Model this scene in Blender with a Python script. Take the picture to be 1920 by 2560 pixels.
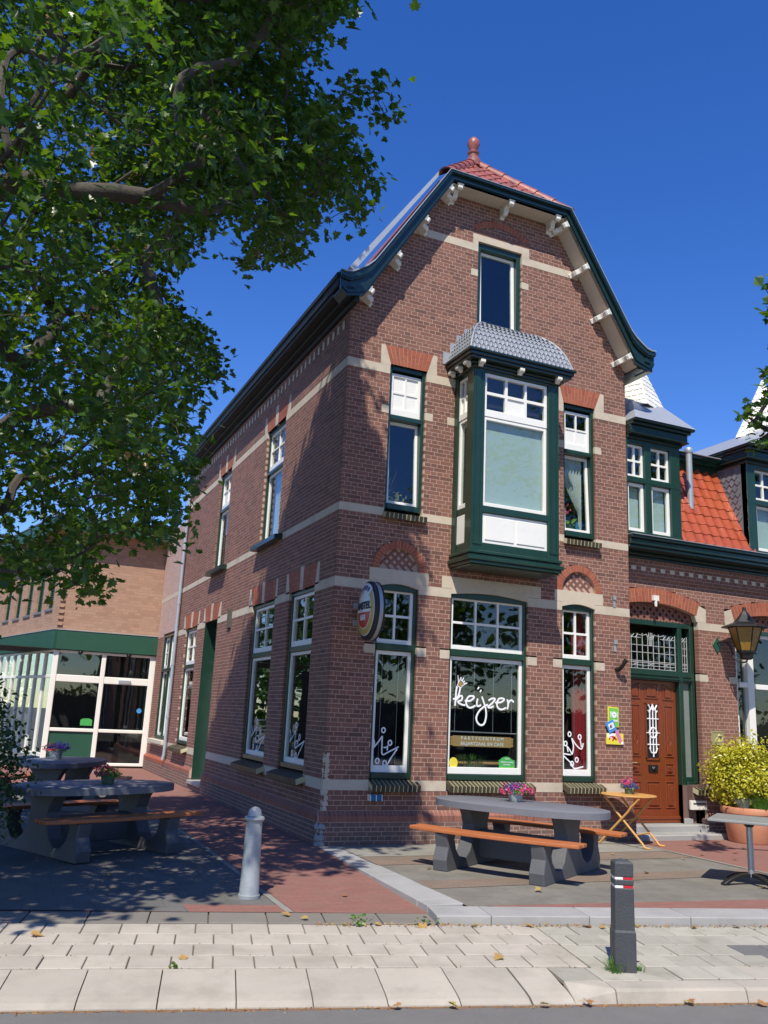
import bpy, bmesh, math, random
import numpy as np
from mathutils import Vector, Matrix
random.seed(7)
PI = math.pi
R = math.radians
for o in list(bpy.data.objects):
    bpy.data.objects.remove(o)
SC = bpy.context.scene
COL = SC.collection

# ------------------------------------------------------------------ camera, world, sun, exposure
F_PX, YAW, PITCH, ROLL = 2162.1, 0.413467, 0.2330436, -0.0460895
CAM = Vector((-4.277, -11.355, 1.680))
def cam_axes():
    cy, sy = math.cos(YAW), math.sin(YAW)
    fw = Vector((sy*math.cos(PITCH), cy*math.cos(PITCH), math.sin(PITCH)))
    r0 = Vector((cy, -sy, 0)); d0 = fw.cross(r0)
    r = math.cos(ROLL)*r0 + math.sin(ROLL)*d0
    d = -math.sin(ROLL)*r0 + math.cos(ROLL)*d0
    return r, d, fw
r_, d_, f_ = cam_axes()
cam = bpy.data.cameras.new('camera')
cam.sensor_fit = 'VERTICAL'; cam.sensor_height = 36.0
cam.lens = F_PX/2560*36.0
cam.clip_start = 0.1; cam.clip_end = 2000
co = bpy.data.objects.new('camera', cam)
m = Matrix.Identity(4)
for i in range(3):
    m[i][0] = r_[i]; m[i][1] = -d_[i]; m[i][2] = -f_[i]; m[i][3] = CAM[i]
co.matrix_world = m
COL.objects.link(co); SC.camera = co

SUN_EL, SUN_AZ = R(53.5), R(213.0)            # azimuth clockwise from +Y
to_sun = Vector((math.sin(SUN_AZ)*math.cos(SUN_EL), math.cos(SUN_AZ)*math.cos(SUN_EL), math.sin(SUN_EL)))
w = bpy.data.worlds.new('World'); SC.world = w; w.use_nodes = True
nt = w.node_tree; nt.nodes.clear()
sky = nt.nodes.new('ShaderNodeTexSky'); sky.sky_type = 'NISHITA'; sky.sun_disc = False
sky.sun_elevation = SUN_EL; sky.sun_rotation = SUN_AZ
sky.air_density = 1.0; sky.dust_density = 0.15; sky.ozone_density = 4.0; sky.altitude = 0
hs = nt.nodes.new('ShaderNodeHueSaturation'); hs.inputs['Saturation'].default_value = 1.30
hs.inputs['Hue'].default_value = 0.517
bg = nt.nodes.new('ShaderNodeBackground'); bg.inputs['Strength'].default_value = 0.148
wo = nt.nodes.new('ShaderNodeOutputWorld')
nt.links.new(sky.outputs[0], hs.inputs['Color']); nt.links.new(hs.outputs[0], bg.inputs[0]); nt.links.new(bg.outputs[0], wo.inputs[0])
sl = bpy.data.lights.new('sun', 'SUN'); sl.energy = 4.6; sl.angle = R(0.53); sl.color = (1.0, 0.945, 0.83)
so = bpy.data.objects.new('sun', sl); so.rotation_mode = 'QUATERNION'
so.rotation_quaternion = to_sun.to_track_quat('Z', 'Y'); so.location = (-12, -18, 30); COL.objects.link(so)
SC.view_settings.view_transform = 'Standard'; SC.view_settings.look = 'None'
SC.view_settings.gamma = 1.0; SC.view_settings.exposure = 0.35
SC.view_settings.use_curve_mapping = False
SC.render.engine = 'CYCLES'
SC.cycles.max_bounces = 8; SC.cycles.transparent_max_bounces = 12

# ------------------------------------------------------------------ materials
def newmat(name):
    mt = bpy.data.materials.new(name); mt.use_nodes = True
    nt = mt.node_tree; nt.nodes.clear()
    out = nt.nodes.new('ShaderNodeOutputMaterial')
    b = nt.nodes.new('ShaderNodeBsdfPrincipled')
    nt.links.new(b.outputs[0], out.inputs[0])
    return mt, nt, b, out
def N(nt, t, **kw):
    n = nt.nodes.new(t)
    for k, v in kw.items():
        if k in n.inputs.keys(): n.inputs[k].default_value = v
        else: setattr(n, k, v)
    return n
def L(nt, a, b): nt.links.new(a, b)
def math_(nt, op, a, b=None):
    n = nt.nodes.new('ShaderNodeMath'); n.operation = op
    for i, x in enumerate((a, b)):
        if x is None: continue
        if isinstance(x, (int, float)): n.inputs[i].default_value = x
        else: nt.links.new(x, n.inputs[i])
    return n.outputs[0]
def mixc(nt, fac, a, b, mode='MIX'):
    n = nt.nodes.new('ShaderNodeMix'); n.data_type = 'RGBA'; n.blend_type = mode
    for i, x in ((0, fac), (6, a), (7, b)):
        if isinstance(x, (int, float)): n.inputs[i].default_value = x
        elif isinstance(x, tuple): n.inputs[i].default_value = (*x[:3], 1)
        else: nt.links.new(x, n.inputs[i])
    return n.outputs[2]
def pos(nt, coords):
    if coords == 'world':
        return nt.nodes.new('ShaderNodeNewGeometry').outputs['Position']
    return nt.nodes.new('ShaderNodeTexCoord').outputs[coords]
def rnd(nt):
    a = nt.nodes.new('ShaderNodeNewGeometry').outputs['Random Per Island']
    b = nt.nodes.new('ShaderNodeObjectInfo').outputs['Random']
    return math_(nt, 'FRACT', math_(nt, 'ADD', a, b))
def M(name, col, rough=.6, var=.2, scale=6, bump=.15, bscale=60, metal=0., spec=.5, rand=0., coords='world',
      col2=None, stain=None, stain_scale=1.5, stain_amt=.5, stain_lo=.5, coat=0., stretch=None):
    mt, nt, b, out = newmat(name)
    p = pos(nt, coords)
    if stretch:
        mp = N(nt, 'ShaderNodeMapping'); mp.inputs['Scale'].default_value = stretch; L(nt, p, mp.inputs[0]); p = mp.outputs[0]
    n1 = N(nt, 'ShaderNodeTexNoise', Scale=scale, Detail=6., Roughness=.6); L(nt, p, n1.inputs['Vector'])
    c = mixc(nt, n1.outputs[0], tuple(x*(1-var) for x in col), tuple(min(1, x*(1+var)) for x in (col2 or col)))
    if rand:
        r = rnd(nt)
        mr = N(nt, 'ShaderNodeMapRange'); mr.inputs[3].default_value = 1-rand; mr.inputs[4].default_value = 1+rand; L(nt, r, mr.inputs[0])
        h = N(nt, 'ShaderNodeHueSaturation'); L(nt, mr.outputs[0], h.inputs['Value']); L(nt, c, h.inputs['Color']); c = h.outputs[0]
    if stain:
        n3 = N(nt, 'ShaderNodeTexNoise', Scale=stain_scale, Detail=5., Roughness=.65); L(nt, p, n3.inputs['Vector'])
        mr = N(nt, 'ShaderNodeMapRange'); mr.inputs[1].default_value = stain_lo; mr.inputs[2].default_value = stain_lo+.2; mr.inputs[4].default_value = stain_amt
        L(nt, n3.outputs[0], mr.inputs[0]); c = mixc(nt, mr.outputs[0], c, stain)
    L(nt, c, b.inputs['Base Color'])
    b.inputs['Roughness'].default_value = rough; b.inputs['Metallic'].default_value = metal
    b.inputs['Specular IOR Level'].default_value = spec
    if coat: b.inputs['Coat Weight'].default_value = coat; b.inputs['Coat Roughness'].default_value = .12
    if bump:
        n2 = N(nt, 'ShaderNodeTexNoise', Scale=bscale, Detail=4.); L(nt, p, n2.inputs['Vector'])
        bp = N(nt, 'ShaderNodeBump', Strength=bump, Distance=.01); L(nt, n2.outputs[0], bp.inputs['Height']); L(nt, bp.outputs[0], b.inputs['Normal'])
    return mt
def brick_mat(name, ramp, grime=(.09, .062, .055), gamt=.30, bump=.16, rough=.8):
    mt, nt, b, out = newmat(name)
    r = rnd(nt); p = pos(nt, 'world')
    cr = nt.nodes.new('ShaderNodeValToRGB'); L(nt, r, cr.inputs[0])
    e = cr.color_ramp.elements
    while len(e) < len(ramp): e.new(.5)
    for i, (q, c) in enumerate(ramp): e[i].position = q; e[i].color = (*c, 1)
    n1 = N(nt, 'ShaderNodeTexNoise', Scale=18., Detail=6., Roughness=.65); L(nt, p, n1.inputs['Vector'])
    c = mixc(nt, n1.outputs[0], mixc(nt, .5, cr.outputs[0], (0, 0, 0)), mixc(nt, .3, cr.outputs[0], (.35, .2, .16)))
    c = mixc(nt, .62, cr.outputs[0], c)
    n3 = N(nt, 'ShaderNodeTexNoise', Scale=.9, Detail=6., Roughness=.7); L(nt, p, n3.inputs['Vector'])
    mr = N(nt, 'ShaderNodeMapRange'); mr.inputs[1].default_value = .48; mr.inputs[2].default_value = .75; mr.inputs[4].default_value = gamt
    L(nt, n3.outputs[0], mr.inputs[0]); c = mixc(nt, mr.outputs[0], c, grime)
    mp = N(nt, 'ShaderNodeMapping'); mp.inputs['Scale'].default_value = (2.6, 2.6, .32); L(nt, p, mp.inputs[0])
    n4 = N(nt, 'ShaderNodeTexNoise', Scale=1., Detail=5., Roughness=.6); L(nt, mp.outputs[0], n4.inputs['Vector'])
    m4 = N(nt, 'ShaderNodeMapRange'); m4.inputs[1].default_value = .45; m4.inputs[2].default_value = .8; m4.inputs[4].default_value = .42; L(nt, n4.outputs[0], m4.inputs[0])
    c = mixc(nt, m4.outputs[0], c, mixc(nt, .55, c, grime))
    L(nt, c, b.inputs['Base Color']); b.inputs['Roughness'].default_value = rough; b.inputs['Specular IOR Level'].default_value = .3
    n2 = N(nt, 'ShaderNodeTexNoise', Scale=90., Detail=4.); L(nt, p, n2.inputs['Vector'])
    bp = N(nt, 'ShaderNodeBump', Strength=bump, Distance=.006); L(nt, n2.outputs[0], bp.inputs['Height']); L(nt, bp.outputs[0], b.inputs['Normal'])
    return mt
MT = {}
MT['brick'] = brick_mat('brown_brick', [(0, (.165, .075, .056)), (.3, (.22, .096, .069)), (.55, (.25, .110, .078)), (.8, (.275, .124, .088)), (.94, (.31, .135, .09)), (1, (.13, .068, .055))])
MT['brick_dark'] = brick_mat('dark_plinth_brick', [(0, (.15, .098, .085)), (.4, (.19, .12, .10)), (.75, (.22, .13, .108)), (1, (.26, .135, .105))], gamt=.3)
MT['brick_red'] = brick_mat('red_soldier_brick', [(0, (.26, .095, .068)), (.5, (.33, .12, .085)), (1, (.38, .14, .095))], gamt=.3, rough=.6)
MT['brick_orange'] = brick_mat('orange_arch_brick', [(0, (.36, .085, .04)), (.5, (.41, .105, .05)), (1, (.45, .125, .058))], gamt=.12, rough=.7)
MT['brick_pink'] = brick_mat('reddish_brick', [(0, (.21, .09, .067)), (.35, (.25, .11, .08)), (.7, (.275, .122, .09)), (1, (.31, .138, .10))], gamt=.15)
MT['brick_tan'] = brick_mat('tan_brick', [(0, (.40, .235, .155)), (.4, (.46, .28, .185)), (.8, (.50, .31, .21)), (1, (.52, .30, .195))], gamt=.08, grime=(.3, .17, .11))
MT['brick_faded'] = brick_mat('faded_pink_brick', [(0, (.56, .39, .34)), (.5, (.64, .46, .41)), (1, (.58, .36, .30))], gamt=.2, grime=(.42, .36, .33))
MT['brick_green'] = brick_mat('dark_green_glazed_brick', [(0, (.022, .03, .014)), (.5, (.04, .05, .022)), (.8, (.06, .062, .03)), (1, (.075, .07, .038))], gamt=.2, rough=.45)
MT['mortar'] = M('pale_mortar', (.46, .315, .24), .9, .18, 3, .2, 120, stain=(.36, .26, .215), stain_amt=.6)
MT['mortar_side'] = MT['mortar']
MT['mortar_tan'] = M('grey_mortar', (.30, .20, .14), .9, .2, 3, .3, 120)
MT['mortar_green'] = M('yellowish_mortar', (.50, .47, .30), .9, .2, 3, .2, 120)
MT['stone'] = M('pale_sandstone', (.53, .45, .345), .85, .14, 5, .2, 70, stain=(.30, .25, .19), stain_scale=2.2, stain_amt=.45)
MT['bluestone'] = M('grey_bluestone', (.335, .325, .31), .75, .18, 6, .25, 80, stain=(.2, .2, .195), stain_amt=.6, rand=.08)
MT['green'] = M('dark_green_gloss_paint', (.010, .038, .023), .32, .25, 3, .1, 18, coat=.3, stain=(.022, .055, .04), stain_scale=4, stain_amt=.5, stain_lo=.55)
MT['eaves'] = M('dull_black_green_paint', (.011, .016, .016), .65, .15, 5, .05, 14)
MT['green_soft'] = M('fascia_green_paint', (.016, .075, .045), .5, .1, 3, .05, 30)
MT['greenblack'] = M('black_green_paint', (.008, .024, .020), .3, .15, 5, .05, 14, coat=.3)
MT['white'] = M('white_paint', (.79, .775, .72), .4, .05, 4, .08, 30, stain=(.60, .57, .50), stain_scale=5, stain_amt=.35, stain_lo=.58)
MT['white_trim'] = M('weathered_white_paint', (.74, .71, .63), .55, .1, 9, .25, 60, stain=(.4, .36, .29), stain_scale=9, stain_amt=.5, stain_lo=.55)
MT['cream'] = M('cream_paint', (.60, .54, .43), .55, .07, 4, .08, 30)
MT['offwhite'] = M('offwhite_paint', (.80, .77, .69), .4, .04, 2, .04, 30)
MT['white_bar'] = M('white_lettering', (.82, .82, .82), .5, .02, 5, 0)
MT['gold'] = M('gold_lettering', (.35, .21, .06), .5, .1, 20, 0)
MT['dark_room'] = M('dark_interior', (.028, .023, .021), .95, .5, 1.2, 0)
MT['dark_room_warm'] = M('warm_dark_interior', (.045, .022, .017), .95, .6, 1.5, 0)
MT['blind'] = M('pale_mint_blind', (.50, .585, .54), .75, .05, 3, .25, 14, stretch=(1, 1, 9))
MT['curtain'] = M('pale_curtain', (.55, .58, .55), .85, .1, 6, .1, 40)
MT['zinc'] = M('grey_zinc', (.40, .42, .45), .42, .12, 3, .08, 30, metal=.35)
MT['lead'] = M('grey_lead_slate', (.235, .255, .29), .5, .1, 6, .1, 60, rand=.05)
MT['slate'] = M('grey_slate', (.15, .155, .18), .5, .12, 8, .15, 60, rand=.14)
MT['spire'] = M('white_scale_slate', (.78, .76, .69), .55, .06, 8, .1, 60, rand=.09)
MT['tile'] = M('glazed_orange_tile', (.36, .075, .03), .16, .16, 6, .12, 40, rand=.12, coat=.3)
MT['tile_old'] = M('weathered_red_tile', (.30, .085, .06), .42, .25, 7, .3, 50, rand=.16, stain=(.06, .045, .045), stain_scale=5, stain_amt=.8)
MT['wood_door'] = M('varnished_red_brown_wood', (.19, .042, .014), .32, .25, 4, .12, 30, coat=.35, stretch=(9, 9, 1.2))
MT['wood_bench'] = M('orange_brown_hardwood', (.40, .125, .040), .5, .38, 6, .2, 40, coords='Object', stretch=(1, 8, 8), rand=.06)
MT['wood_yellow'] = M('yellow_varnished_wood', (.56, .30, .085), .4, .15, 4, .1, 40, coords='Object', stretch=(2, 9, 2))
MT['concrete_table'] = M('dark_grey_concrete', (.15, .155, .175), .6, .14, 8, .22, 60, coords='Object', stain=(.10, .10, .115), stain_amt=.5)
MT['concrete_leg'] = M('charcoal_concrete', (.085, .085, .092), .6, .15, 7, .25, 60, coords='Object', stain=(.15, .15, .155), stain_amt=.4)
MT['granite'] = M('grey_table_top', (.24, .245, .235), .4, .2, 25, .05, 90, stain=(.33, .32, .25), stain_amt=.35)
MT['metal_dark'] = M('black_iron', (.02, .02, .021), .42, .2, 10, .1, 60, metal=.3)
MT['steel'] = M('brushed_steel', (.44, .45, .47), .38, .1, 8, .05, 60, metal=.7)
MT['galv'] = M('galvanised_steel', (.34, .365, .38), .5, .25, 9, .15, 50, metal=.35, stain=(.46, .48, .50), stain_scale=6, stain_amt=.5)
MT['boll'] = M('charcoal_recycled_plastic', (.052, .055, .060), .6, .2, 9, .35, 70, stain=(.20, .20, .19), stain_scale=30, stain_amt=.35, stain_lo=.62)
MT['red'] = M('red_reflector', (.50, .02, .03), .4, .05, 5, 0)
MT['terracotta'] = M('terracotta', (.56, .24, .13), .75, .15, 5, .2, 50, stain=(.62, .42, .30), stain_amt=.5)
MT['asphalt'] = M('worn_grey_asphalt', (.165, .157, .147), .92, .18, 3.5, .75, 190, stain=(.24, .235, .225), stain_scale=70, stain_amt=.45, stain_lo=.55)
MT['paver'] = M('pale_concrete_paver', (.415, .37, .31), .9, .12, 4, .35, 150, rand=.08, stain=(.30, .265, .215), stain_scale=2.6, stain_amt=.6, stain_lo=.46)
MT['paver_old'] = M('weathered_concrete_paver', (.37, .345, .285), .92, .14, 9, .55, 170, rand=.12, stain=(.24, .225, .17), stain_scale=3.2, stain_amt=.6)
MT['paver_dark'] = M('dark_gravel_paver', (.16, .155, .15), .95, .35, 60, .8, 180, rand=.1)
MT['slab'] = M('pale_kerb_concrete', (.41, .365, .305), .9, .13, 3, .45, 160, rand=.06, stain=(.29, .26, .21), stain_scale=2.2, stain_amt=.6, stain_lo=.46)
MT['joint'] = M('sandy_joint', (.15, .125, .09), .95, .35, 20, .5, 150, stain=(.11, .10, .05), stain_scale=5, stain_amt=.5)
MT['grit'] = M('brown_leaf_litter', (.22, .125, .065), .95, .5, 40, .8, 120)
MT['soil'] = M('dark_soil', (.045, .035, .025), .95, .3, 20, .5, 60)
MT['bark'] = M('grey_brown_bark', (.060, .050, .040), .9, .35, 9, .8, 30, stain=(.10, .095, .07), stain_amt=.5, stain_scale=4)
MT['yellow'] = M('yellow_print', (.75, .62, .06), .5, .08, 9, 0)
MT['lime'] = M('lime_print', (.18, .50, .07), .5, .1, 9, 0)
MT['greenprint'] = M('green_print', (.06, .36, .08), .5, .15, 9, 0)
MT['blue'] = M('blue_print', (.05, .26, .60), .45, .1, 12, 0)
MT['red_cloth'] = M('red_curtain', (.30, .012, .02), .85, .2, 6, .1, 40)
MT['pink'] = M('pink_print', (.62, .2, .42), .5, .15, 14, 0)
MT['black'] = M('black_print', (.012, .012, .014), .5, .1, 9, 0)
MT['signwhite'] = M('white_sign_face', (.74, .76, .80), .3, .02, 9, 0)
MT['signgold'] = M('gold_sign_face', (.50, .36, .075), .35, .1, 30, .08, 160)
MT['signred'] = M('red_sign_face', (.52, .035, .02), .3, .05, 9, 0)
MT['darkstone'] = M('dark_brown_stone', (.10, .085, .065), .85, .15, 6, .2, 60)
MT['signboard'] = M('brown_sign_board', (.52, .31, .125), .55, .08, 9, 0)
MT['brass'] = M('pale_brass', (.40, .35, .16), .45, .12, 16, .25, 60, metal=.3)
MT['blueglaze'] = M('blue_glazed_tile', (.03, .16, .30), .2, .1, 9, 0)
MT['amber'] = M('amber_glass', (.26, .14, .012), .22, .35, 14, .6, 40, coat=.4)
MT['frost'] = M('frosted_glass', (.20, .22, .20), .22, .3, 3, .3, 60, coat=.3)
MT['leadcame'] = M('lead_came', (.42, .42, .41), .5, .1, 9, 0)
MT['tray'] = M('galvanised_pot', (.40, .42, .42), .45, .3, 20, .2, 40, metal=.3, coords='Object')
MT['green_pot'] = M('mossy_green_pot', (.10, .14, .08), .7, .3, 20, .2, 40, coords='Object')
def glass_mat():
    mt = bpy.data.materials.new('window_glass'); mt.use_nodes = True; nt = mt.node_tree; nt.nodes.clear()
    out = nt.nodes.new('ShaderNodeOutputMaterial')
    tr = N(nt, 'ShaderNodeBsdfTransparent'); tr.inputs[0].default_value = (.86, .9, .89, 1)
    gl = N(nt, 'ShaderNodeBsdfGlossy', Roughness=.015); gl.inputs[0].default_value = (.95, .97, 1, 1)
    ge = nt.nodes.new('ShaderNodeNewGeometry'); dp_ = nt.nodes.new('ShaderNodeVectorMath'); dp_.operation = 'DOT_PRODUCT'
    L(nt, ge.outputs['Normal'], dp_.inputs[0]); L(nt, ge.outputs['Incoming'], dp_.inputs[1])
    c_ = math_(nt, 'SUBTRACT', 1., math_(nt, 'ABSOLUTE', dp_.outputs['Value']))
    k = math_(nt, 'ADD', math_(nt, 'MULTIPLY', math_(nt, 'POWER', c_, 5.), .93), .055)
    mx = N(nt, 'ShaderNodeMixShader'); L(nt, k, mx.inputs[0]); L(nt, tr.outputs[0], mx.inputs[1]); L(nt, gl.outputs[0], mx.inputs[2])
    n2 = N(nt, 'ShaderNodeTexNoise', Scale=1.1, Detail=2.); L(nt, pos(nt, 'world'), n2.inputs['Vector'])
    bp = N(nt, 'ShaderNodeBump', Strength=.06, Distance=.05); L(nt, n2.outputs[0], bp.inputs['Height']); L(nt, bp.outputs[0], gl.inputs['Normal'])
    L(nt, mx.outputs[0], out.inputs[0]); return mt
MT['glass'] = glass_mat()
def leaf_mat(name, c1, c2, c3, trans=.45, rough=.42, spec=.5):
    mt, nt, b, out = newmat(name)
    r = rnd(nt); cr = nt.nodes.new('ShaderNodeValToRGB'); L(nt, r, cr.inputs[0]); e = cr.color_ramp.elements
    e[0].color = (*c1, 1); e[1].color = (*c3, 1); k = e.new(.55); k.color = (*c2, 1)
    L(nt, cr.outputs[0], b.inputs['Base Color']); b.inputs['Roughness'].default_value = rough; b.inputs['Specular IOR Level'].default_value = spec
    t = N(nt, 'ShaderNodeBsdfTranslucent'); h = N(nt, 'ShaderNodeHueSaturation', Saturation=1.15, Value=1.5, Hue=.485); L(nt, cr.outputs[0], h.inputs['Color']); L(nt, h.outputs[0], t.inputs[0])
    mx = N(nt, 'ShaderNodeMixShader', Fac=trans); L(nt, b.outputs[0], mx.inputs[1]); L(nt, t.outputs[0], mx.inputs[2]); L(nt, mx.outputs[0], out.inputs[0])
    return mt
MT['leaf'] = leaf_mat('maple_leaf', (.032, .080, .014), (.055, .125, .02), (.11, .19, .03), .5, .34)
MT['seed'] = leaf_mat('maple_seed', (.30, .22, .08), (.38, .28, .11), (.34, .16, .08), .3)
MT['bush'] = leaf_mat('dark_shrub_leaf', (.025, .06, .015), (.04, .09, .02), (.065, .13, .03), .3, .35)
MT['euonymus'] = leaf_mat('golden_leaf', (.42, .40, .03), (.60, .55, .05), (.22, .28, .03), .3, .35)
MT['grass'] = leaf_mat('grass_blade', (.05, .14, .02), (.08, .20, .03), (.12, .25, .05), .35)
MT['bluegrass'] = leaf_mat('blue_fescue', (.22, .27, .24), (.30, .35, .31), (.34, .38, .33), .3)
MT['petal_violet'] = leaf_mat('violet_petal', (.10, .035, .34), (.15, .06, .46), (.20, .10, .5), .3)
MT['petal_pink'] = leaf_mat('pink_petal', (.62, .03, .11), (.70, .08, .2), (.60, .16, .3), .3)
MT['petal_red'] = leaf_mat('red_petal', (.42, .015, .06), (.52, .03, .10), (.46, .06, .13), .3)
MT['dead'] = leaf_mat('fallen_leaf', (.30, .12, .05), (.40, .22, .07), (.34, .30, .08), .15, .7)
MT['weed'] = leaf_mat('weed_leaf', (.06, .15, .02), (.10, .2, .03), (.15, .22, .05), .3)

# ------------------------------------------------------------------ mesh building helpers
WL = {}
class MB:
    def __init__(s): s.v = []; s.f = []
    def add(s, vs, fs):
        n = len(s.v); s.v += [tuple(x) for x in vs]; s.f += [tuple(i+n for i in f) for f in fs]
    def box(s, x0, x1, y0, y1, z0, z1, T=None):
        vs = [(x0,y0,z0),(x1,y0,z0),(x1,y1,z0),(x0,y1,z0),(x0,y0,z1),(x1,y0,z1),(x1,y1,z1),(x0,y1,z1)]
        if T: vs = [T(*q) for q in vs]
        s.add(vs, [(0,3,2,1),(4,5,6,7),(0,1,5,4),(1,2,6,5),(2,3,7,6),(3,0,4,7)])
    def wbox(s, T, u0, u1, z0, z1, w0, w1):            # wall-plane box: u along, z up, w outwards
        s.box(u0, u1, z0, z1, w0, w1, T)
    def prism(s, T, poly, w0, w1):                     # poly of (u,z) extruded along w
        n = len(poly)
        s.add([T(u, z, w0) for u, z in poly] + [T(u, z, w1) for u, z in poly],
              [tuple(range(n-1, -1, -1)), tuple(range(n, 2*n))] + [(i, (i+1) % n, n+(i+1) % n, n+i) for i in range(n)])
    def extr(s, poly3, d):                             # 3D polygon swept along a vector
        n = len(poly3); d = Vector(d); a = [Vector(q) for q in poly3]
        s.add(a + [q+d for q in a], [tuple(range(n-1, -1, -1)), tuple(range(n, 2*n))] + [(i, (i+1) % n, n+(i+1) % n, n+i) for i in range(n)])
    def tube(s, pts, r, n=8, cap=True, flat=None):
        pts = [Vector(q) for q in pts]; m_ = len(pts); rs = r if isinstance(r, (list, tuple)) else [r]*m_
        rings = []; up = None
        for i, q in enumerate(pts):
            t = (pts[min(i+1, m_-1)] - pts[max(i-1, 0)])
            t = t.normalized() if t.length > 1e-9 else Vector((0, 0, 1))
            if up is None:
                up = Vector((0, 0, 1)) if abs(t.z) < .9 else Vector((1, 0, 0))
            a = t.cross(up)
            if a.length < 1e-6: a = t.cross(Vector((0, 1, 0)))
            a.normalize(); b_ = a.cross(t).normalized(); up = b_
            ring = []
            for k in range(n):
                an = 2*PI*k/n; d = a*math.cos(an)*rs[i] + b_*math.sin(an)*rs[i]
                if flat is not None: d = d - flat*(d.dot(flat))*.85
                ring.append(q + d)
            rings.append(ring)
        vs = [q for ring in rings for q in ring]
        fs = [(i*n+k, i*n+(k+1) % n, (i+1)*n+(k+1) % n, (i+1)*n+k) for i in range(m_-1) for k in range(n)]
        if cap: fs += [tuple(range(n-1, -1, -1)), tuple((m_-1)*n+k for k in range(n))]
        s.add(vs, fs)
    def lathe(s, prof, c, n=24, a0=0, a1=2*PI, rot=None, sx=1., sy=1.):
        full = abs(a1-a0-2*PI) < 1e-6; k_ = n if full else n+1
        vs = []
        for r, z in prof:
            for k in range(k_):
                an = a0+(a1-a0)*k/n; vs.append((c[0]+r*math.cos(an)*sx, c[1]+r*math.sin(an)*sy, c[2]+z))
        fs = []
        for i in range(len(prof)-1):
            for k in range(n):
                k2 = (k+1) % k_
                fs.append((i*k_+k, i*k_+k2, (i+1)*k_+k2, (i+1)*k_+k))
        if full:
            fs.append(tuple(range(k_-1, -1, -1))); fs.append(tuple((len(prof)-1)*k_+k for k in range(k_)))
        s.add(vs, fs)
    def blob(s, c, r, jit=.25, seed=0, n=6, sz=1.):
        rg = random.Random(seed); vs = []; fs = []; m_ = n//2+1
        for i in range(m_+1):
            th = PI*i/m_
            for k in range(n):
                q = r*(1+rg.uniform(-jit, jit)); an = 2*PI*k/n
                vs.append((c[0]+q*math.sin(th)*math.cos(an), c[1]+q*math.sin(th)*math.sin(an), c[2]+q*math.cos(th)*sz))
        for i in range(m_):
            for k in range(n): fs.append((i*n+k, (i+1)*n+k, (i+1)*n+(k+1) % n, i*n+(k+1) % n))
        s.add(vs, fs)
    def build(s, name, mat, parent=None, smooth=False, bevel=0, label=None, kind=None, fix=True, seg=1):
        base = WL.get(parent.name, Vector((0, 0, 0))) if parent else Vector((0, 0, 0))
        me = bpy.data.meshes.new(name)
        me.from_pydata([(x-base.x, y-base.y, z-base.z) for x, y, z in s.v], [], s.f)
        if fix:
            bm = bmesh.new(); bm.from_mesh(me); bmesh.ops.recalc_face_normals(bm, faces=bm.faces); bm.to_mesh(me); bm.free()
        return link(name, me, mat, parent, smooth, bevel, label, kind, seg)
def link(name, me, mat, parent=None, smooth=False, bevel=0, label=None, kind=None, seg=1):
    o = bpy.data.objects.new(name, me); COL.objects.link(o)
    if mat is not None and not me.materials: me.materials.append(MT[mat] if isinstance(mat, str) else mat)
    if parent: o.parent = parent
    WL[o.name] = WL.get(parent.name, Vector((0, 0, 0))).copy() if parent else Vector((0, 0, 0))
    if smooth:
        me.polygons.foreach_set('use_smooth', [True]*len(me.polygons))
        if hasattr(me, 'set_sharp_from_angle'): me.set_sharp_from_angle(angle=R(40))
    if bevel:
        b = o.modifiers.new('bevel', 'BEVEL'); b.width = bevel; b.segments = seg; b.limit_method = 'ANGLE'; b.angle_limit = R(40)
    if label: o['label'] = label
    if kind: o['kind'] = kind
    return o
def thing(name, label, cat, loc=(0, 0, 0), rz=0, group=None):
    o = bpy.data.objects.new(name, None); COL.objects.link(o); o.location = loc; o.rotation_euler = (0, 0, rz)
    o.empty_display_size = .2
    o['label'] = label; o['category'] = cat
    if group: o['group'] = group
    WL[o.name] = Vector(loc) if rz == 0 else Vector((0, 0, 0))
    return o
def tag(o, label, cat, group=None):
    o['label'] = label; o['category'] = cat
    if group: o['group'] = group
    return o
def copy_tree(o, parent=None):
    c = o.copy(); COL.objects.link(c)
    if parent: c.parent = parent
    for ch in [q for q in o.children]: copy_tree(ch, c)
    return c
def arrays_obj(name, V, F, mat, parent=None, kind=None, smooth=False, label=None):
    """V (n,3) float array, F list of arrays all of one face size or (loops, sizes)"""
    base = WL.get(parent.name, Vector((0, 0, 0))) if parent else Vector((0, 0, 0))
    V = np.asarray(V, np.float32) - np.array(base, np.float32)
    me = bpy.data.meshes.new(name)
    F = np.asarray(F, np.int32); nf, k = F.shape
    me.vertices.add(len(V)); me.vertices.foreach_set('co', V.ravel())
    me.loops.add(nf*k); me.loops.foreach_set('vertex_index', F.ravel())
    me.polygons.add(nf); me.polygons.foreach_set('loop_start', np.arange(nf, dtype=np.int32)*k)
    me.polygons.foreach_set('loop_total', np.full(nf, k, np.int32))
    me.polygons.foreach_set('use_smooth', np.zeros(nf, bool))
    me.update(calc_edges=True); me.validate()
    return link(name, me, mat, parent, smooth, 0, label, kind)
def FRONT(Y0=0.): return lambda u, z, w: (u, Y0-w, z)
def SIDE(X0=0.): return lambda u, z, w: (X0-w, u, z)
def tilt(T, zb, k, w0): return lambda u, z, w: T(u, z, w - (z-zb)*k)
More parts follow.
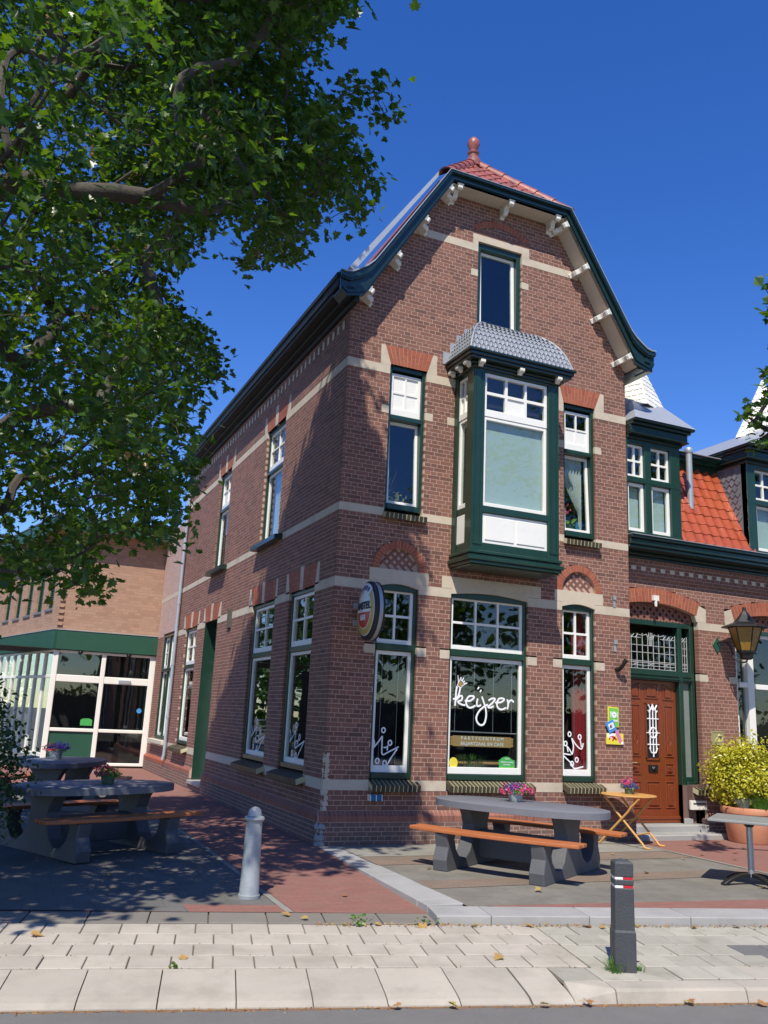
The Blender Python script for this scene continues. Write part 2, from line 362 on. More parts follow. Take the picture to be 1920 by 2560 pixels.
def text_obj(name, body, size, mat, fn, parent, align='CENTER', spacing=1., bold=0., label=None):
    cu = bpy.data.curves.new('t', 'FONT'); cu.body = body; cu.size = size; cu.align_x = align; cu.align_y = 'CENTER'
    cu.space_character = spacing; cu.offset = bold; cu.extrude = .0015; cu.resolution_u = 3
    o = bpy.data.objects.new('t', cu); COL.objects.link(o)
    dg = bpy.context.evaluated_depsgraph_get(); me = o.evaluated_get(dg).to_mesh()
    mb = MB(); mb.add([fn(v.co.x, v.co.y, v.co.z) for v in me.vertices], [tuple(p.vertices) for p in me.polygons])
    o.evaluated_get(dg).to_mesh_clear(); bpy.data.objects.remove(o); bpy.data.curves.remove(cu)
    return mb.build(name, mat, parent, label=label)
def smoothpath(P, k=5):
    P = [Vector(q) for q in P]
    if len(P) < 3: return P
    out = []
    for i in range(len(P)-1):
        a = P[max(i-1, 0)]; b = P[i]; c = P[i+1]; d = P[min(i+2, len(P)-1)]
        for j in range(k):
            t = j/k
            out.append(.5*((2*b)+(c-a)*t+(2*a-5*b+4*c-d)*t*t+(3*b-a-3*c+d)*t**3))
    return out+[P[-1]]

# ------------------------------------------------------------------ brickwork
def interval_sub(iv, a, b):
    out = []
    for s, e in iv:
        if b <= s or a >= e: out.append((s, e)); continue
        if a > s: out.append((s, a))
        if b < e: out.append((b, e))
    return out
def course_edges(z0, z1, h=.062):
    n = max(1, round((z1-z0)/h)); return [z0+(z1-z0)*i/n for i in range(n+1)]
class Wall:
    """bricks laid course by course in English cross bond round openings; mortar set back behind them"""
    def __init__(s): s.br = []; s.mort = MB(); s.rg = random.Random(3)
    def field(s, T, zs, span, holes, w=0., depth=.10, BL=.215, j=.0085, clip=None, axis=0, bandz=()):
        for ci in range(len(zs)-1):
            a, b = zs[ci], zs[ci+1]
            if any(abs(a-q) < 1e-4 for q in bandz): continue
            zm = (a+b)/2
            iv = [span] if clip is None else ([clip(zm)] if clip(zm) else [])
            for h in holes:
                if h[2] < zm < h[3]:
                    hu = h[4](zm) if len(h) > 4 else (h[0], h[1])
                    if hu: iv = interval_sub(iv, hu[0], hu[1])
            for (u0, u1) in iv:
                if u1-u0 < .02: continue
                s.mort.wbox(T, u0+.0017, u1-.0017, a, b, w-depth+.001, w-.0009)
                # bond
                head = ci % 2; step = BL/2 if head else BL
                off = (BL/4 if head else 0) + (BL/2 if ci % 4 == 2 else 0)
                k = math.floor((u0-off)/step); u = off+k*step
                while u < u1:
                    x0 = max(u, u0); x1 = min(u+step, u1)
                    if x1-x0 > .02:
                        e0 = 0 if abs(x0-u0) < 1e-6 else j/2; e1 = 0 if abs(x1-u1) < 1e-6 else j/2
                        if x1-e1-(x0+e0) > .012:
                            jz = s.rg.uniform(-.0014, .0014)
                            s.br.append((T, x0+e0, x1-e1, a+j/2+jz, b-j/2+jz, w-depth, w+s.rg.uniform(-.0003, .0006), axis))
                    u += step
    def finish(s, house, mats=('brick', 'mortar'), nsingle=300, name='wall'):
        wall = s.mort.build(name, mats[1], house, fix=False)
        c = np.array(CAM)
        cen = np.array([q[0]((q[1]+q[2])/2, (q[3]+q[4])/2, q[6]) for q in s.br])
        ar = np.array([(q[2]-q[1])*(q[4]-q[3]) for q in s.br])
        rel = cen-c; d = np.linalg.norm(rel, axis=1)
        ax = np.array([q[7] for q in s.br])
        cosn = np.where(ax == 0, np.abs(rel[:, 1]), np.abs(rel[:, 0]))/d
        # inside picture?
        Rm = np.array([list(r_), list(d_), list(f_)]); q3 = rel @ Rm.T
        px = 960+F_PX*q3[:, 0]/q3[:, 2]; py = 1280+F_PX*q3[:, 1]/q3[:, 2]
        vis = (px > 10) & (px < 1910) & (py > 0) & (py < 2560)
        score = ar*cosn/d**2*vis*(ax < 2)
        order = np.argsort(-score); single = set(order[:nsingle].tolist())
        base = WL[house.name]
        ume = bpy.data.meshes.new('brick')
        hv = .5
        ume.from_pydata([(-hv,-hv,-hv),(hv,-hv,-hv),(hv,hv,-hv),(-hv,hv,-hv),(-hv,-hv,hv),(hv,-hv,hv),(hv,hv,hv),(-hv,hv,hv)], [],
                        [(0,3,2,1),(4,5,6,7),(0,1,5,4),(1,2,6,5),(2,3,7,6),(3,0,4,7)])
        ume.materials.append(MT[mats[0]])
        VV = []; 
        for i, q in enumerate(s.br):
            T, u0, u1, z0, z1, w0, w1, axis = q
            if i in single:
                o = bpy.data.objects.new('brick', ume); COL.objects.link(o); o.parent = wall
                a = Vector(T(u0, z0, w0)); b = Vector(T(u1, z1, w1)); o.location = (a+b)/2-base
                dd = b-a; o.scale = (abs(dd.x), abs(dd.y), abs(dd.z))
            else:
                VV += [T(u0,z0,w0), T(u1,z0,w0), T(u1,z0,w1), T(u0,z0,w1), T(u0,z1,w0), T(u1,z1,w0), T(u1,z1,w1), T(u0,z1,w1)]
        n = len(VV)//8
        fb = np.array([(3,2,6,7),(0,3,7,4),(2,1,5,6),(7,6,5,4),(0,1,2,3)], np.int32)
        F = (fb[None]+(np.arange(n)*8)[:, None, None]).reshape(-1, 4)
        o = arrays_obj('brickwork', np.array(VV), F, mats[0], wall, kind='stuff')
        return wall
def voussoirs(house, T, fn, n, mat, w0, w1, name='arch_brick', gap=.05, parent=None, split=None):
    """fn(t, s) -> (u, z): t along the arch, s=0 intrados .. 1 extrados"""
    for i in range(n):
        t0 = (i+gap)/n; t1 = (i+1-gap)/n
        cuts = [(0., 1.)]
        if split: cuts = [(0., split-.012), (split+.012, 1.)] if i % 2 else [(0., 1-split-.012), (1-split+.012, 1.)]
        for a, b in cuts:
            mb = MB(); mb.prism(T, [fn(t0, a), fn(t1, a), fn(t1, b), fn(t0, b)], w0, w1+random.uniform(-.0015, .0015)); mb.build(name, mat, parent or house)
    nn = max(8, n); mb = MB()
    for i in range(nn):
        t0 = i/nn; t1 = (i+1)/nn; mb.prism(T, [fn(t0, 0), fn(t1, 0), fn(t1, 1), fn(t0, 1)], w0-.005, w1-.003)
    return mb

# ------------------------------------------------------------------ windows
def sash(win, T, u0, u1, z0, z1, b=.05, bb=.07, bt=.05, cols=1, rows=1, solid=(), bar=.022, w0=-.135, w1=-.085, mat='white', glass='glass'):
    mb = MB()
    mb.wbox(T, u0, u0+b, z0, z1, w0, w1); mb.wbox(T, u1-b, u1, z0, z1, w0, w1)
    mb.wbox(T, u0+b, u1-b, z0, z0+bb, w0, w1+.001); mb.wbox(T, u0+b, u1-b, z1-bt, z1, w0, w1+.001)
    mb.build('sash', mat, win, bevel=.004)
    gu0, gu1, gz0, gz1 = u0+b, u1-b, z0+bb, z1-bt
    cw = (gu1-gu0)/cols; rh = (gz1-gz0)/rows; wm = (w0+w1)/2
    for i in range(1, cols):
        g = MB(); g.wbox(T, gu0+i*cw-bar/2, gu0+i*cw+bar/2, gz0, gz1, w0+.008, w1-.006); g.build('glazing_bar', mat, win)
    for k in range(1, rows):
        g = MB(); g.wbox(T, gu0, gu1, gz0+k*rh-bar/2, gz0+k*rh+bar/2, w0+.011, w1-.009); g.build('glazing_bar', mat, win)
    for i in range(cols):
        for k in range(rows):
            p = MB()
            if (i, k) in solid:
                p.wbox(T, gu0+i*cw, gu0+(i+1)*cw, gz0+k*rh, gz0+(k+1)*rh, wm-.012, wm+.003); p.build('panel', mat, win)
            else:
                p.wbox(T, gu0+i*cw, gu0+(i+1)*cw, gz0+k*rh, gz0+(k+1)*rh, wm-.003, wm+.003); p.build('pane', glass, win)
def frame(house, T, u0, u1, z0, z1, b=.05, w0=-.15, w1=-.04, mat='green', transoms=(), head=.06, sillh=.07, posts=(), name='window', label=None):
    mb = MB()
    mb.wbox(T, u0-.01, u0+b, z0, z1, w0, w1); mb.wbox(T, u1-b, u1+.01, z0, z1, w0, w1)
    mb.wbox(T, u0+b, u1-b, z1-head, z1+.01, w0, w1-.001); mb.wbox(T, u0+b, u1-b, z0, z0+sillh, w0, w1+.02)
    for a, c in transoms: mb.wbox(T, u0+b, u1-b, a, c, w0, w1+.008)
    for a, c in posts: mb.wbox(T, a, c, z0+sillh, z1-head, w0, w1-.002)
    return mb.build(name, mat, house, bevel=.006, label=label)
def room(house, T, u0, u1, z0, z1, w0=-.151, w1=-1.3, mat='dark_room', e=.25):
    mb = MB()
    q = [(u0,z0),(u1,z0),(u1,z1),(u0,z1)]; Q = [(u0-e,z0-.1),(u1+e,z0-.1),(u1+e,z1+.05),(u0-e,z1+.05)]
    vs = [T(u, z, w0) for u, z in q]+[T(u, z, w0) for u, z in Q]+[T(u, z, w1) for u, z in Q]
    fs = [(0,1,5,4),(1,2,6,5),(2,3,7,6),(3,0,4,7),(4,5,9,8),(5,6,10,9),(6,7,11,10),(7,4,8,11),(8,9,10,11)]
    mb.add(vs, fs); return mb.build('room_interior', mat, house)
def brick_sill(house, T, u0, u1, z, drop=.075, out=.13, th=.085, mat='brick_green', w0=-.06, n=None):
    n = n or max(3, round((u1-u0)/.067))
    for i in range(n):
        a = u0+(u1-u0)*(i+.09)/n; b = u0+(u1-u0)*(i+.91)/n
        mb = MB(); P = [(w0, z), (out, z-drop), (out-.012, z-drop-th), (w0, z-th)]
        mb.add([T(a, zz, ww) for ww, zz in P]+[T(b, zz, ww) for ww, zz in P], [(3,2,1,0),(4,5,6,7)]+[(i_,(i_+1)%4,4+(i_+1)%4,4+i_) for i_ in range(4)])
        mb.build('sill_brick', mat, house)
    mb = MB(); P = [(w0, z-.002), (out-.002, z-drop-.002), (out-.014, z-drop-th+.003), (w0, z-th+.005)]
    mb.add([T(u0+.006, zz, ww) for ww, zz in P]+[T(u1-.006, zz, ww) for ww, zz in P], [(3,2,1,0),(4,5,6,7)]+[(i_,(i_+1)%4,4+(i_+1)%4,4+i_) for i_ in range(4)])
    mb.build('sill_bed', 'mortar_green', house)
# ================================================================== MAIN HOUSE
HOUSE = thing('brick_house', 'tall brown brick gable house with green bay window and lettered shop window', 'house', (0, 0, 0))
W_, D_ = 5.20, 11.2
F0, S0 = FRONT(0), SIDE(0)
def arc_hw(c, rad, zc):                       # half circle hole as a function of height
    def f(z):
        d = rad*rad-(z-zc)**2
        if d <= 0 or z < zc: return None
        q = math.sqrt(d); return (c-q, c+q)
    return f
def seg_hole(u0, u1, zs, rise):
    c = (u0+u1)/2; h = (u1-u0)/2; Rr = (h*h+rise*rise)/(2*rise); zc = zs+rise-Rr
    def f(z):
        d = Rr*Rr-(z-zc)**2
        if d <= 0: return None
        q = min(h, math.sqrt(d)); return (c-q, c+q)
    return f, (c, zc, Rr, h)
GF = [(.66, 1.32), (1.86, 3.22), (3.86, 4.50)]
UP = [(.705, 1.325), (3.905, 4.535)]
ATT = (2.20, 3.05, 7.88, 9.485)
holes = [(a, b, .70, 3.60) for a, b in GF]
holes += [(.52, 1.475, 3.57, 3.785), (1.70, 3.46, 3.57, 3.785), (3.72, 4.66, 3.57, 3.785)]
AR = [(.995, 3.785), (4.19, 3.785)]; RO, RI = .432, .325
for c, z in AR: holes.append((c-RO, c+RO, z, z+RO, arc_hw(c, RO, z)))
blocks = [(.495, .66, 2.56, 2.685), (1.32, 1.475, 2.56, 2.685), (1.70, 1.86, 2.56, 2.685), (3.22, 3.39, 2.56, 2.685), (3.69, 3.86, 2.56, 2.685), (4.50, 4.68, 2.56, 2.685),
          (.585, .705, 6.165, 6.29), (1.325, 1.455, 6.165, 6.29), (1.71, 1.84, 6.165, 6.29), (3.40, 3.52, 6.165, 6.29), (3.80, 3.905, 6.165, 6.29), (4.535, 4.66, 6.165, 6.29),
          (2.07, 2.20, 8.84, 8.96), (3.05, 3.19, 8.84, 8.96)]
holes += blocks
holes += [(a, b, 4.57, 6.96) for a, b in UP] + [(1.86, 3.38, 3.98, 7.2)]
holes += [(.53, 1.50, 6.94, 7.265), (3.73, 4.74, 6.94, 7.265)]
holes += [ATT, (2.10, 3.20, 9.28, 9.61)]
SEG = seg_hole(2.15, 3.13, 9.735, .15)
def segring(z):
    c, zc, Rr, h = SEG[1]; ro = Rr+.055
    d = ro*ro-(z-zc)**2
    if d <= 0 or z < 9.70: return None
    q = min(h+.03, math.sqrt(d)); di = (Rr-.055)**2-(z-zc)**2
    return (c-q, c+q)
holes.append((2.1, 3.2, 9.70, 9.95, segring))
WALL = Wall()
def gable(z):
    if z < 7.84: return (0, W_)
    if z > 10.2: return None
    k = (z-7.84)*(1.52/2.40); return (k, W_-k)
BZ = [.70, 3.46, 4.57, 6.80]
zs = course_edges(.44, .70)[:-1]+[.70]+course_edges(.84, 3.46)[:-1]+[3.46]+course_edges(3.60, 4.57)[:-1]+[4.57]+course_edges(4.69, 6.80)[:-1]+[6.80]+course_edges(6.94, 9.29)[:-1]+[9.29]+course_edges(9.43, 10.2)
BZf = BZ+[9.29]
WALL.field(F0, zs, (0, W_), holes, clip=gable, bandz=BZf)
# side wall (plane x = 0, runs back)
SW = [(.84, 2.06, .70, 3.57), (2.84, 4.25, .70, 3.57), (8.86, 10.2, .70, 3.57), (2.97, 4.12, 4.57, 6.9), (6.80, 7.82, 4.57, 6.9)]
SD_ = (6.92, 8.06, 0.0, 3.57)
sholes = list(SW)+[SD_]
sfl = [(.76, 2.16), (2.82, 4.38), (6.78, 8.18), (8.82, 10.36)]       # flat arches, ground floor
sfu = [(2.84, 4.24), (6.66, 7.96)]
sholes += [(a-.09, b+.09, 3.57, 3.91) for a, b in sfl] + [(a-.09, b+.09, 6.9, 7.26) for a, b in sfu]
sholes += [(5.70, 5.98, 3.28, 3.66)]
zs2 = course_edges(.44, .70)[:-1]+[.70]+course_edges(.84, 3.46)[:-1]+[3.46]+course_edges(3.60, 4.57)[:-1]+[4.57]+course_edges(4.69, 6.80)[:-1]+[6.80]+course_edges(6.94, 7.84)
WALL.field(S0, zs2, (0.101, D_), sholes, axis=1, bandz=BZ)
# quoin: the front bricks are 10 cm deep so their ends already show on the side
# plinth courses
Tp, Ts = FRONT(.0), SIDE(.0)
wall = WALL.finish(HOUSE, ('brick', 'mortar'))
PL = Wall()
pz = course_edges(0, .294, .059)
PL.field(F0, [-.13, -.07]+pz, (-.06, W_+.0), [], w=.06, depth=.16)
PL.field(S0, [-.13, -.07]+pz, (-.0, D_), [(6.92, 8.06, .2, 1)], w=.06, depth=.16, axis=1)
PL.finish(HOUSE, ('brick_dark', 'mortar'), 260, 'plinth')
def soldier(T, u0, u1, gaps=()):
    n = round((u1-u0)/.064)
    P = [(-.02, .30), (.062, .30), (.062, .375), (.0, .436), (-.02, .436)]
    for i in range(n):
        a = u0+(u1-u0)*(i+.06)/n; b = u0+(u1-u0)*(i+.94)/n
        if any(g0 < (a+b)/2 < g1 for g0, g1 in gaps): continue
        mb = MB(); mb.add([T(a, z, ww) for ww, z in P]+[T(b, z, ww) for ww, z in P], [(4,3,2,1,0),(5,6,7,8,9)]+[(k,(k+1)%5,5+(k+1)%5,5+k) for k in range(5)])
        mb.build('soldier_brick', 'brick_red', HOUSE)
    mb = MB(); P = [(-.02, .294), (.055, .294), (.055, .372), (-.002, .438), (-.02, .438)]
    seg = [(u0, u1)]
    for g in gaps: seg = interval_sub(seg, *g)
    for a, b in seg: mb.add([T(a, z, ww) for ww, z in P]+[T(b, z, ww) for ww, z in P], [(4,3,2,1,0),(5,6,7,8,9)]+[(k,(k+1)%5,5+(k+1)%5,5+k) for k in range(5)])
    mb.build('soldier_bed', 'mortar', HOUSE)
soldier(F0, -.058, W_); soldier(S0, .0, D_, [(6.92, 8.06)])
# repaired, cement-patched corner
mb = MB()
for i, (z, rr) in enumerate([(.02, .075), (.10, .085), (.17, .07), (.24, .08)]): mb.blob((-.012-.006*(i % 2), -.012, z), rr*.95, .18, i, 8, .8)
mb.build('cement_patch', 'bluestone', HOUSE, smooth=True, kind='stuff')
mb = MB()
for i in range(11): mb.blob((.036+.005*(i % 3), .036, .46+.07*i), .050+.006*(i % 2), .15, 20+i, 8, 1.2)
mb.build('cement_patch', 'stone', HOUSE, smooth=True, kind='stuff')
# stone bands and blocks
def band(T, segs, z0, z1, w=.004, L_=1.1):
    for a, b in segs:
        n = max(1, round((b-a)/L_))
        for i in range(n):
            mb = MB(); mb.wbox(T, a+(b-a)*i/n+(.003 if i else 0), a+(b-a)*(i+1)/n, z0+.002, z1-.002, -.10, w); mb.build('stone_band', 'stone', HOUSE)
def between(u0, u1, cut):
    iv = [(u0, u1)]
    for c in cut: iv = interval_sub(iv, c[0], c[1])
    return iv
band(F0, between(-.004, W_, GF), .70, .84); band(F0, between(-.004, W_, GF), 3.46, 3.60)
band(F0, between(-.004, W_, UP+[(1.84, 3.40)]), 4.57, 4.69); band(F0, between(-.004, W_, [(.70, 1.33), (1.84, 3.40), (3.90, 4.54)]), 6.80, 6.94)
band(F0, [(1.0, 2.10), (3.20, 4.22)], 9.292, 9.428)
band(S0, between(.1015, D_, [q[:2] for q in SW[:3]]+[SD_[:2]]), .70, .84); band(S0, between(.1015, D_, [q[:2] for q in SW[:3]]+[SD_[:2], (5.70, 5.98)]), 3.46, 3.60)
band(S0, between(.1015, D_, [q[:2] for q in SW[3:]]), 4.57, 4.69); band(S0, between(.1015, D_, [q[:2] for q in SW[3:]]), 6.80, 6.94)
for a, b, z0, z1 in blocks:
    mb = MB(); mb.wbox(F0, a, b, z0, z1, -.10, .004); mb.build('stone_block', 'stone', HOUSE)
def lintel(a, b, u0, u1):
    arc = [(u0+(u1-u0)*i/10, 3.525+.055*math.sin(PI*i/10)) for i in range(11)]
    mb = MB(); mb.prism(F0, [(a, 3.602)]+[(u0-.001, 3.602)]+arc+[(u1+.001, 3.602), (b, 3.602), (b, 3.785), (a, 3.785)], -.10, .006); mb.build('stone_lintel', 'stone', HOUSE)
lintel(.52, 1.475, *GF[0]); lintel(1.70, 3.46, *GF[1]); lintel(3.72, 4.66, *GF[2])
# flat arches over the first-floor windows with stone wedges
def flat_arch(T, b0, b1, t0, t1, z0, z1, n, s0, s1, key=False):
    fn = lambda t, s: ((b0+(b1-b0)*t)*(1-s)+(t0+(t1-t0)*t)*s, z0+(z1-z0)*s)
    m_ = voussoirs(HOUSE, T, fn, n, 'brick_orange', -.09, .006, split=.36, gap=.045)
    m_.build('arch_bed', 'mortar', HOUSE)
    for poly in ([(s0, 6.94 if z0 > 5 else z0), (b0, 6.94 if z0 > 5 else z0), (b0, z0), (t0, z1), (s0, z1)], [(b1, 6.94 if z0 > 5 else z0), (s1, 6.94 if z0 > 5 else z0), (s1, z1), (t1, z1), (b1, z0)]):
        mb = MB(); mb.prism(T, poly, -.10, .004); mb.build('stone_wedge', 'stone', HOUSE)
    if key:
        c = (b0+b1)/2; mb = MB(); mb.prism(T, [(c-.07, z0-.004), (c+.07, z0-.004), (c+.085, z1+.03), (c-.085, z1+.03)], -.09, .012); mb.build('keystone', 'stone', HOUSE)
flat_arch(F0, .705, 1.335, .605, 1.43, 6.965, 7.262, 11, .535, 1.50)
flat_arch(F0, 3.90, 4.54, 3.82, 4.66, 6.965, 7.262, 11, 3.735, 4.735)
for (a, b), (w0, w1) in zip(sfl, [SW[0][:2], SW[1][:2], SD_[:2], SW[2][:2]]): flat_arch(S0, w0, w1, a, b, 3.57, 3.905, 9, a-.09, b+.09, True)
for (a, b), (w0, w1) in zip(sfu, [SW[3][:2], SW[4][:2]]): flat_arch(S0, w0, w1, a, b, 6.905, 7.255, 9, a-.09, b+.09, True)
# dark stone in the side wall
mb = MB(); mb.wbox(S0, 5.71, 5.97, 3.285, 3.655, -.1, .035); mb.build('dark_stone', 'darkstone', HOUSE, label='dark upright stone block in the side wall')
# half-round tympana
for c, z in AR:
    def fn(t, s, c=c, z=z):
        an = PI-PI*t; q = RI+(RO-RI)*s; return (c+q*math.cos(an), z+q*math.sin(an))
    voussoirs(HOUSE, F0, fn, 22, 'brick_orange', -.09, .008, gap=.06).build('arch_bed', 'mortar', HOUSE)
    mb = MB(); mb.prism(F0, [(c+RI*1.03*math.cos(PI*i/16), z+RI*1.03*math.sin(PI*i/16)) for i in range(17)], -.09, -.0515); mb.build('tympanum', 'mortar', HOUSE)
    rg = random.Random(4); st = .088
    for i in range(-6, 7):
        for k in range(-6, 7):
            cu, cz = i*st*1.0, k*st*1.0
            u_, z_ = (cu-cz)*.7071, (cu+cz)*.7071+.12
            horiz = (i+k) % 2 == 0
            l2, h2 = (.080, .021)
            if math.hypot(u_, z_) > RI-.01 or z_ < .02: continue
            ang = PI/4 if horiz else -PI/4
            P = [(c+u_+x*math.cos(ang)-y*math.sin(ang), z+z_+x*math.sin(ang)+y*math.cos(ang)) for x, y in [(-l2, -h2), (l2, -h2), (l2, h2), (-l2, h2)]]
            P = [(u, max(q, z+.002)) for u, q in P]
            mb = MB(); mb.prism(F0, P, -.07, -.048+rg.uniform(-.001, .001)); mb.build('weave_brick', 'brick', HOUSE)
# attic surround and segment arch
mb = MB(); mb.prism(F0, [(2.10, 9.29), (2.198, 9.29), (2.198, 9.488), (3.052, 9.488), (3.052, 9.29), (3.20, 9.29), (3.20, 9.61), (2.10, 9.61)], -.1, .004); mb.build('stone_surround', 'stone', HOUSE)
c, zc, Rr, h = SEG[1]; a_ = math.asin(min(1, h/(Rr-.05)))
def fn(t, s):
    an = PI/2+a_-2*a_*t; q = Rr-.055+.11*s; return (c+q*math.cos(an), zc+q*math.sin(an))
voussoirs(HOUSE, F0, fn, 16, 'brick_orange', -.09, .006, gap=.05).build('arch_bed', 'mortar', HOUSE)
WB = Wall()                                                    # bricks between arch and surround
WB.field(F0, [9.612, 9.672, 9.735], (2.10, 3.20), []); 
def under(z):
    d = (Rr-.06)**2-(z-zc)**2
    return (c-math.sqrt(d), c+math.sqrt(d)) if d > 0 else None
WB.field(F0, [9.735, 9.79, 9.835], (2.1, 3.2), [], clip=under)
WB.finish(HOUSE, ('brick', 'mortar'), 0)
# windows, ground floor
for i, (a, b) in enumerate(GF):
    cols = 3 if i == 1 else 2
    wn = frame(HOUSE, F0, a, b, .855, 3.57, b=.042, transoms=[(2.62, 2.715)], head=.09, sillh=.075)
    sash(wn, F0, a+.043, b-.043, 2.716, 3.505, cols=cols, rows=2, b=.05, bb=.065, bar=.034)
    sash(wn, F0, a+.043, b-.043, .935, 2.615, b=.05, bb=.095, bt=.055)
    room(HOUSE, F0, a, b, .86, 3.57, mat='dark_room' if i != 2 else 'dark_room_warm')
    brick_sill(HOUSE, F0, a-.0, b+.09, .852)
# first floor front windows
for i, (a, b) in enumerate(UP):
    wn = frame(HOUSE, F0, a, b, 4.69, 6.958, b=.05, transoms=[(6.10, 6.172)], sillh=.09)
    sash(wn, F0, a+.051, b-.051, 6.174, 6.862, cols=2, rows=2, bb=.12, b=.05, bar=.028, solid={(0, 0), (1, 0)} if i else {(0, 0), (1, 0), (0, 1), (1, 1)})
    sash(wn, tilt(F0, 4.78, .045, 0), a+.051, b-.051, 4.782, 6.098, b=.045, bb=.05, bt=.05)
    room(HOUSE, F0, a, b, 4.69, 6.95, mat='dark_room')
    brick_sill(HOUSE, F0, a-.02, b+.05, 4.655, drop=.045, out=.11)
# attic window
wn = frame(HOUSE, F0, ATT[0], ATT[1], ATT[2], ATT[3], b=.075, head=.10, sillh=.06)
sash(wn, tilt(F0, 7.95, .03, 0), ATT[0]+.076, ATT[1]-.076, 7.945, 9.38, b=.055, bb=.06)
room(HOUSE, F0, ATT[0], ATT[1], 7.9, 9.48)
# side windows
for i, (a, b, z0, z1) in enumerate(SW):
    up = i > 2
    if not up:
        wn = frame(HOUSE, S0, a, b, .875, 3.57, b=.05, transoms=[(2.62, 2.70)], sillh=.07)
        sash(wn, S0, a+.051, b-.051, 2.702, 3.505, cols=2 if i else 2, rows=2, bb=.09, bar=.035, w0=-.135, w1=-.07)
        sash(wn, S0, a+.051, b-.051, .947, 2.615, bb=.08, w0=-.135, w1=-.075)
        room(HOUSE, S0, a, b, .88, 3.57); brick_sill(HOUSE, S0, a-.12, b+.10, .852, out=.15)
    else:
        wn = frame(HOUSE, S0, a, b, 4.69, 6.9, b=.05, transoms=[(6.03, 6.09)], sillh=.04)
        sash(wn, S0, a+.051, b-.051, 6.09, 6.84, cols=2, rows=2, bb=.12, bar=.03, w0=-.135, w1=-.07, solid={(0, 0), (1, 0)} if i == 4 else ())
        sash(wn, S0, a+.051, b-.051, 4.732, 6.028, b=.045, bb=.05)
        room(HOUSE, S0, a, b, 4.7, 6.9)
        mb = MB(); P = [(-.06, 4.69), (.15, 4.655), (.15, 4.575), (-.06, 4.575)]
        mb.add([S0(a-.30, z, ww) for ww, z in P]+[S0(b+.06, z, ww) for ww, z in P], [(3,2,1,0),(4,5,6,7)]+[(k,(k+1)%4,4+(k+1)%4,4+k) for k in range(4)])
        mb.build('sill', 'greenblack', HOUSE, label='dark stone sill under an upper side window')
# side door
wn = frame(HOUSE, S0, SD_[0], SD_[1], .18, 3.57, b=.06, transoms=[(2.60, 2.68)], sillh=.02, name='side_door_frame', w0=-.42, w1=-.30)
sash(wn, S0, SD_[0]+.06, SD_[1]-.06, 2.69, 3.50, cols=2, rows=2, bb=.08, bar=.03, w0=-.40, w1=-.33)
dr = MB(); dr.wbox(S0, SD_[0]+.06, SD_[1]-.06, .20, 2.59, -.40, -.35); dob = dr.build('door', 'white', HOUSE, bevel=.006, label='white side door behind a deep green reveal')
for z0, z1 in ((.35, 1.05), (1.2, 2.4)):
    mb = MB(); mb.wbox(S0, SD_[0]+.2, SD_[1]-.2, z0, z1, -.352, -.338); mb.build('door_panel', 'white', dob, bevel=.01)
mb = MB(); mb.wbox(S0, SD_[0]-.012, SD_[0]+.005, .20, 3.57, -.30, .004); mb.wbox(S0, SD_[1]-.005, SD_[1]+.012, .20, 3.57, -.30, .004); mb.wbox(S0, SD_[0], SD_[1], 3.56, 3.575, -.30, -.004)
mb.build('door_lining', 'green', HOUSE)
mb = MB(); mb.wbox(S0, SD_[0]-.02, SD_[1]+.02, .12, .195, -.4, .10); mb.build('door_step', 'bluestone', HOUSE, bevel=.01)
# downpipe at the far end of the side wall
mb = MB(); mb.tube([(-.07, 11.05, 7.6), (-.07, 11.05, .55), (-.10, 11.05, .42)], .042, 10)
dp = mb.build('downpipe', 'zinc', HOUSE, smooth=True)
for z in (1.45, 2.75, 4.3, 5.9):
    mb = MB(); mb.tube([(-.07, 11.05, z-.03), (-.07, 11.05, z+.03)], .05, 10); mb.build('pipe_collar', 'zinc', dp)
# white dentil headers under the side eaves
k = 0
while .22+k*.222 < D_-.2:
    u = .22+k*.222; mb = MB(); mb.wbox(S0, u, u+.062, 7.475, 7.605, -.05, .014); mb.build('dentil', 'cream', HOUSE); k += 1
WBS = Wall(); 
# eaves box along the side: stepped mouldings and gutter
mb = MB()
for (w0, w1, z0, z1) in [(-.02, .16, 7.78, 7.84), (-.02, .30, 7.84, 7.90), (.05, .33, 7.90, 8.06), (.24, .36, 8.02, 8.10), (-.02, .06, 7.70, 7.78)]:
    mb.wbox(S0, -.30, D_+.1, z0, z1, w0, w1)
mb.build('eaves_gutter', 'eaves', HOUSE, bevel=.008)
# roof planes
def slab(a, b, y0, y1, th, name, mat):
    n_ = Vector((-(b[1]-a[1]), b[0]-a[0])).normalized()*th
    P = [a, b, (b[0]+n_[0], b[1]+n_[1]), (a[0]+n_[0], a[1]+n_[1])]
    mb = MB(); mb.extr([(x, y0, z) for x, z in P], (0, y1-y0, 0)); return mb.build(name, mat, HOUSE)
CX = 2.62
def mir(P): return [(2*CX-x, z) for x, z in P]
slab((-.24, 8.08), (.18, 8.36), -.06, D_, .03, 'roof', 'tile_old'); slab((.18, 8.36), (1.445, 10.36), -.06, D_, .03, 'roof', 'tile_old')
slab((1.445, 10.36), (CX, 11.70), 1.0, D_, .03, 'roof', 'tile_old')
for P in ([(-.24, 8.08), (.18, 8.36)], [(.18, 8.36), (1.445, 10.36)]):
    q = mir(P); slab(q[1], q[0], -.26, D_, .03, 'roof', 'tile_old')
q = mir([(1.445, 10.36), (CX, 11.70)]); slab(q[1], q[0], 1.0, D_, .03, 'roof', 'tile_old')
AP = Vector((CX, 1.02, 11.72)); LC = Vector((1.445, -.30, 10.36)); RC = Vector((2*CX-1.445, -.30, 10.36))
for a, b in ((LC, AP), (AP, RC)):
    e = Vector((a.x if a is not AP else b.x, 1.02, 10.36)); 
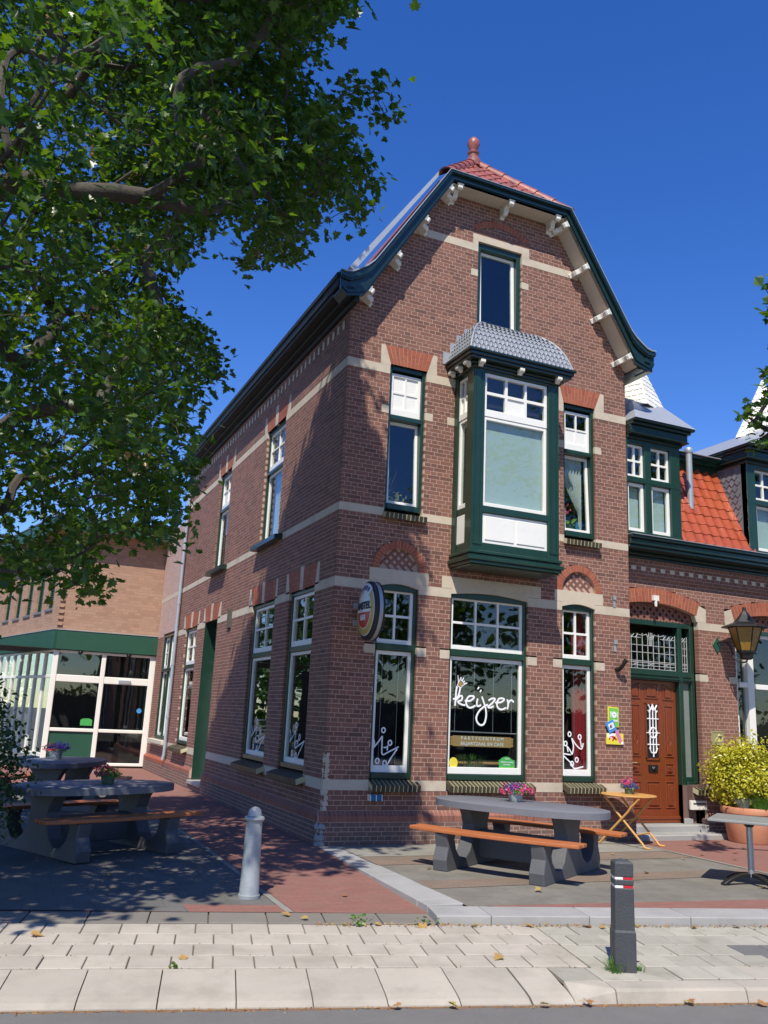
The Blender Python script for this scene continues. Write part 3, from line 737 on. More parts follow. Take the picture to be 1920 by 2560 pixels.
mb = MB(); mb.add([LC, RC, AP, (1.445, 1.02, 10.36), (2*CX-1.445, 1.02, 10.36)], [(0, 1, 2), (0, 2, 3), (1, 4, 2)]); mb.build('roof', 'tile_old', HOUSE)
# tiles on the hip
def tile_mesh(w_, l_, mat, name='roof_tile', amp=.022, th=.014, n=8):
    vs = []; fs = []
    for j, y in enumerate((0, l_)):
        for i in range(n+1):
            t = i/n; z = amp*math.sin(2*PI*t)*(1 if t < .5 else .55)
            vs += [(t*w_, y, z+th+(.018 if j == 0 else 0)), (t*w_, y, z+(.018 if j == 0 else 0)-.006)]
    k = 2*(n+1)
    for i in range(n):
        a = 2*i; fs += [(a, a+2, k+a+2, k+a), (a+1, k+a+1, k+a+3, a+3), (a, a+1, a+3, a+2)]
    fs += [(0, k, k+1, 1), (2*n, 2*n+1, k+2*n+1, k+2*n)]
    me = bpy.data.meshes.new(name); me.from_pydata(vs, [], fs); me.materials.append(MT[mat])
    me.polygons.foreach_set('use_smooth', [True]*len(me.polygons))
    if hasattr(me, 'set_sharp_from_angle'): me.set_sharp_from_angle(angle=R(50))
    return me
def lay_tiles(parent, me, o0, ux, uy, nrm, w_, exp_, nx, ny, inside, jit=.004):
    base = WL[parent.name]; rg = random.Random(9); cnt = 0
    for j in range(ny):
        for i in range(nx):
            p = o0+ux*(i*w_)+uy*(j*exp_)
            if not inside(p+ux*w_/2+uy*exp_/2): continue
            o = bpy.data.objects.new(me.name.split('.')[0], me); COL.objects.link(o); o.parent = parent
            mt = Matrix((ux, uy, nrm)).transposed().to_4x4(); mt = mt @ Matrix.Rotation(rg.uniform(-.012, .012), 4, 'Z')
            mt.translation = p-base+nrm*(.004+rg.uniform(0, jit)); o.matrix_local = mt; cnt += 1
    return cnt
tm = tile_mesh(.215, .36, 'tile_old')
ux = Vector((1, 0, 0)); uy = (AP-(LC+RC)/2).normalized(); nn = ux.cross(uy)
def in_hip(p):
    t = (p.z-LC.z)/(AP.z-LC.z); hw = (CX-1.445)*(1-t)-.02; return 0 <= t < .97 and abs(p.x-CX) < hw
lay_tiles(HOUSE, tm, LC+uy*.0+Vector((-.05, 0, 0)), ux, uy, nn, .215, .28, 12, 8, in_hip)
def ridge(a, b, n, r0=.11):
    a = Vector(a); b = Vector(b); d = (b-a)/n
    for i in range(n):
        mb = MB(); p = a+d*i; q = a+d*(i+1.12)
        t = d.normalized(); s_ = t.cross(Vector((0, 0, 1))).normalized(); up = s_.cross(t)
        vs = []; K = 8
        for (c_, rr) in ((p, r0*1.12), (q, r0*.92)):
            for k in range(K+1): an = PI*k/K-.25*math.cos(PI*k/K); vs.append(c_+s_*math.cos(an)*rr+up*math.sin(an)*rr*.85)
            for k in range(K+1): an = PI*k/K; vs.append(c_+s_*math.cos(an)*rr*.84+up*(math.sin(an)*rr*.7-.004))
        m2 = 2*(K+1)
        fs = [(k, k+1, m2+k+1, m2+k) for k in range(K)]+[(K+1+k, m2+K+1+k, m2+K+2+k, K+2+k) for k in range(K)]
        fs += [(k, K+1+k, K+2+k, k+1) for k in range(K)]+[(m2+k, m2+k+1, m2+K+2+k, m2+K+1+k) for k in range(K)]
        mb.add(vs, fs); mb.build('ridge_tile', 'tile_old', HOUSE, smooth=True)
ridge(RC+Vector((.05, 0, -.03)), AP+Vector((0, 0, .02)), 6); ridge(LC+Vector((-.05, 0, -.03)), AP+Vector((0, 0, .02)), 6); ridge((CX, 1.02, 11.72), (CX, D_, 11.72), 24)
mb = MB(); mb.lathe([(.20, -.12), (.17, 0), (.115, .10), (.085, .17), (.11, .20), (.11, .23), (.07, .26), (.085, .31), (.118, .40), (.105, .48), (.06, .535), (.01, .55)], (CX, 1.0, 11.72), 16)
mb.build('finial', 'tile_old', HOUSE, smooth=True)
# gable fascia: outline strips on the plane y = -0.35
out_ = [(-.331, 8.10), (-.24, 8.09), (-.14, 8.115), (-.04, 8.18), (.09, 8.275), (.20, 8.39), (.32, 8.575), (1.445, 10.37)]
inn_ = [(-.308, 7.825), (-.262, 7.775), (-.205, 7.728), (-.10, 7.752), (-.0, 7.775), (.07, 7.80), (.20, 8.02), (1.53, 10.205)]
o_all = out_+mir(out_)[::-1]; i_all = inn_+mir(inn_)[::-1]
def strip(ta, tb, w0, w1, name, mat, parent=HOUSE, bevel=0):
    mb = MB(); n = len(o_all)
    A = [(i_all[k][0]+(o_all[k][0]-i_all[k][0])*ta, i_all[k][1]+(o_all[k][1]-i_all[k][1])*ta) for k in range(n)]
    B = [(i_all[k][0]+(o_all[k][0]-i_all[k][0])*tb, i_all[k][1]+(o_all[k][1]-i_all[k][1])*tb) for k in range(n)]
    vs = [(x, -.35-w0, z) for x, z in A]+[(x, -.35-w0, z) for x, z in B]+[(x, -.35-w1, z) for x, z in A]+[(x, -.35-w1, z) for x, z in B]
    fs = []
    for k in range(n-1):
        fs += [(k, k+1, n+k+1, n+k), (2*n+k, 3*n+k, 3*n+k+1, 2*n+k+1), (k, 2*n+k, 2*n+k+1, k+1), (n+k, n+k+1, 3*n+k+1, 3*n+k)]
    fs += [(0, n, 3*n, 2*n), (n-1, 3*n-1, 4*n-1, 2*n-1)]
    mb.add(vs, fs); return mb.build(name, mat, parent)
fas = strip(0, 1, -.06, 0, 'fascia', 'greenblack'); strip(.12, .22, .001, .018, 'moulding', 'greenblack', fas); strip(.62, .97, .001, .035, 'moulding', 'greenblack', fas); strip(.70, .88, .036, .05, 'moulding', 'greenblack', fas)
strip(.985, 1.05, -.12, .055, 'fascia_cap', 'zinc', fas)
for s_ in (1, -1):
    for k, (h2, w2) in enumerate(((.095, .012), (.055, .03))):
        P = [(-.255, 7.84), (-.06, 7.86), (-.15, 7.86+.12)]
        cx_ = sum(p[0] for p in P)/3; cz_ = sum(p[1] for p in P)/3; sc_ = 1-.4*k
        P = [(cx_+(x-cx_)*sc_, cz_+(z-cz_)*sc_) for x, z in P]
        if s_ < 0: P = mir(P)
        mb = MB(); mb.prism(FRONT(-.35), P, .0, w2); mb.build('moulding', 'greenblack', fas)
# soffit boards
mb = MB()
for k in range(4, len(i_all)-5):
    a, b = i_all[k], i_all[k+1]
    d = Vector((b[0]-a[0], b[1]-a[1])); n_ = Vector((-d[1], d[0])).normalized()*.03
    mb.extr([(a[0], -.345, a[1]), (b[0], -.345, b[1]), (b[0]+n_[0], -.345, b[1]+n_[1]), (a[0]+n_[0], -.345, a[1]+n_[1])], (0, .36, 0))
mb.build('soffit', 'cream', HOUSE)
# end boxes at both eaves corners
for s_ in (1, -1):
    P = [(-.30, 7.83), (-.2, 7.74), (.0, 7.79), (.10, 7.87), (.10, 8.2), (-.1, 8.12), (-.30, 8.07)]
    if s_ < 0: P = mir(P)
    mb = MB(); mb.extr([(x, -.29, z) for x, z in P], (0, .285, 0)); mb.build('eaves_end', 'greenblack', HOUSE)
mb = MB(); P = mir([(-.33, 7.75), (.0, 7.75), (.0, 8.1), (-.33, 8.1)]); mb.extr([(x, -.29, z) for x, z in P], (0, D_, 0)); mb.build('eaves_gutter', 'greenblack', HOUSE)
# zinc verge flashing standing off the left slope
v0 = Vector((-.03, -.20, 8.23)); v1 = Vector((1.40, -.20, 10.40))
nn2 = Vector((-(v1.z-v0.z), 0, v1.x-v0.x)).normalized()
mb = MB(); mb.extr([v0+nn2*.03, v1+nn2*.02, v1+nn2*.07, v0+nn2*.12], (0, .10, 0)); mb.build('verge_flashing', 'zinc', HOUSE)
# carved brackets under the verge
BR = [(-.01, -.09), (-.01, .02), (.30, .02), (.30, -.11), (.24, -.125), (.215, -.075), (.15, -.06), (.13, -.115), (.07, -.13), (.03, -.10)]
BR = [(.0, .02), (.335, .02), (.335, -.075), (.30, -.10), (.262, -.085), (.245, -.05), (.20, -.05), (.165, -.075), (.15, -.145), (.10, -.175), (.045, -.15), (.02, -.20), (.0, -.20)]
def bracket(x, z, tx, tz, wd=.085):
    t = Vector((tx, 0, tz)).normalized(); n_ = Vector((-t.z, 0, t.x))
    if n_.z < 0 and abs(t.x) > .2: n_ = -n_
    mb = MB(); o = Vector((x, 0, z))-t*wd/2
    mb.extr([o+Vector((0, -y, 0))+n_*h for y, h in BR], t*wd)
    bk = mb.build('bracket', 'white_trim', HOUSE, bevel=.006)
    mb = MB(); o = Vector((x, 0, z))-t*(wd/2+.012)
    mb.extr([o+Vector((0, -y, 0))+n_*h for y, h in [(.0, -.022), (.342, -.022), (.342, .0), (0, .0)]], t*(wd+.024)); mb.build('bracket_cap', 'white_trim', bk)
sl0, sl1 = Vector((.07, 7.80)), Vector((1.53, 10.205)); td = sl1-sl0
for f in (.06, .36, .67, .955):
    p = sl0+td*f; bracket(p.x, p.y, td.x, td.y); bracket(2*CX-p.x, p.y, td.x, -td.y)
for x in (1.66, CX+.02, 2*CX-1.66): bracket(x, 10.205, 1, 0)
# ------------------------------------------------------------------ bay window
B0, B1, BD = 1.835, 3.385, .60
Tb = FRONT(-BD); Tl = SIDE(B0)
mb = MB()
for a, b in ((B0, 2.035), (3.185, B1)): mb.wbox(Tb, a, b, 4.10, 6.98, -.20, 0)
mb.wbox(Tb, 2.035, 3.185, 4.105, 4.235, -.12, -.004); mb.wbox(Tb, 2.035, 3.185, 4.69, 4.795, -.12, -.003); mb.wbox(Tb, 2.035, 3.185, 6.905, 6.98, -.12, -.003)
for a, b in ((B0, B0+.18), (3.205, B1)):
    mb.box(a, b, -.12, .05, 4.102, 6.98)
    mb.box(a+.02, b-.02, -.42, -.119, 4.105, 4.235); mb.box(a+.02, b-.02, -.42, -.119, 4.69, 4.78); mb.box(a+.02, b-.02, -.42, -.119, 6.87, 6.98)
BAY = mb.build('bay_window', 'green', HOUSE, bevel=.008)
mb = MB()
for x in (B0+.05, B0+.145, 3.235, 3.335): mb.wbox(Tb, x-.006, x+.006, 4.25, 6.9, .0, .008)
mb.wbox(Tb, B0+.03, B0+.17, 4.20, 4.24, 0, .014); mb.wbox(Tb, 3.215, 3.355, 4.20, 4.24, 0, .014); mb.build('post_moulding', 'green', BAY)
sash(BAY, Tb, 2.04, 3.18, 6.20, 6.90, cols=3, rows=2, bb=.115, b=.045, bar=.045, solid={(1, 0)}, w0=-.10, w1=-.035)
sash(BAY, Tb, 2.04, 3.18, 4.80, 6.198, b=.05, bb=.055, bt=.05, w0=-.11, w1=-.045)
mb = MB(); mb.wbox(Tb, 2.04, 3.18, 4.24, 4.685, -.08, -.035)
mb.build('panel_frame', 'white', BAY)
for a, b in ((2.085, 2.585), (2.635, 3.135)):
    mb = MB(); mb.wbox(Tb, a, b, 4.285, 4.64, -.034, -.022); mb.build('panel', 'white', BAY, bevel=.01)
sash(BAY, Tl, -.42, -.118, 6.20, 6.868, cols=2, rows=2, b=.04, bb=.10, bar=.03, w0=-.09, w1=-.02, solid={(0, 0), (1, 0)})
sash(BAY, Tl, -.42, -.118, 4.785, 6.198, b=.045, w0=-.10, w1=-.03)
mb = MB(); mb.wbox(Tl, -.42, -.118, 4.24, 4.685, -.07, -.025); mb.build('panel', 'white', BAY, bevel=.01)
Tr = lambda u, z, w: (B1+w, u, z)
sash(BAY, Tr, -.42, -.118, 6.20, 6.868, cols=2, rows=2, b=.04, bb=.10, bar=.03, w0=-.09, w1=-.02, solid={(0, 0), (1, 0)})
sash(BAY, Tr, -.42, -.118, 4.785, 6.198, b=.045, w0=-.10, w1=-.03)
mb = MB(); mb.wbox(Tr, -.42, -.118, 4.24, 4.685, -.07, -.025); mb.build('panel', 'white', BAY, bevel=.01)
mb = MB()
for e, z0, z1 in ((.035, 4.06, 4.11), (.015, 4.02, 4.06), (.055, 3.96, 4.02), (.03, 3.91, 3.96), (.0, 3.885, 3.91)): mb.box(B0-e, B1+e, -BD-e, 0.0, z0, z1)
mb.build('bay_base', 'green', BAY, bevel=.01)
mb = MB()
for e, z0, z1 in ((.03, 6.94, 6.985), (.055, 6.985, 7.03), (.15, 7.03, 7.075), (.175, 7.075, 7.13), (.205, 7.13, 7.175)): mb.box(B0-e, B1+e, -BD-e, .0, z0, z1)
mb.build('cornice', 'greenblack', BAY, bevel=.012)
def bbr(T, u):
    mb = MB(); P = [(.05, 7.03), (.15, 7.03), (.15, 6.985), (.125, 6.965), (.10, 6.985), (.085, 6.955), (.05, 6.94)]
    mb.add([T(u-.04, z, q) for q, z in P]+[T(u+.04, z, q) for q, z in P], [tuple(range(6, -1, -1)), tuple(range(7, 14))]+[(i, (i+1) % 7, 7+(i+1) % 7, 7+i) for i in range(7)])
    mb.build('bracket', 'white_trim', BAY, bevel=.004)
for u in (1.91, 2.61, 3.31): bbr(Tb, u)
for u in (-.55, -.30, -.06): bbr(Tl, u)
mb = MB(); mb.box(2.04, 3.18, -.40, -.395, 4.2, 6.95); mb.box(1.9, 3.3, -.40, .3, 6.92, 6.93); 
mb.build('bay_ceiling', 'dark_room', BAY)
mb = MB(); mb.box(1.86, 3.38, .05, .9, 4.0, 6.95); mb.build('room_interior', 'dark_room', HOUSE)
mb = MB(); mb.box(2.06, 3.16, -.475, -.465, 4.82, 6.18)
tag(mb.build('window_blind', 'blind'), 'pale mint pleated blind behind the big pane of the bay window', 'blind')
# curved slate roof of the bay
prof = [(0, 7.177), (.035, 7.30), (.085, 7.44), (.15, 7.57), (.24, 7.69), (.35, 7.79), (.47, 7.86), (.55, 7.885)]
x0_, x1_, yf = B0-.15, B1+.15, -BD-.15
mb = MB(); P = []
for d, z in prof: P.append([(x0_+d, .0, z), (x0_+d, yf+d, z), (x1_-d, yf+d, z), (x1_-d, .0, z)])
vs = [q for ring in P for q in ring]; fs = []
for i in range(len(prof)-1):
    for k in range(3): fs.append((4*i+k, 4*i+k+1, 4*i+4+k+1, 4*i+4+k))
fs.append(tuple(4*(len(prof)-1)+k for k in (0, 1, 2, 3)))
mb.add(vs, fs); BROOF = mb.build('bay_roof', 'lead', HOUSE)
def pr(s):
    s = s*(len(prof)-1); i = min(int(s), len(prof)-2); t = s-i
    return prof[i][0]+(prof[i+1][0]-prof[i][0])*t, prof[i][1]+(prof[i+1][1]-prof[i][1])*t
ns = 10; sw = .08
for j in range(ns):
    s0, s1 = max(0, (j-.05)/ns), min(1, (j+1.18)/ns)
    d0, z0 = pr(s0); d1, z1 = pr(s1)
    for face in range(2):
        if face == 0: L0, L1 = x0_+d0, x1_-d0; M0, M1 = x0_+d1, x1_-d1
        else: L0, L1 = yf+d0, 0.; M0, M1 = yf+d1, 0.
        n = int((L1-L0)/sw)+1; off = (j % 2)*.5
        for i in range(n+1):
            a = L0+(i-off)*sw; b = a+sw
            a_, b_ = max(a, L0), min(b, L1); am, bm_ = max(a, M0), min(b, M1)
            if b_-a_ < .02: continue
            if bm_-am < .01: am = bm_ = min(max((a+b)/2, M0), M1)
            mid = (a_+b_)/2; th = .006
            if face == 0: v = [(a_+.003, yf+d0-th, z0+.035), (mid, yf+d0-th-.002, z0-.004), (b_-.003, yf+d0-th, z0+.035), (bm_, yf+d1-.002, z1), (am, yf+d1-.002, z1)]
            else: v = [(x0_+d0-th, a_+.003, z0+.035), (x0_+d0-th-.002, mid, z0-.004), (x0_+d0-th, b_-.003, z0+.035), (x0_+d1-.002, bm_, z1), (x0_+d1-.002, am, z1)]
            mb = MB(); c_ = Vector((.006, .010, -.006)) if face == 0 else Vector((.010, .006, -.006))
            mb.add(v+[tuple(Vector(q)+c_) for q in v], [(0, 1, 2, 3, 4), (0, 5, 6, 1), (1, 6, 7, 2), (2, 7, 8, 3), (4, 9, 5, 0)])
            mb.build('slate', 'lead', BROOF)
mb = MB(); mb.tube([(x0_+d-.005, yf+d-.005, z+.008) for d, z in prof], .018, 6); mb.tube([(x1_-d+.005, yf+d-.005, z+.008) for d, z in prof], .018, 6)
mb.box(x0_+.53, x1_-.53, -.24, .0, 7.87, 7.91); mb.build('hip_flashing', 'lead', BROOF)
for i, (a, z0, z1) in enumerate([(1.60, 7.16, 7.36), (1.72, 7.30, 7.54), (1.83, 7.47, 7.70), (1.97, 7.62, 7.84), (2.08, 7.70, 7.89)]):
    mb = MB(); mb.wbox(F0, a, a+.17, z0, z1, .003, .008+.001*i); mb.build('step_flashing', 'zinc', BROOF)
    mb = MB(); mb.wbox(F0, 2*CX-a-.17, 2*CX-a, z0, z1, .003, .008+.001*i); mb.build('step_flashing', 'zinc', BROOF)
# iron fittings on the front wall
for z in (3.69, 2.97):
    mb = MB(); mb.wbox(F0, 4.865, 4.91, z-.09, z+.09, .002, .014); mb.wbox(F0, 4.86, 4.915, z+.03, z+.10, .014, .03); tag(mb.build('wall_bracket', 'galv'), 'small grey steel bracket on the brick wall, %s of the pair' % ('upper' if z > 3.3 else 'lower'), 'bracket')
mb = MB(); mb.tube([(4.91, 0, 2.60), (4.915, -.05, 2.59), (4.94, -.13, 2.66), (4.955, -.16, 2.72)], [.035, .035, .03, .028], 10); mb.tube([(4.95, -.15, 2.70), (4.97, -.18, 2.75)], [.036, .036], 10)
tag(mb.build('spotlight', 'metal_dark', smooth=True), 'small black spotlight pointing up on the brick wall left of the front door', 'spotlight')

# ================================================================== RIGHT HOUSE
RH = thing('terraced_house', 'low terraced house with red-brown front door, orange roof tiles and dormers', 'house', (5.2, .3, 0))
RY = .30; FR_ = FRONT(RY)
DO = (5.03, 6.95)                                     # door opening
dseg, dpar = seg_hole(5.03, 6.92, 3.66, .155)
def arch_out(par, th):
    c, zc, Rr, h = par
    def f(z):
        d = (Rr+th)**2-(z-zc)**2
        if d <= 0: return None
        q = min(h+th*.45, math.sqrt(d)); return (c-q, c+q)
    return f
WO = (7.80, 9.75); wseg, wpar = seg_hole(7.80, 9.75, 3.66, .155)
RW = Wall()
rh = [(DO[0], DO[1], -1, 3.66), (5, 7, 3.66, 4.1, arch_out(dpar, .235)), (6.85, 7.14, 3.54, 3.86), (6.95, 7.13, 2.53, 2.655), (WO[0], WO[1], .82, 3.66), (7.7, 9.8, 3.66, 4.1, arch_out(wpar, .235)),
      (7.585, 7.80, 3.54, 3.86), (7.62, 7.80, 2.53, 2.655), (6.66, 7.0, .42, .56)]
RBZ = [.68, 3.42]
rzs = course_edges(.42, .68)[:-1]+[.68]+course_edges(.81, 3.42)[:-1]+[3.42]+course_edges(3.555, 4.22)
RW.field(FR_, rzs, (5.2, 13), rh, bandz=RBZ)
rwall = RW.finish(RH, ('brick_pink', 'mortar'), 300)
RP = Wall(); RP.field(FR_, course_edges(-.06, .275, .06), (6.97, 13), [], w=.05, depth=.15); RP.finish(RH, ('brick_dark', 'mortar'), 60)
RP = Wall(); RP.field(FR_, [4.22, 4.28, 4.34], (5.2, 13), [], w=.03); RP.field(FR_, [4.34, 4.405], (5.2, 13), [], w=.028); RP.field(FR_, [4.405, 4.465, 4.53], (5.2, 13), [], w=.035); RP.finish(RH, ('brick_pink', 'mortar'), 40)
k = 0
while 5.27+.213*k < 10.5:
    u = 5.27+.213*k; mb = MB(); mb.wbox(FR_, u, u+.095, 4.338, 4.407, 0, .036); mb.build('frieze_tile', 'cream', RH); k += 1
# soldier course of the plinth
for i in range(60):
    a = 6.98+i*.075; P = [(-.02, .275), (.052, .275), (.052, .345), (.0, .41), (-.02, .41)]
    mb = MB(); mb.add([FR_(a, z, ww) for ww, z in P]+[FR_(a+.067, z, ww) for ww, z in P], [(4,3,2,1,0),(5,6,7,8,9)]+[(q,(q+1)%5,5+(q+1)%5,5+q) for q in range(5)]); mb.build('soldier_brick', 'brick_red', RH)
mb = MB(); P = [(-.02, .27), (.046, .27), (.046, .342), (-.004, .414), (-.02, .414)]
mb.add([FR_(6.97, z, ww) for ww, z in P]+[FR_(13, z, ww) for ww, z in P], [(4,3,2,1,0),(5,6,7,8,9)]+[(q,(q+1)%5,5+(q+1)%5,5+q) for q in range(5)]); mb.build('soldier_bed', 'mortar', RH)
for a, b, z0, z1 in [(6.97, 7.80, .68, .81), (7.80, 13, .68, .81), (6.95, 7.80, 3.42, 3.555), (9.75, 13, 3.42, 3.555), (6.95, 7.13, 2.53, 2.655), (7.62, 7.80, 2.53, 2.655)]:
    mb = MB(); mb.wbox(FR_, a, b, z0+.002, z1-.002, -.1, .004); mb.build('stone_band', 'stone', RH)
for s0, poly in ((1, [(6.92, 3.555), (7.14, 3.555), (7.14, 3.79), (6.95, 3.865), (6.885, 3.665)]), (2, [(7.585, 3.555), (7.83, 3.555), (7.84, 3.665), (7.77, 3.865), (7.585, 3.79)])):
    mb = MB(); mb.prism(FR_, poly, -.1, .004); mb.build('stone_springer', 'stone', RH)
for par in (dpar, wpar):
    c, zc, Rr, h = par; a_ = math.asin(h/Rr)
    def fn(t, s):
        an = PI/2+a_-2*a_*t; q = Rr+.235*s; return (c+q*math.cos(an), zc+q*math.sin(an))
    voussoirs(RH, FR_, fn, 27, 'brick_orange', -.1, .008, gap=.05, split=.36).build('arch_bed', 'mortar', RH)
    # tympanum: diagonal brick infill, recessed
    pts = [(c-h+2*h*i/20, zc+math.sqrt(Rr*Rr-(2*h*i/20-h)**2)+.01) for i in range(21)]
    mb = MB(); mb.prism(FR_, [(c-h, 3.50)]+pts+[(c+h, 3.50)], -.16, -.1275); mb.build('tympanum', 'brick_pink', RH)
    x = c-h+.04
    kk = 0
    while x < c+h-.04:
        top = zc+math.sqrt(max(0, Rr*Rr-(x-c)**2)); z = 3.535
        while z < top-.0:
            ang = PI/4 if (kk+round((z-3.535)/.07)) % 2 else -PI/4
            P = [(x+a*math.cos(ang)-b*math.sin(ang), z+a*math.sin(ang)+b*math.cos(ang)) for a, b in [(-.048, -.024), (.048, -.024), (.048, .024), (-.048, .024)]]
            mb = MB(); mb.prism(FR_, P, -.14, -.125); mb.build('infill_brick', 'brick_pink', RH); z += .070
        x += .070; kk += 1
# entrance: frame, leaded lights, door
ent = frame(RH, FR_, 5.04, 6.94, .0, 3.51, b=.075, posts=[(6.60, 6.69), (5.42, 5.51)], transoms=[(2.50, 2.56)], head=.08, sillh=.02, w0=-.26, w1=-.12, name='door_frame')
mb = MB()
for a, b in ((5.51, 6.60), (6.69, 6.865), (5.115, 5.42)):
    mb.wbox(FR_, a, b, 2.56, 2.68, -.22, -.13); mb.wbox(FR_, a, b, 2.585, 2.61, -.13, -.105); mb.wbox(FR_, a-.01, b+.01, 2.53, 2.555, -.13, -.085)
mb.build('transom', 'green', ent, bevel=.005)
def leaded(u0, u1, z0, z1, nu, fancy):
    mb = MB(); mb.wbox(FR_, u0, u1, z0, z1, -.205, -.20); mb.build('pane', 'glass', ent)
    mb = MB(); r = .006; Wd = -.197
    def ln(*P): mb.tube([FR_(u, z, Wd) for u, z in P], r, 5)
    H = z1-z0
    for i in range(nu+1): u = u0+(u1-u0)*i/nu; ln((u, z0), (u, z0+H*(.93 if i % 3 else .99)))
    for f in (.0, .09, .17, .21, .45, .65): ln((u0, z0+H*f), (u1, z0+H*f))
    ln((u0, z0+H*.86), (u0+(u1-u0)*.3, z0+H*.86)); ln((u1, z0+H*.86), (u1-(u1-u0)*.3, z0+H*.86))
    for f in ([.06, .14, .22, .78, .86, .94] if fancy else [.3, .6]):
        u = u0+(u1-u0)*f; ln((u-.035, z0+H*.84), (u+.03, z0+H*.955))
    if fancy:
        c = (u0+u1)/2
        for q in (.05, .08): ln(*[(c+q*math.cos(PI+PI*i/8), z0+H*.96+q*math.sin(PI+PI*i/8)) for i in range(9)])
        for q in (-.022, 0, .022): ln((c+q, z0+H*.65), (c+q*1.6, z0+H*1.02))
        for q in (.2, .5, .8):
            cu = u0+(u1-u0)*q; ln((cu-.05, z0+H*.10), (cu+.05, z0+H*.16)); ln((cu-.05, z0+H*.16), (cu+.05, z0+H*.10))
        for sgn in (-1, 1): ln(*[(c+sgn*(.08+.22*i/6), z0+H*(.97-.04*math.sin(PI*i/6))) for i in range(7)])
    mb.build('lead_cames', 'leadcame', ent)
leaded(5.52, 6.595, 2.69, 3.30, 9, True); leaded(6.70, 6.86, 2.69, 3.30, 3, False); leaded(5.12, 5.41, 2.69, 3.30, 3, False)
for a, b in ((6.69, 6.865), (5.12, 5.42)): mb = MB(); mb.wbox(FR_, a, b, .86, 2.50, -.20, -.19); mb.build('sidelight', 'frost', ent)
mb = MB(); mb.wbox(FR_, 6.69, 6.865, .80, .86, -.22, -.09); mb.wbox(FR_, 6.69, 6.865, .86, .93, -.2, -.14); mb.build('sidelight_sill', 'green', ent, bevel=.01)
room(RH, FR_, 5.05, 6.93, 2.5, 3.5, w0=-.27, w1=-1.2)
mb = MB(); mb.wbox(FR_, 6.60, 6.95, .0, .80, -.30, -.12); mb.wbox(FR_, 6.69, 6.97, .42, .81, -.12, -.001); mb.build('wall_below_sidelight', 'brick_dark', RH)
brick_sill(RH, FR_, 6.70, 7.0, .815, n=4, w0=-.12)
mb = MB(); mb.wbox(FR_, 6.66, 7.0, .415, .565, -.05, .006); vo = mb.build('vent', 'white_trim', RH, bevel=.006)
mb = MB(); mb.wbox(FR_, 6.70, 6.98, .50, .525, -.02, .0065); mb.build('vent_slot', 'black', vo)
DW = -.215                                             # door leaf
mb = MB(); mb.wbox(FR_, 5.515, 6.595, .19, 2.50, DW-.05, DW); door = mb.build('front_door', 'wood_door', RH, bevel=.006)
def panel(u0, u1, z0, z1, deep=.016, nm='door_panel'):
    mb = MB(); e = .018
    for a, b, c, d in ((u0, u1, z0, z0+e), (u0, u1, z1-e, z1), (u0, u0+e, z0+e, z1-e), (u1-e, u1, z0+e, z1-e)): mb.wbox(FR_, a, b, c, d, DW, DW+.014)
    mb.wbox(FR_, u0+.045, u1-.045, z0+.045, z1-.045, DW, DW+.018); return mb.build(nm, 'wood_door', door, bevel=.006)
def strips(P, rr=.007):
    for s in P: mb = MB(); mb.tube([FR_(u, z, DW+.019) for u, z in s], rr, 5); mb.build('door_carving', 'wood_door', door)
L0, L1, M0, M1, R0, R1 = 5.60, 5.80, 5.91, 6.20, 6.31, 6.51
for a, b in ((L0, L1), (R0, R1)):
    panel(a, b, 1.24, 2.09); panel(a, b, .95, 1.14); panel(a, b, .42, .85)
    c = (a+b)/2
    strips([[(c-.045, 1.5), (c+.03, 1.66)], [(c+.045, 1.5), (c-.03, 1.66)], [(c, 1.42), (c+.04, 1.5), (c, 1.58), (c-.04, 1.5), (c, 1.42)], [(c-.02, 1.7), (c-.02, 2.0)], [(c+.02, 1.7), (c+.02, 2.0)], [(c-.04, .5), (c+.04, .78)], [(c+.04, .5), (c-.04, .78)], [(c-.04, 1.02), (c+.04, 1.02)], [(c-.04, 1.06), (c+.04, 1.06)]])
panel(M0, M1, .42, .85); panel(M0, M1, 2.19, 2.44)
strips([[(6.02, .50), (6.04, .72), (6.05, .78)], [(6.09, .50), (6.07, .72), (6.06, .78)], [(6.0, 2.35), (6.03, 2.40)], [(6.05, 2.33), (6.05, 2.40)], [(6.10, 2.35), (6.07, 2.40)]])
for s_, a, b in ((1, L0, L1), (-1, R0, R1)):
    lo, hi = (2.36, 2.44) if s_ > 0 else (2.44, 2.36)
    P = [(a, 2.19), (b, 2.19), (b, hi), (a, lo)]
    mb = MB(); 
    for i in range(4):
        p, q = P[i], P[(i+1) % 4]; mb.tube([FR_(*p, DW+.006), FR_(*q, DW+.006)], .011, 6)
    cx_ = sum(p[0] for p in P)/4; cz_ = sum(p[1] for p in P)/4
    mb.prism(FR_, [(cx_+(u-cx_)*.62, cz_+(z-cz_)*.62) for u, z in P], DW, DW+.016); mb.build('door_panel', 'wood_door', door)
mb = MB(); mb.wbox(FR_, M0+.02, M1-.02, 1.22, 2.10, DW, DW+.003); mb.build('door_light', 'black', door)
mb = MB()
for a, b, c, d in ((M0, M0+.02, 1.2, 2.12), (M1-.02, M1, 1.2, 2.12), (M0, M1, 1.19, 1.22), (M0, M1, 2.10, 2.125)): mb.wbox(FR_, a, b, c, d, DW, DW+.02)
mb.build('door_light_frame', 'wood_door', door)
mb = MB(); q = (M0+M1)/2; Wg = DW+.028
def g(*P, r=.011): mb.tube([FR_(u, z, Wg) for u, z in P], r, 6)
for dx in (-.065, 0, .065): g((q+dx, 1.36), (q+dx, 1.98))
for z in (1.44, 1.86): g((q-.12, z), (q+.12, z))
g((q-.14, 1.63), (q+.14, 1.63), r=.009)
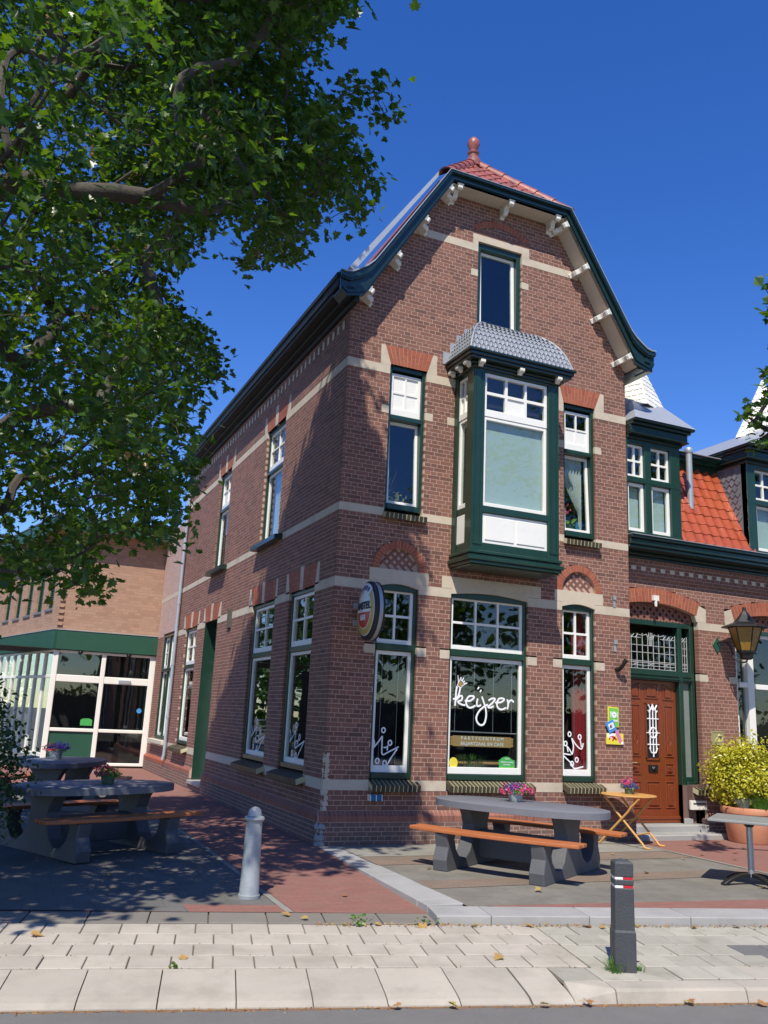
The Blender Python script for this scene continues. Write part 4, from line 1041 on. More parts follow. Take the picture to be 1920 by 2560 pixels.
g(*[(q+.075*math.cos(2*PI*i/16), 1.63+.085*math.sin(2*PI*i/16)) for i in range(17)], r=.016)
g((q-.085, 1.385), (q-.05, 1.31), (q, 1.295), (q+.05, 1.31), (q+.085, 1.385), r=.012); g((q, 1.36), (q, 1.24), r=.012)
for s_ in (-1, 1): g((q+s_*.065, 1.97), (q+s_*.055, 2.03), (q+s_*.09, 2.09), r=.013); g((q+s_*.065, 1.95), (q+s_*.10, 2.0), r=.009); g((q+s_*.065, 1.98), (q+s_*.03, 2.03), r=.009)
mb.prism(FR_, [(q, 1.97), (q+.035, 2.04), (q, 2.11), (q-.035, 2.04)], Wg-.008, Wg+.008)
mb.build('door_grille', 'white_bar', door)
mb = MB(); mb.wbox(FR_, 5.96, 6.15, 1.0, 1.11, DW, DW+.02); mb.blob(FR_(6.055, 1.055, DW+.02), .035, .2, 3, 8); mb.build('letter_plate', 'metal_dark', door)
mb = MB(); mb.tube([FR_(5.56, 1.14, DW), FR_(5.56, 1.14, DW+.07), FR_(5.66, 1.14, DW+.075)], .011, 6); mb.build('door_handle', 'brass', door)
mb = MB(); mb.wbox(FR_, 5.515, 6.595, .19, .30, DW, DW+.03); mb.wbox(FR_, 5.515, 6.595, .25, .27, DW+.03, DW+.045); mb.build('kick_board', 'wood_door', door, bevel=.008)
mb = MB(); mb.wbox(FR_, 5.2, 6.95, .04, .185, -.35, .10); mb.build('door_step', 'bluestone', RH, bevel=.012)
mb = MB(); mb.wbox(FR_, 6.60, 6.78, .18, .27, -.25, -.09); mb.build('post_foot', 'bluestone', RH, bevel=.008)
mb = MB(); mb.wbox(FR_, 5.2, 7.05, -.10, .085, .05, .42); mb.build('door_step', 'bluestone', RH, bevel=.015)
mb = MB(); mb.wbox(FR_, 5.93, 6.05, 3.84, 3.93, .009, .06); mb.tube([FR_(5.99, 3.84, .035), FR_(5.99, 3.74, .04)], [.03, .022], 8); tag(mb.build('door_lamp', 'white_trim'), 'small white and black lamp fixed on the orange arch over the front door', 'lamp')
# big window at the right edge
wn = frame(RH, FR_, 7.80, 9.75, .83, 3.51, b=.05, w0=-.2, w1=-.06)
mb = MB()
for a, b, c, d, w1 in ((7.85, 7.93, .90, 3.45, -.10), (8.13, 8.28, .90, 3.45, -.055), (9.2, 9.35, .9, 3.45, -.055), (9.62, 9.70, .9, 3.45, -.10), (7.85, 9.70, .90, .97, -.1), (7.93, 9.62, 3.39, 3.47, -.10)): mb.wbox(FR_, a, b, c, d, -.18, w1)
mb.wbox(FR_, 7.93, 8.13, 2.49, 2.58, -.18, -.06); mb.wbox(FR_, 8.28, 9.2, 2.47, 2.56, -.18, -.06); mb.wbox(FR_, 9.35, 9.62, 2.49, 2.58, -.18, -.06)
mb.build('sash', 'white', wn, bevel=.005)
for a, b in ((7.93, 8.13), (8.28, 9.2), (9.35, 9.62)):
    for c, d in ((.97, 2.49), (2.56, 3.40)):
        mb = MB(); mb.wbox(FR_, a, b, c, d, -.145, -.14); mb.build('pane', 'glass', wn)
room(RH, FR_, 7.8, 9.75, .83, 3.5, w0=-.21); brick_sill(RH, FR_, 7.8, 9.8, .815)
# eaves cornice and gutter
mb = MB()
for w1, z0, z1 in ((.06, 4.53, 4.58), (.12, 4.58, 4.64), (.34, 4.64, 4.70), (.37, 4.70, 4.80), (.41, 4.80, 4.86)): mb.wbox(FR_, 5.2, 13, z0, z1, -.1, w1)
mb.build('eaves_cornice', 'greenblack', RH, bevel=.012)
mb = MB(); mb.wbox(FR_, 5.2, 13, 4.861, 4.872, -.1, .43); mb.build('gutter_edge', 'zinc', RH)
# mansard tile slope between the dormers
t0 = Vector((6.60, .02, 4.90)); tn = Vector((0, .78, 1.70)); tl = tn.length
mb = MB()
for a, b in ((6.38, 7.99), (9.34, 13)): mb.add([(a, .02, 4.88), (b, .02, 4.88), (b, .78, 6.54), (a, .78, 6.54)], [(0, 1, 2, 3)])
TS = mb.build('mansard_roof', 'tile', RH)
tme = tile_mesh(.212, .30, 'tile', amp=.02, th=.012)
ux = Vector((1, 0, 0)); uy = tn.normalized(); nn = ux.cross(uy)
lay_tiles(TS, tme, Vector((6.395, .0, 4.885)), ux, uy, nn, .212, .222, 8, 8, lambda p: True)
# flat roof edge behind the slope
mb = MB()
for y0, z0, z1 in ((.72, 6.42, 6.62), (.60, 6.62, 6.68), (.52, 6.68, 6.74)): mb.box(5.2, 13, y0, 4., z0, z1)
mb.build('roof_edge', 'green', RH)
mb = MB(); mb.box(5.2, 13, .48, 4, 6.741, 6.755); mb.build('roof_edge_flashing', 'zinc', RH)
# dormers
def dormer(x0, x1, posts, wins, sx, sy, el=1):
    Yd = .0; Td = FRONT(Yd)
    mb = MB()
    for a, b in posts: mb.wbox(Td, a, b, 4.875, 6.58, -.14, .0)
    mb.wbox(Td, x0, x1, 4.875, 4.94, -.13, .01); mb.wbox(Td, x0, x1, 5.80, 5.90, -.13, .004); mb.wbox(Td, x0, x1, 6.49, 6.60, -.13, .003)
    D = mb.build('dormer', 'green', RH, bevel=.008)
    for a, b in wins:
        sash(D, Td, a, b, 4.945, 5.795, b=.055, bb=.06, w0=-.11, w1=-.05)
        sash(D, Td, a, b, 5.905, 6.485, cols=2, rows=2, b=.04, bb=.045, bt=.04, bar=.035, w0=-.11, w1=-.05)
        mb = MB(); mb.wbox(Td, a+.03, b-.03, 4.96, 5.78, -.165, -.16); mb.build('blind', 'blind', D)
        room(RH, Td, a, b, 4.95, 6.5, w0=-.17, w1=-.9, e=.015)
    mb = MB(); e = .0
    for e, z0, z1 in ((.03, 6.57, 6.63), (.10, 6.63, 6.66), (.085, 6.66, 6.79), (.12, 6.79, 6.84), (.16, 6.84, 6.88)): mb.box(x0-e*el, x1+e, Yd-e*1.5, 3., z0, z1)
    mb.build('dormer_cornice', 'greenblack', D, bevel=.01)
    e = .17; h0, h1 = 6.88, 7.50
    mb = MB(); a = [(x0-e*el, Yd-e*1.5, h0), (x1+e, Yd-e*1.5, h0), (x1+e, 3., h0), (x0-e*el, 3., h0)]
    b = [(sx-.36, sy-.36, h1), (sx+.36, sy-.36, h1), (sx+.36, 2.6, h1), (sx-.36, 2.6, h1)]
    mb.add(a+b, [(0, 1, 5, 4), (1, 2, 6, 5), (2, 3, 7, 6), (3, 0, 4, 7), (4, 5, 6, 7)]); mb.build('dormer_roof', 'zinc', D)
    # slate cheeks
    for xs, sg in ((x0, -1), (x1, 1)):
        mb = MB(); mb.add([(xs, Yd+.02, 4.9), (xs, 1.05, 4.9), (xs, 1.05, 6.62), (xs, Yd+.02, 6.62)], [(0, 1, 2, 3)]); ck = mb.build('dormer_cheek', 'slate', D)
        if sg > 0 and x0 > 8: continue
        s = .125
        for j in range(-2, 17):
            for i in range(0, 8):
                y = Yd+.15+(i+.5*(j % 2))*s*1.05; z = 4.92+j*s*.92
                if z+s > 6.64 or y-s*.5 < Yd+.10 or z < 4.78+y*2.1: continue
                q = s*.52; v = [(xs+sg*.014, y, z-q*.06), (xs+sg*.012, y+q, z+q), (xs+sg*.004, y, z+2*q), (xs+sg*.012, y-q, z+q)]
                m2 = MB(); m2.add(v+[(xs+sg*.002, *p[1:]) for p in v], [(0, 1, 2, 3), (0, 4, 5, 1), (1, 5, 6, 2), (2, 6, 7, 3), (3, 7, 4, 0)]); m2.build('slate', 'slate', D)
    # white scaled spire, a part of the house of its own
    rot = R(24); hw = .44; zb, zt = 7.40, 8.70
    mb = MB(); cs = [(sx+math.cos(rot+PI/4+PI/2*k)*hw*1.414, sy+math.sin(rot+PI/4+PI/2*k)*hw*1.414, zb) for k in range(4)]
    mb.add(cs+[(sx, sy, zt)], [(0, 1, 4), (1, 2, 4), (2, 3, 4), (3, 0, 4)]); SP = mb.build('spire', 'spire', RH)
    for k in range(4):
        A, B, T_ = Vector(cs[k]), Vector(cs[(k+1) % 4]), Vector((sx, sy, zt))
        nrm = (B-A).cross(T_-A).normalized(); nrm = nrm if nrm.dot(Vector((0, 0, 1))) > 0 else -nrm
        if nrm.y > .55: continue
        rows = 11
        for j in range(rows):
            f0, f1 = j/rows, min(1, (j+1.25)/rows); w_ = (B-A).length*(1-f0); n = max(1, round(w_/.125)); off = .5*(j % 2)
            for i in range(n+1):
                u0 = (i-off)/n; u1 = u0+1/n; u0, u1 = max(0, u0), min(1, u1)
                if u1-u0 < .15/n: continue
                def pt(u, f): a = A+(T_-A)*f; b = B+(T_-B)*f; return a+(b-a)*u
                e_ = .006/max(w_, .05)
                f_ = f0+.018
                uw0, uw1 = (u0, u1)
                v = [pt(u0+e_, f_)+nrm*.012, pt(u0+(u1-u0)*.2, f0)+nrm*.014, pt(u0+(u1-u0)*.8, f0)+nrm*.014, pt(u1-e_, f_)+nrm*.012, pt(u1-e_, f1)+nrm*.002, pt(u0+e_, f1)+nrm*.002]
                m2 = MB(); m2.add(v+[q-nrm*.011 for q in v[:4]], [(0, 1, 2, 3, 4, 5), (0, 6, 7, 1), (1, 7, 8, 2), (2, 8, 9, 3), (3, 9, 4), (0, 5, 6)]); m2.build('scale_slate', 'spire', SP)
    mb = MB(); mb.blob((sx, sy, zt+.055), .062, .0, 1, 14); mb.tube([(sx, sy, zt-.05), (sx, sy, zt+.02)], .02, 8); mb.build('spire_ball', 'lead', SP, smooth=True)
    return D
dormer(5.206, 6.39, [(5.206, 5.23), (5.60, 5.745), (6.17, 6.39)], [(5.23, 5.60), (5.745, 6.17)], 6.10, .80, 0)
dormer(7.98, 9.35, [(7.98, 8.19), (8.68, 8.80), (9.25, 9.35)], [(8.19, 8.68), (8.80, 9.25)], 9.20, .60)
mb = MB(); mb.tube([(6.93, .34, 5.6), (6.93, .34, 6.68)], .058, 12); mb.lathe([(.065, .0), (.075, .02), (.075, .09), (.06, .11)], (6.93, .34, 6.66), 12)
mb.build('vent_pipe', 'zinc', RH, smooth=True)
mb = MB(); mb.box(5.2, 13, .32, 6., 4.6, 4.86); mb.box(5.21, 13, 1.2, 6, 0, 6.5); mb.build('house_body', 'dark_room', RH)

# ================================================================== ANNEX AND MODERN BUILDING AT THE BACK
AN = thing('brick_annex', 'two-storey annex with faded pinkish side wall behind the downpipe', 'house', (0, 11.2, 0))
AW = Wall(); az = course_edges(.44, .70)[:-1]+[.70]+course_edges(.84, 3.5); 
AW.field(S0, [.44, .505, .57, .635, .70]+course_edges(.84, 3.58)[0:]+[], (11.22, 14.05), [(11.46, 13.2, .86, 3.62)], axis=1, bandz=[])
AW.finish(AN, ('brick_pink', 'mortar'), 120)
AW2 = Wall(); AW2.field(S0, course_edges(3.58, 6.6), (11.22, 14.05), [(11.46, 13.2, 3.4, 3.64)], axis=1); AW2.finish(AN, ('brick_faded', 'mortar'), 60)
APl = Wall(); APl.field(S0, [-.1]+course_edges(0, .30, .06), (11.2, 14.05), [], w=.06, depth=.16, axis=1); APl.finish(AN, ('brick_dark', 'mortar'), 20)
mb = MB(); mb.add([S0(a, z, ww) for a in (11.2, 14.05) for ww, z in [(-.02, .30), (.062, .30), (.062, .375), (0, .436), (-.02, .436)]], [(4,3,2,1,0),(5,6,7,8,9)]+[(k,(k+1)%5,5+(k+1)%5,5+k) for k in range(5)]); mb.build('plinth_coping', 'brick_orange', AN)
mb = MB(); mb.wbox(S0, 11.22, 14.05, .70, .84, -.1, .006); mb.build('stone_band', 'stone', AN)
mb = MB(); mb.wbox(S0, 11.22, 14.05, 4.57, 4.69, -.1, .004); mb.build('stone_band', 'stone', AN)
wn = frame(AN, S0, 11.46, 13.2, .87, 3.60, b=.06, transoms=[(2.62, 2.70)], posts=[(12.28, 12.38)], w0=-.15, w1=-.03)
for a, b in ((11.52, 12.28), (12.38, 13.14)):
    sash(wn, S0, a, b, .95, 2.615, bb=.07); sash(wn, S0, a, b, 2.705, 3.53, cols=2, rows=2, bb=.08, bar=.03)
mb = MB(); mb.wbox(S0, 11.46, 13.2, .87, 3.55, -.30, -.29); mb.build('blind', 'cream', wn)
room(AN, S0, 11.46, 13.2, .87, 3.6, w0=-.31)
mb = MB(); mb.wbox(S0, 11.3, 13.4, .76, .86, -.05, .12); mb.build('sill', 'cream', AN, bevel=.008)
mb = MB(); mb.box(.11, 4, 11.25, 14.0, 0, 6.6); mb.build('annex_body', 'dark_room', AN)
MO = thing('modern_building', 'tan brick building with green fascia bands and white glass porch', 'building', (-2.72, 14.1, 0))
MY = 14.1; FM = FRONT(MY); az_ = R(-13.5); dv = Vector((math.sin(az_), math.cos(az_), 0)); nv = Vector((-dv.y, dv.x, 0))
TM = lambda u, z, w: (-2.72+dv.x*u+nv.x*w, 14.1+dv.y*u+nv.y*w, z)
MW = Wall(); mz = course_edges(3.6, 6.2, .083)
MW.field(FM, mz, (-2.72, .35), [], BL=.32, j=.012)
slots = [(.72, 1.28, 4.25, 5.75), (1.75, 2.35, 4.22, 5.75), (2.85, 3.45, 4.2, 5.75), (4.0, 4.6, 4.18, 5.75), (5.2, 5.8, 4.18, 5.75)]
MW.field(TM, mz, (0.103, 7.6), slots, BL=.32, j=.012, axis=2); MW.finish(MO, ('brick_tan', 'mortar_tan'), 300)
for a, b, c, d in slots:
    wn = frame(MO, TM, a, b, c, d, b=.03, w0=-.14, w1=-.06, mat='green_soft', head=.03, sillh=.03)
    for q in range(22):
        z = c+.05+q*(d-c-.1)/22; mb = MB(); P = [(-.12, z+.05), (-.07, z), (-.065, z+.008), (-.115, z+.058)]
        mb.add([TM(a+.03, zz, ww) for ww, zz in P]+[TM(b-.03, zz, ww) for ww, zz in P], [(3,2,1,0),(4,5,6,7)]+[(k,(k+1)%4,4+(k+1)%4,4+k) for k in range(4)]); mb.build('louvre_slat', 'green_soft', wn)
    mb = MB(); mb.wbox(TM, a, b, c, d, -.16, -.15); mb.build('louvre_back', 'black', wn)
    mb = MB(); mb.wbox(TM, a-.05, b+.05, c-.06, c, -.1, .04); mb.build('sill', 'slate', MO)
# corner toothing
for q in range(8): 
    mb = MB(); z = 3.75+q*.166; mb.box(-2.74, -2.62, 14.06, 14.2, z, z+.07); mb.build('corner_brick', 'brick_tan', MO)
# lower fascia
mb = MB(); mb.wbox(FM, -2.76, .3, 3.10, 3.62, -.2, .10); mb.wbox(TM, -.1, 7.6, 3.10, 3.62, -.2, .10); mb.build('fascia', 'green_soft', MO, bevel=.006)
mb = MB(); mb.wbox(FM, -2.8, .3, 3.621, 3.64, -.2, .115); mb.wbox(TM, -.1, 7.6, 3.621, 3.64, -.2, .115); mb.build('fascia_cap', 'zinc', MO)
# upper fascia, wide overhang with exposed soffit boards
mb = MB(); mb.wbox(FM, -2.95, .75, 6.33, 6.72, .42, .47); mb.wbox(TM, -.46, 7.6, 6.33, 6.72, .42, .47); mb.build('fascia', 'green_soft', MO)
mb = MB(); mb.wbox(FM, -3.0, .78, 6.721, 6.75, -.2, .49); mb.wbox(TM, -.48, 7.6, 6.721, 6.75, -.2, .49); mb.wbox(FM, -2.6, 3, 6.74, 6.78, -6, .2); mb.build('flat_roof', 'slate', MO)
for i in range(9):
    x = -2.9+i*.41; mb = MB(); mb.wbox(FM, x, x+.36, 6.34, 6.37, -.05, .42); mb.build('soffit_board', 'brick_tan', MO)
for i in range(18):
    x = -.4+i*.41; mb = MB(); mb.wbox(TM, x, x+.36, 6.34, 6.37, -.05, .42); mb.build('soffit_board', 'brick_tan', MO)
mb = MB(); mb.wbox(FM, -2.7, .4, 6.2, 6.4, -.25, -.02); mb.wbox(TM, 0, 7.6, 6.2, 6.4, -.25, -.02); mb.build('wall_head', 'brick_tan', MO)
# glazed porch front
pf = MB()
for a, b in ((-2.74, -2.60), (-1.46, -1.34), (-.14, .02)): pf.wbox(FM, a, b, .05, 3.08, -.12, .0)
for a, b, z0, z1 in ((-2.60, -1.46, 2.24, 2.43), (-1.34, -.14, 2.24, 2.43), (-2.6, -.14, 3.02, 3.09), (-2.6, -1.46, .93, 1.02), (-1.34, -.14, .93, 1.02), (-2.6, -1.46, .05, .2), (-1.34, -.14, .05, .13)): pf.wbox(FM, a, b, z0, z1, -.11, -.012)
PF = pf.build('glass_porch', 'offwhite', MO, bevel=.012)
for a, b in ((-2.6, -1.46), (-1.34, -.14)):
    for z0, z1 in ((.13, .93), (1.02, 2.24), (2.43, 3.02)):
        mb = MB(); mb.wbox(FM, a, b, z0, z1, -.065, -.058)
        if a < -2 and z1 < 1: mb.build('panel', 'green_soft', PF)
        else: mb.build('pane', 'glass', PF)
pf = MB()
n = 7
for i in range(n+1):
    u = .07+i*.78; pf.wbox(TM, u-.035, u+.035, .3, 3.08, -.1, 0.)
for z0, z1 in ((3.03, 3.09), (2.33, 2.41), (.25, .35)): pf.wbox(TM, .02, 5.6, z0, z1, -.09, -.008)
PS = pf.build('glass_porch', 'offwhite', MO, bevel=.008)
for i in range(n):
    for z0, z1 in ((.35, 2.33), (2.41, 3.03)):
        mb = MB(); mb.wbox(TM, .105+i*.78, .035+(i+1)*.78, z0, z1, -.05, -.044); mb.build('pane', 'glass', PS)
mb = MB(); mb.wbox(FM, -.95, -.62, 2.255, 2.36, -.011, .05); mb.build('door_sensor', 'zinc', PF, bevel=.01)
mb = MB(); mb.box(-2.6, .6, 15.3, 15.35, 0, 3.6); mb.box(-5, .6, 14.2, 17, 3.105, 3.12); mb.box(.15, .2, 14.2, 17, 0, 3.1); mb.box(-3.5, .2, 14.3, 17, .02, .04); mb.build('porch_interior', 'dark_room', MO)
mb = MB(); mb.box(-2.4, 3, 15.4, 19, 0, 6.6); mb.build('building_body', 'dark_room', MO)
for x in (-2.05, -.75):
    mb = MB(); mb.lathe([(.0, .0), (.05, .01), (.065, .06), (.05, .085)], (x, 14.07, 3.0), 12); mb.build('downlight', 'metal_dark', MO, smooth=True)
# things in the porch window
mb = MB(); mb.wbox(FM, -1.83, -1.52, 1.10, 1.25, -.052, -.05); mb.prism(FM, [(-1.83, 1.25), (-1.52, 1.25), (-1.6, 1.29), (-1.75, 1.29)], -.052, -.05); tag(mb.build('window_sticker', 'greenprint'), 'green sticker low on the glass of the back porch', 'sticker')
mb = MB(); mb.prism(FM, [(-.30+.07*math.cos(2*PI*i/12), 1.55+.07*math.sin(2*PI*i/12)) for i in range(12)], -.052, -.05); tag(mb.build('window_sticker', 'blue'), 'round blue sticker on the sliding porch door', 'sticker')
# house peeping over the roof far left
# ================================================================== GROUND
SA = R(-13.6); es = Vector((math.cos(SA), math.sin(SA), 0)); et = Vector((math.sin(SA), -math.cos(SA), 0))
def ST(s, t, z=0): return Vector((es.x*s+et.x*t, es.y*s+et.y*t, z))
def zp(t): return -.065-.035*(t-4)/1.6
def sheet(name, pts, mat, label=None, kind='structure', parent=None):
    mb = MB(); mb.add(pts, [tuple(range(len(pts)))]); return mb.build(name, mat, parent, kind=kind)
def brick_pave(name, c1, c2, mj, bw=.2, bh=.066, rot=0, grime=(.13, .11, .095), gamt=.6):
    mt, nt, b, out = newmat(name); p = pos(nt, 'world')
    mp = N(nt, 'ShaderNodeMapping'); mp.inputs['Rotation'].default_value = (0, 0, rot); L(nt, p, mp.inputs[0])
    br = N(nt, 'ShaderNodeTexBrick'); br.inputs['Color1'].default_value = (*c1, 1); br.inputs['Color2'].default_value = (*c2, 1); br.inputs['Mortar'].default_value = (*mj, 1)
    br.inputs['Scale'].default_value = 1; br.inputs['Brick Width'].default_value = bw; br.inputs['Row Height'].default_value = bh; br.inputs['Mortar Size'].default_value = .0035; br.inputs['Bias'].default_value = -.1
    L(nt, mp.outputs[0], br.inputs['Vector'])
    n1 = N(nt, 'ShaderNodeTexNoise', Scale=2.3, Detail=7., Roughness=.7); L(nt, p, n1.inputs['Vector'])
    mr = N(nt, 'ShaderNodeMapRange'); mr.inputs[1].default_value = .42; mr.inputs[2].default_value = .68; mr.inputs[4].default_value = gamt; L(nt, n1.outputs[0], mr.inputs[0])
    c = mixc(nt, mr.outputs[0], br.outputs[0], grime)
    n2 = N(nt, 'ShaderNodeTexNoise', Scale=130., Detail=4.); L(nt, p, n2.inputs['Vector'])
    c = mixc(nt, .35, c, mixc(nt, 1., c, n2.outputs[0], 'OVERLAY'))
    L(nt, c, b.inputs['Base Color']); b.inputs['Roughness'].default_value = .9; b.inputs['Specular IOR Level'].default_value = .25
    h = math_(nt, 'ADD', math_(nt, 'MULTIPLY', br.outputs['Fac'], -1.), math_(nt, 'MULTIPLY', n2.outputs[0], .5))
    bp = N(nt, 'ShaderNodeBump', Strength=.35, Distance=.006); L(nt, h, bp.inputs['Height']); L(nt, bp.outputs[0], b.inputs['Normal'])
    return mt
MT['redpave'] = brick_pave('red_clinker_paving', (.27, .125, .10), (.235, .105, .085), (.17, .105, .085), rot=.0, grime=(.20, .125, .10), gamt=.5)
MT['greypave'] = brick_pave('grey_concrete_paving', (.205, .19, .16), (.185, .172, .148), (.135, .122, .10), bw=.6, bh=.4, rot=.2, grime=(.125, .115, .095), gamt=.75)
MT['brownpave'] = brick_pave('brown_clinker_paving', (.23, .165, .125), (.205, .15, .115), (.15, .115, .09), rot=.0, grime=(.15, .13, .105), gamt=.7)
MT['greypave_dark'] = brick_pave('dark_grey_paving', (.155, .148, .14), (.135, .13, .122), (.09, .085, .078), bw=.3, bh=.3, grime=(.10, .095, .085), gamt=.7)
MT['lightpave'] = brick_pave('light_grey_paving', (.27, .255, .22), (.25, .236, .205), (.18, .165, .14), bw=.6, bh=.4, grime=(.18, .17, .145), gamt=.6)
MT['edge_slab'] = M('brown_grey_concrete', (.185, .165, .14), .9, .15, 5, .3, 120, rand=.08, stain=(.2, .18, .155), stain_amt=.6)
g = sheet('ground', [(-300, -300, -.30), (300, -300, -.30), (300, 300, -.30), (-300, 300, -.30)], 'greypave_dark')
# road with slight camber, running along the kerb
mb = MB(); prof_ = [(5.80, -.185), (6.05, -.172), (7.0, -.155), (9.5, -.12), (12.5, -.16), (13.5, -.2)]
vs = [ST(s, t, z) for t, z in prof_ for s in (-120, 120)]; mb.add(vs, [(2*i, 2*i+1, 2*i+3, 2*i+2) for i in range(len(prof_)-1)]); mb.build('road', 'asphalt', kind='structure', fix=False)
mb = MB(); rg = random.Random(5)                                   # litter strip in the gutter: uneven ribbon
vs = []; ss = [-6+.06*i for i in range(200)]
for s in ss: vs += [ST(s, 5.85, -.1795), ST(s, 5.895+rg.uniform(-.025, .03), -.1795)]
mb.add(vs, [(2*i, 2*i+1, 2*i+3, 2*i+2) for i in range(len(ss)-1)]); mb.build('gutter_litter', 'grit', kind='stuff', fix=False)
mb = MB()
for t in (13.5, 16): pass
mb.add([ST(-120, 13.5, -.06), ST(120, 13.5, -.06), ST(120, 40, -.06), ST(-120, 40, -.06)], [(0, 1, 2, 3)]); mb.build('far_pavement', 'paver_old', kind='structure', fix=False)
# pavement: joint bed below, tiles as separate parts
mb = MB(); mb.add([ST(-60, 4.0, zp(4.0)-.014), ST(60, 4.0, zp(4.0)-.014), ST(60, 5.29, zp(5.29)-.014), ST(-60, 5.29, zp(5.29)-.014)], [(0, 1, 2, 3)]); mb.add([ST(1.11, 5.29, zp(5.29)-.014), ST(60, 5.29, zp(5.29)-.014), ST(60, 5.63, zp(5.63)-.014), ST(1.11, 5.63, zp(5.63)-.014)], [(0, 1, 2, 3)]); PAVE = mb.build('pavement', 'joint', kind='structure', fix=False)
def tilemesh(name, w_, l_, th, mat, bev=.006):
    mb = MB(); b = bev
    vs = [(0+b, 0+b, 0), (w_-b, b, 0), (w_-b, l_-b, 0), (b, l_-b, 0), (0, 0, -b), (w_, 0, -b), (w_, l_, -b), (0, l_, -b), (0, 0, -th), (w_, 0, -th), (w_, l_, -th), (0, l_, -th)]
    fs = [(0, 1, 2, 3)]+[(i, 4+i, 4+(i+1) % 4, (i+1) % 4) for i in range(4)]+[(4+i, 8+i, 8+(i+1) % 4, 4+(i+1) % 4) for i in range(4)]
    me = bpy.data.meshes.new(name); me.from_pydata(vs, [], [f[::-1] for f in fs]); me.materials.append(MT[mat])
    bm = bmesh.new(); bm.from_mesh(me); bmesh.ops.recalc_face_normals(bm, faces=bm.faces); bm.to_mesh(me); bm.free()
    return me
Mt = Matrix((es, et, -es.cross(et).normalized()*-1)).transposed()
def put(me, s, t, z, parent, slope=.0, rz=0., nm=None):
    o = bpy.data.objects.new(nm or me.name.split('.')[0], me); COL.objects.link(o); o.parent = parent
    X = es; Y = (et+Vector((0, 0, -slope))).normalized(); Z = Y.cross(X) if Y.cross(X).z > 0 else X.cross(Y)
    mt = Matrix((X, Y, Z)).transposed().to_4x4()
    mt = mt @ Matrix.Rotation(rz, 4, 'Z'); mt.translation = ST(s, t, z); o.matrix_local = mt; return o
rg = random.Random(11); gp = .010
TM1 = {}
def tmesh(w_, l_, mat, nm='paving_tile', th=.05, bev=.005):
    k = (round(w_, 3), round(l_, 3), mat)
    if k not in TM1: TM1[k] = tilemesh(nm, w_-gp, l_-gp, th, mat, bev)
    return TM1[k]
def split_s(t): return 1.52-.02*(t-4)                              # left field ends here (world line near the dark bollard)
def s_split(t):
    a, b = Vector((.50, -4.18)), Vector((.19, -5.45)); ta, tb = a.dot(et.xy), b.dot(et.xy); sa, sb = a.dot(es.xy), b.dot(es.xy)
    return sa+(sb-sa)*(t-ta)/(tb-ta)
for j in range(4):
    t = 4.07+.297*j; s1 = s_split(t+.15); off = .149*(j % 2)+.02
    k = 0; s = s1
    first = True
    while s > -5.6:
        w_ = .297 if not (first and j % 2) else .149
        put(tmesh(w_, .297, 'paver'), s-w_+.005, t+.005, zp(t)+rg.uniform(-.0025, .0025), PAVE, .022, rg.uniform(-.006, .006)); s -= w_; first = False
dark = {(6, 2), (7, 2), (5, 2), (7, 1), (8, 1), (5, 3), (8, 2), (9, 2), (11, 0), (12, 0)}
for j in range(5):
    t = 4.09+.297*j
    for k in range(22):
        s = s_split(t+.15)+.01+k*.297
        if j % 2: s += .149
        if k == 0 and j % 2:
            put(tmesh(.149, .297, 'paver_old'), s-.149, t+.005, zp(t), PAVE, .022)
        kind = 'paver_dark' if (k, j) in dark else ('slab' if (k, j) == (4, 4) else 'paver_old')
        put(tmesh(.297, .297, kind), s, t+.005, zp(t)+rg.uniform(-.003, .003), PAVE, .022, rg.uniform(-.006, .006))
# dropped kerb slabs on the left, raised kerb on the right
KERB = mb = MB(); mb.add([ST(-60, 5.2, -.125), ST(60, 5.2, -.125), ST(60, 5.9, -.20), ST(-60, 5.9, -.20)], [(0, 1, 2, 3)]); KERB = mb.build('kerb', 'joint', kind='structure', fix=False)
def slabmesh(w_):
    mb = MB(); b = .008
    pr_ = [(5.285, -.094), (5.30, -.089), (5.72, -.135), (5.80, -.150), (5.855, -.172), (5.86, -.25), (5.285, -.25)]
    n = len(pr_); vs = [(x, t-5.285, z) for x in (0, w_) for t, z in pr_]
    mb.add(vs, [tuple(range(n)), tuple(range(2*n-1, n-1, -1))]+[(i, n+i, n+(i+1) % n, (i+1) % n) for i in range(n)])
    me = bpy.data.meshes.new('dropped_kerb_slab'); me.from_pydata(mb.v, [], mb.f); me.materials.append(MT['slab'])
    bm = bmesh.new(); bm.from_mesh(me); bmesh.ops.recalc_face_normals(bm, faces=bm.faces); bm.to_mesh(me); bm.free(); return me
sm = slabmesh(.490); s = -.92*es.x-5.114*es.y
s0_ = ST(0, 0).dot(es)
sj = Vector((-.449, -5.251, 0)).dot(es)
for k in range(-9, 1):
    put(sm, sj+(k-1)*.4985, 5.285, 0, KERB)
put(slabmesh(.30), sj+.008, 5.285, 0, KERB)
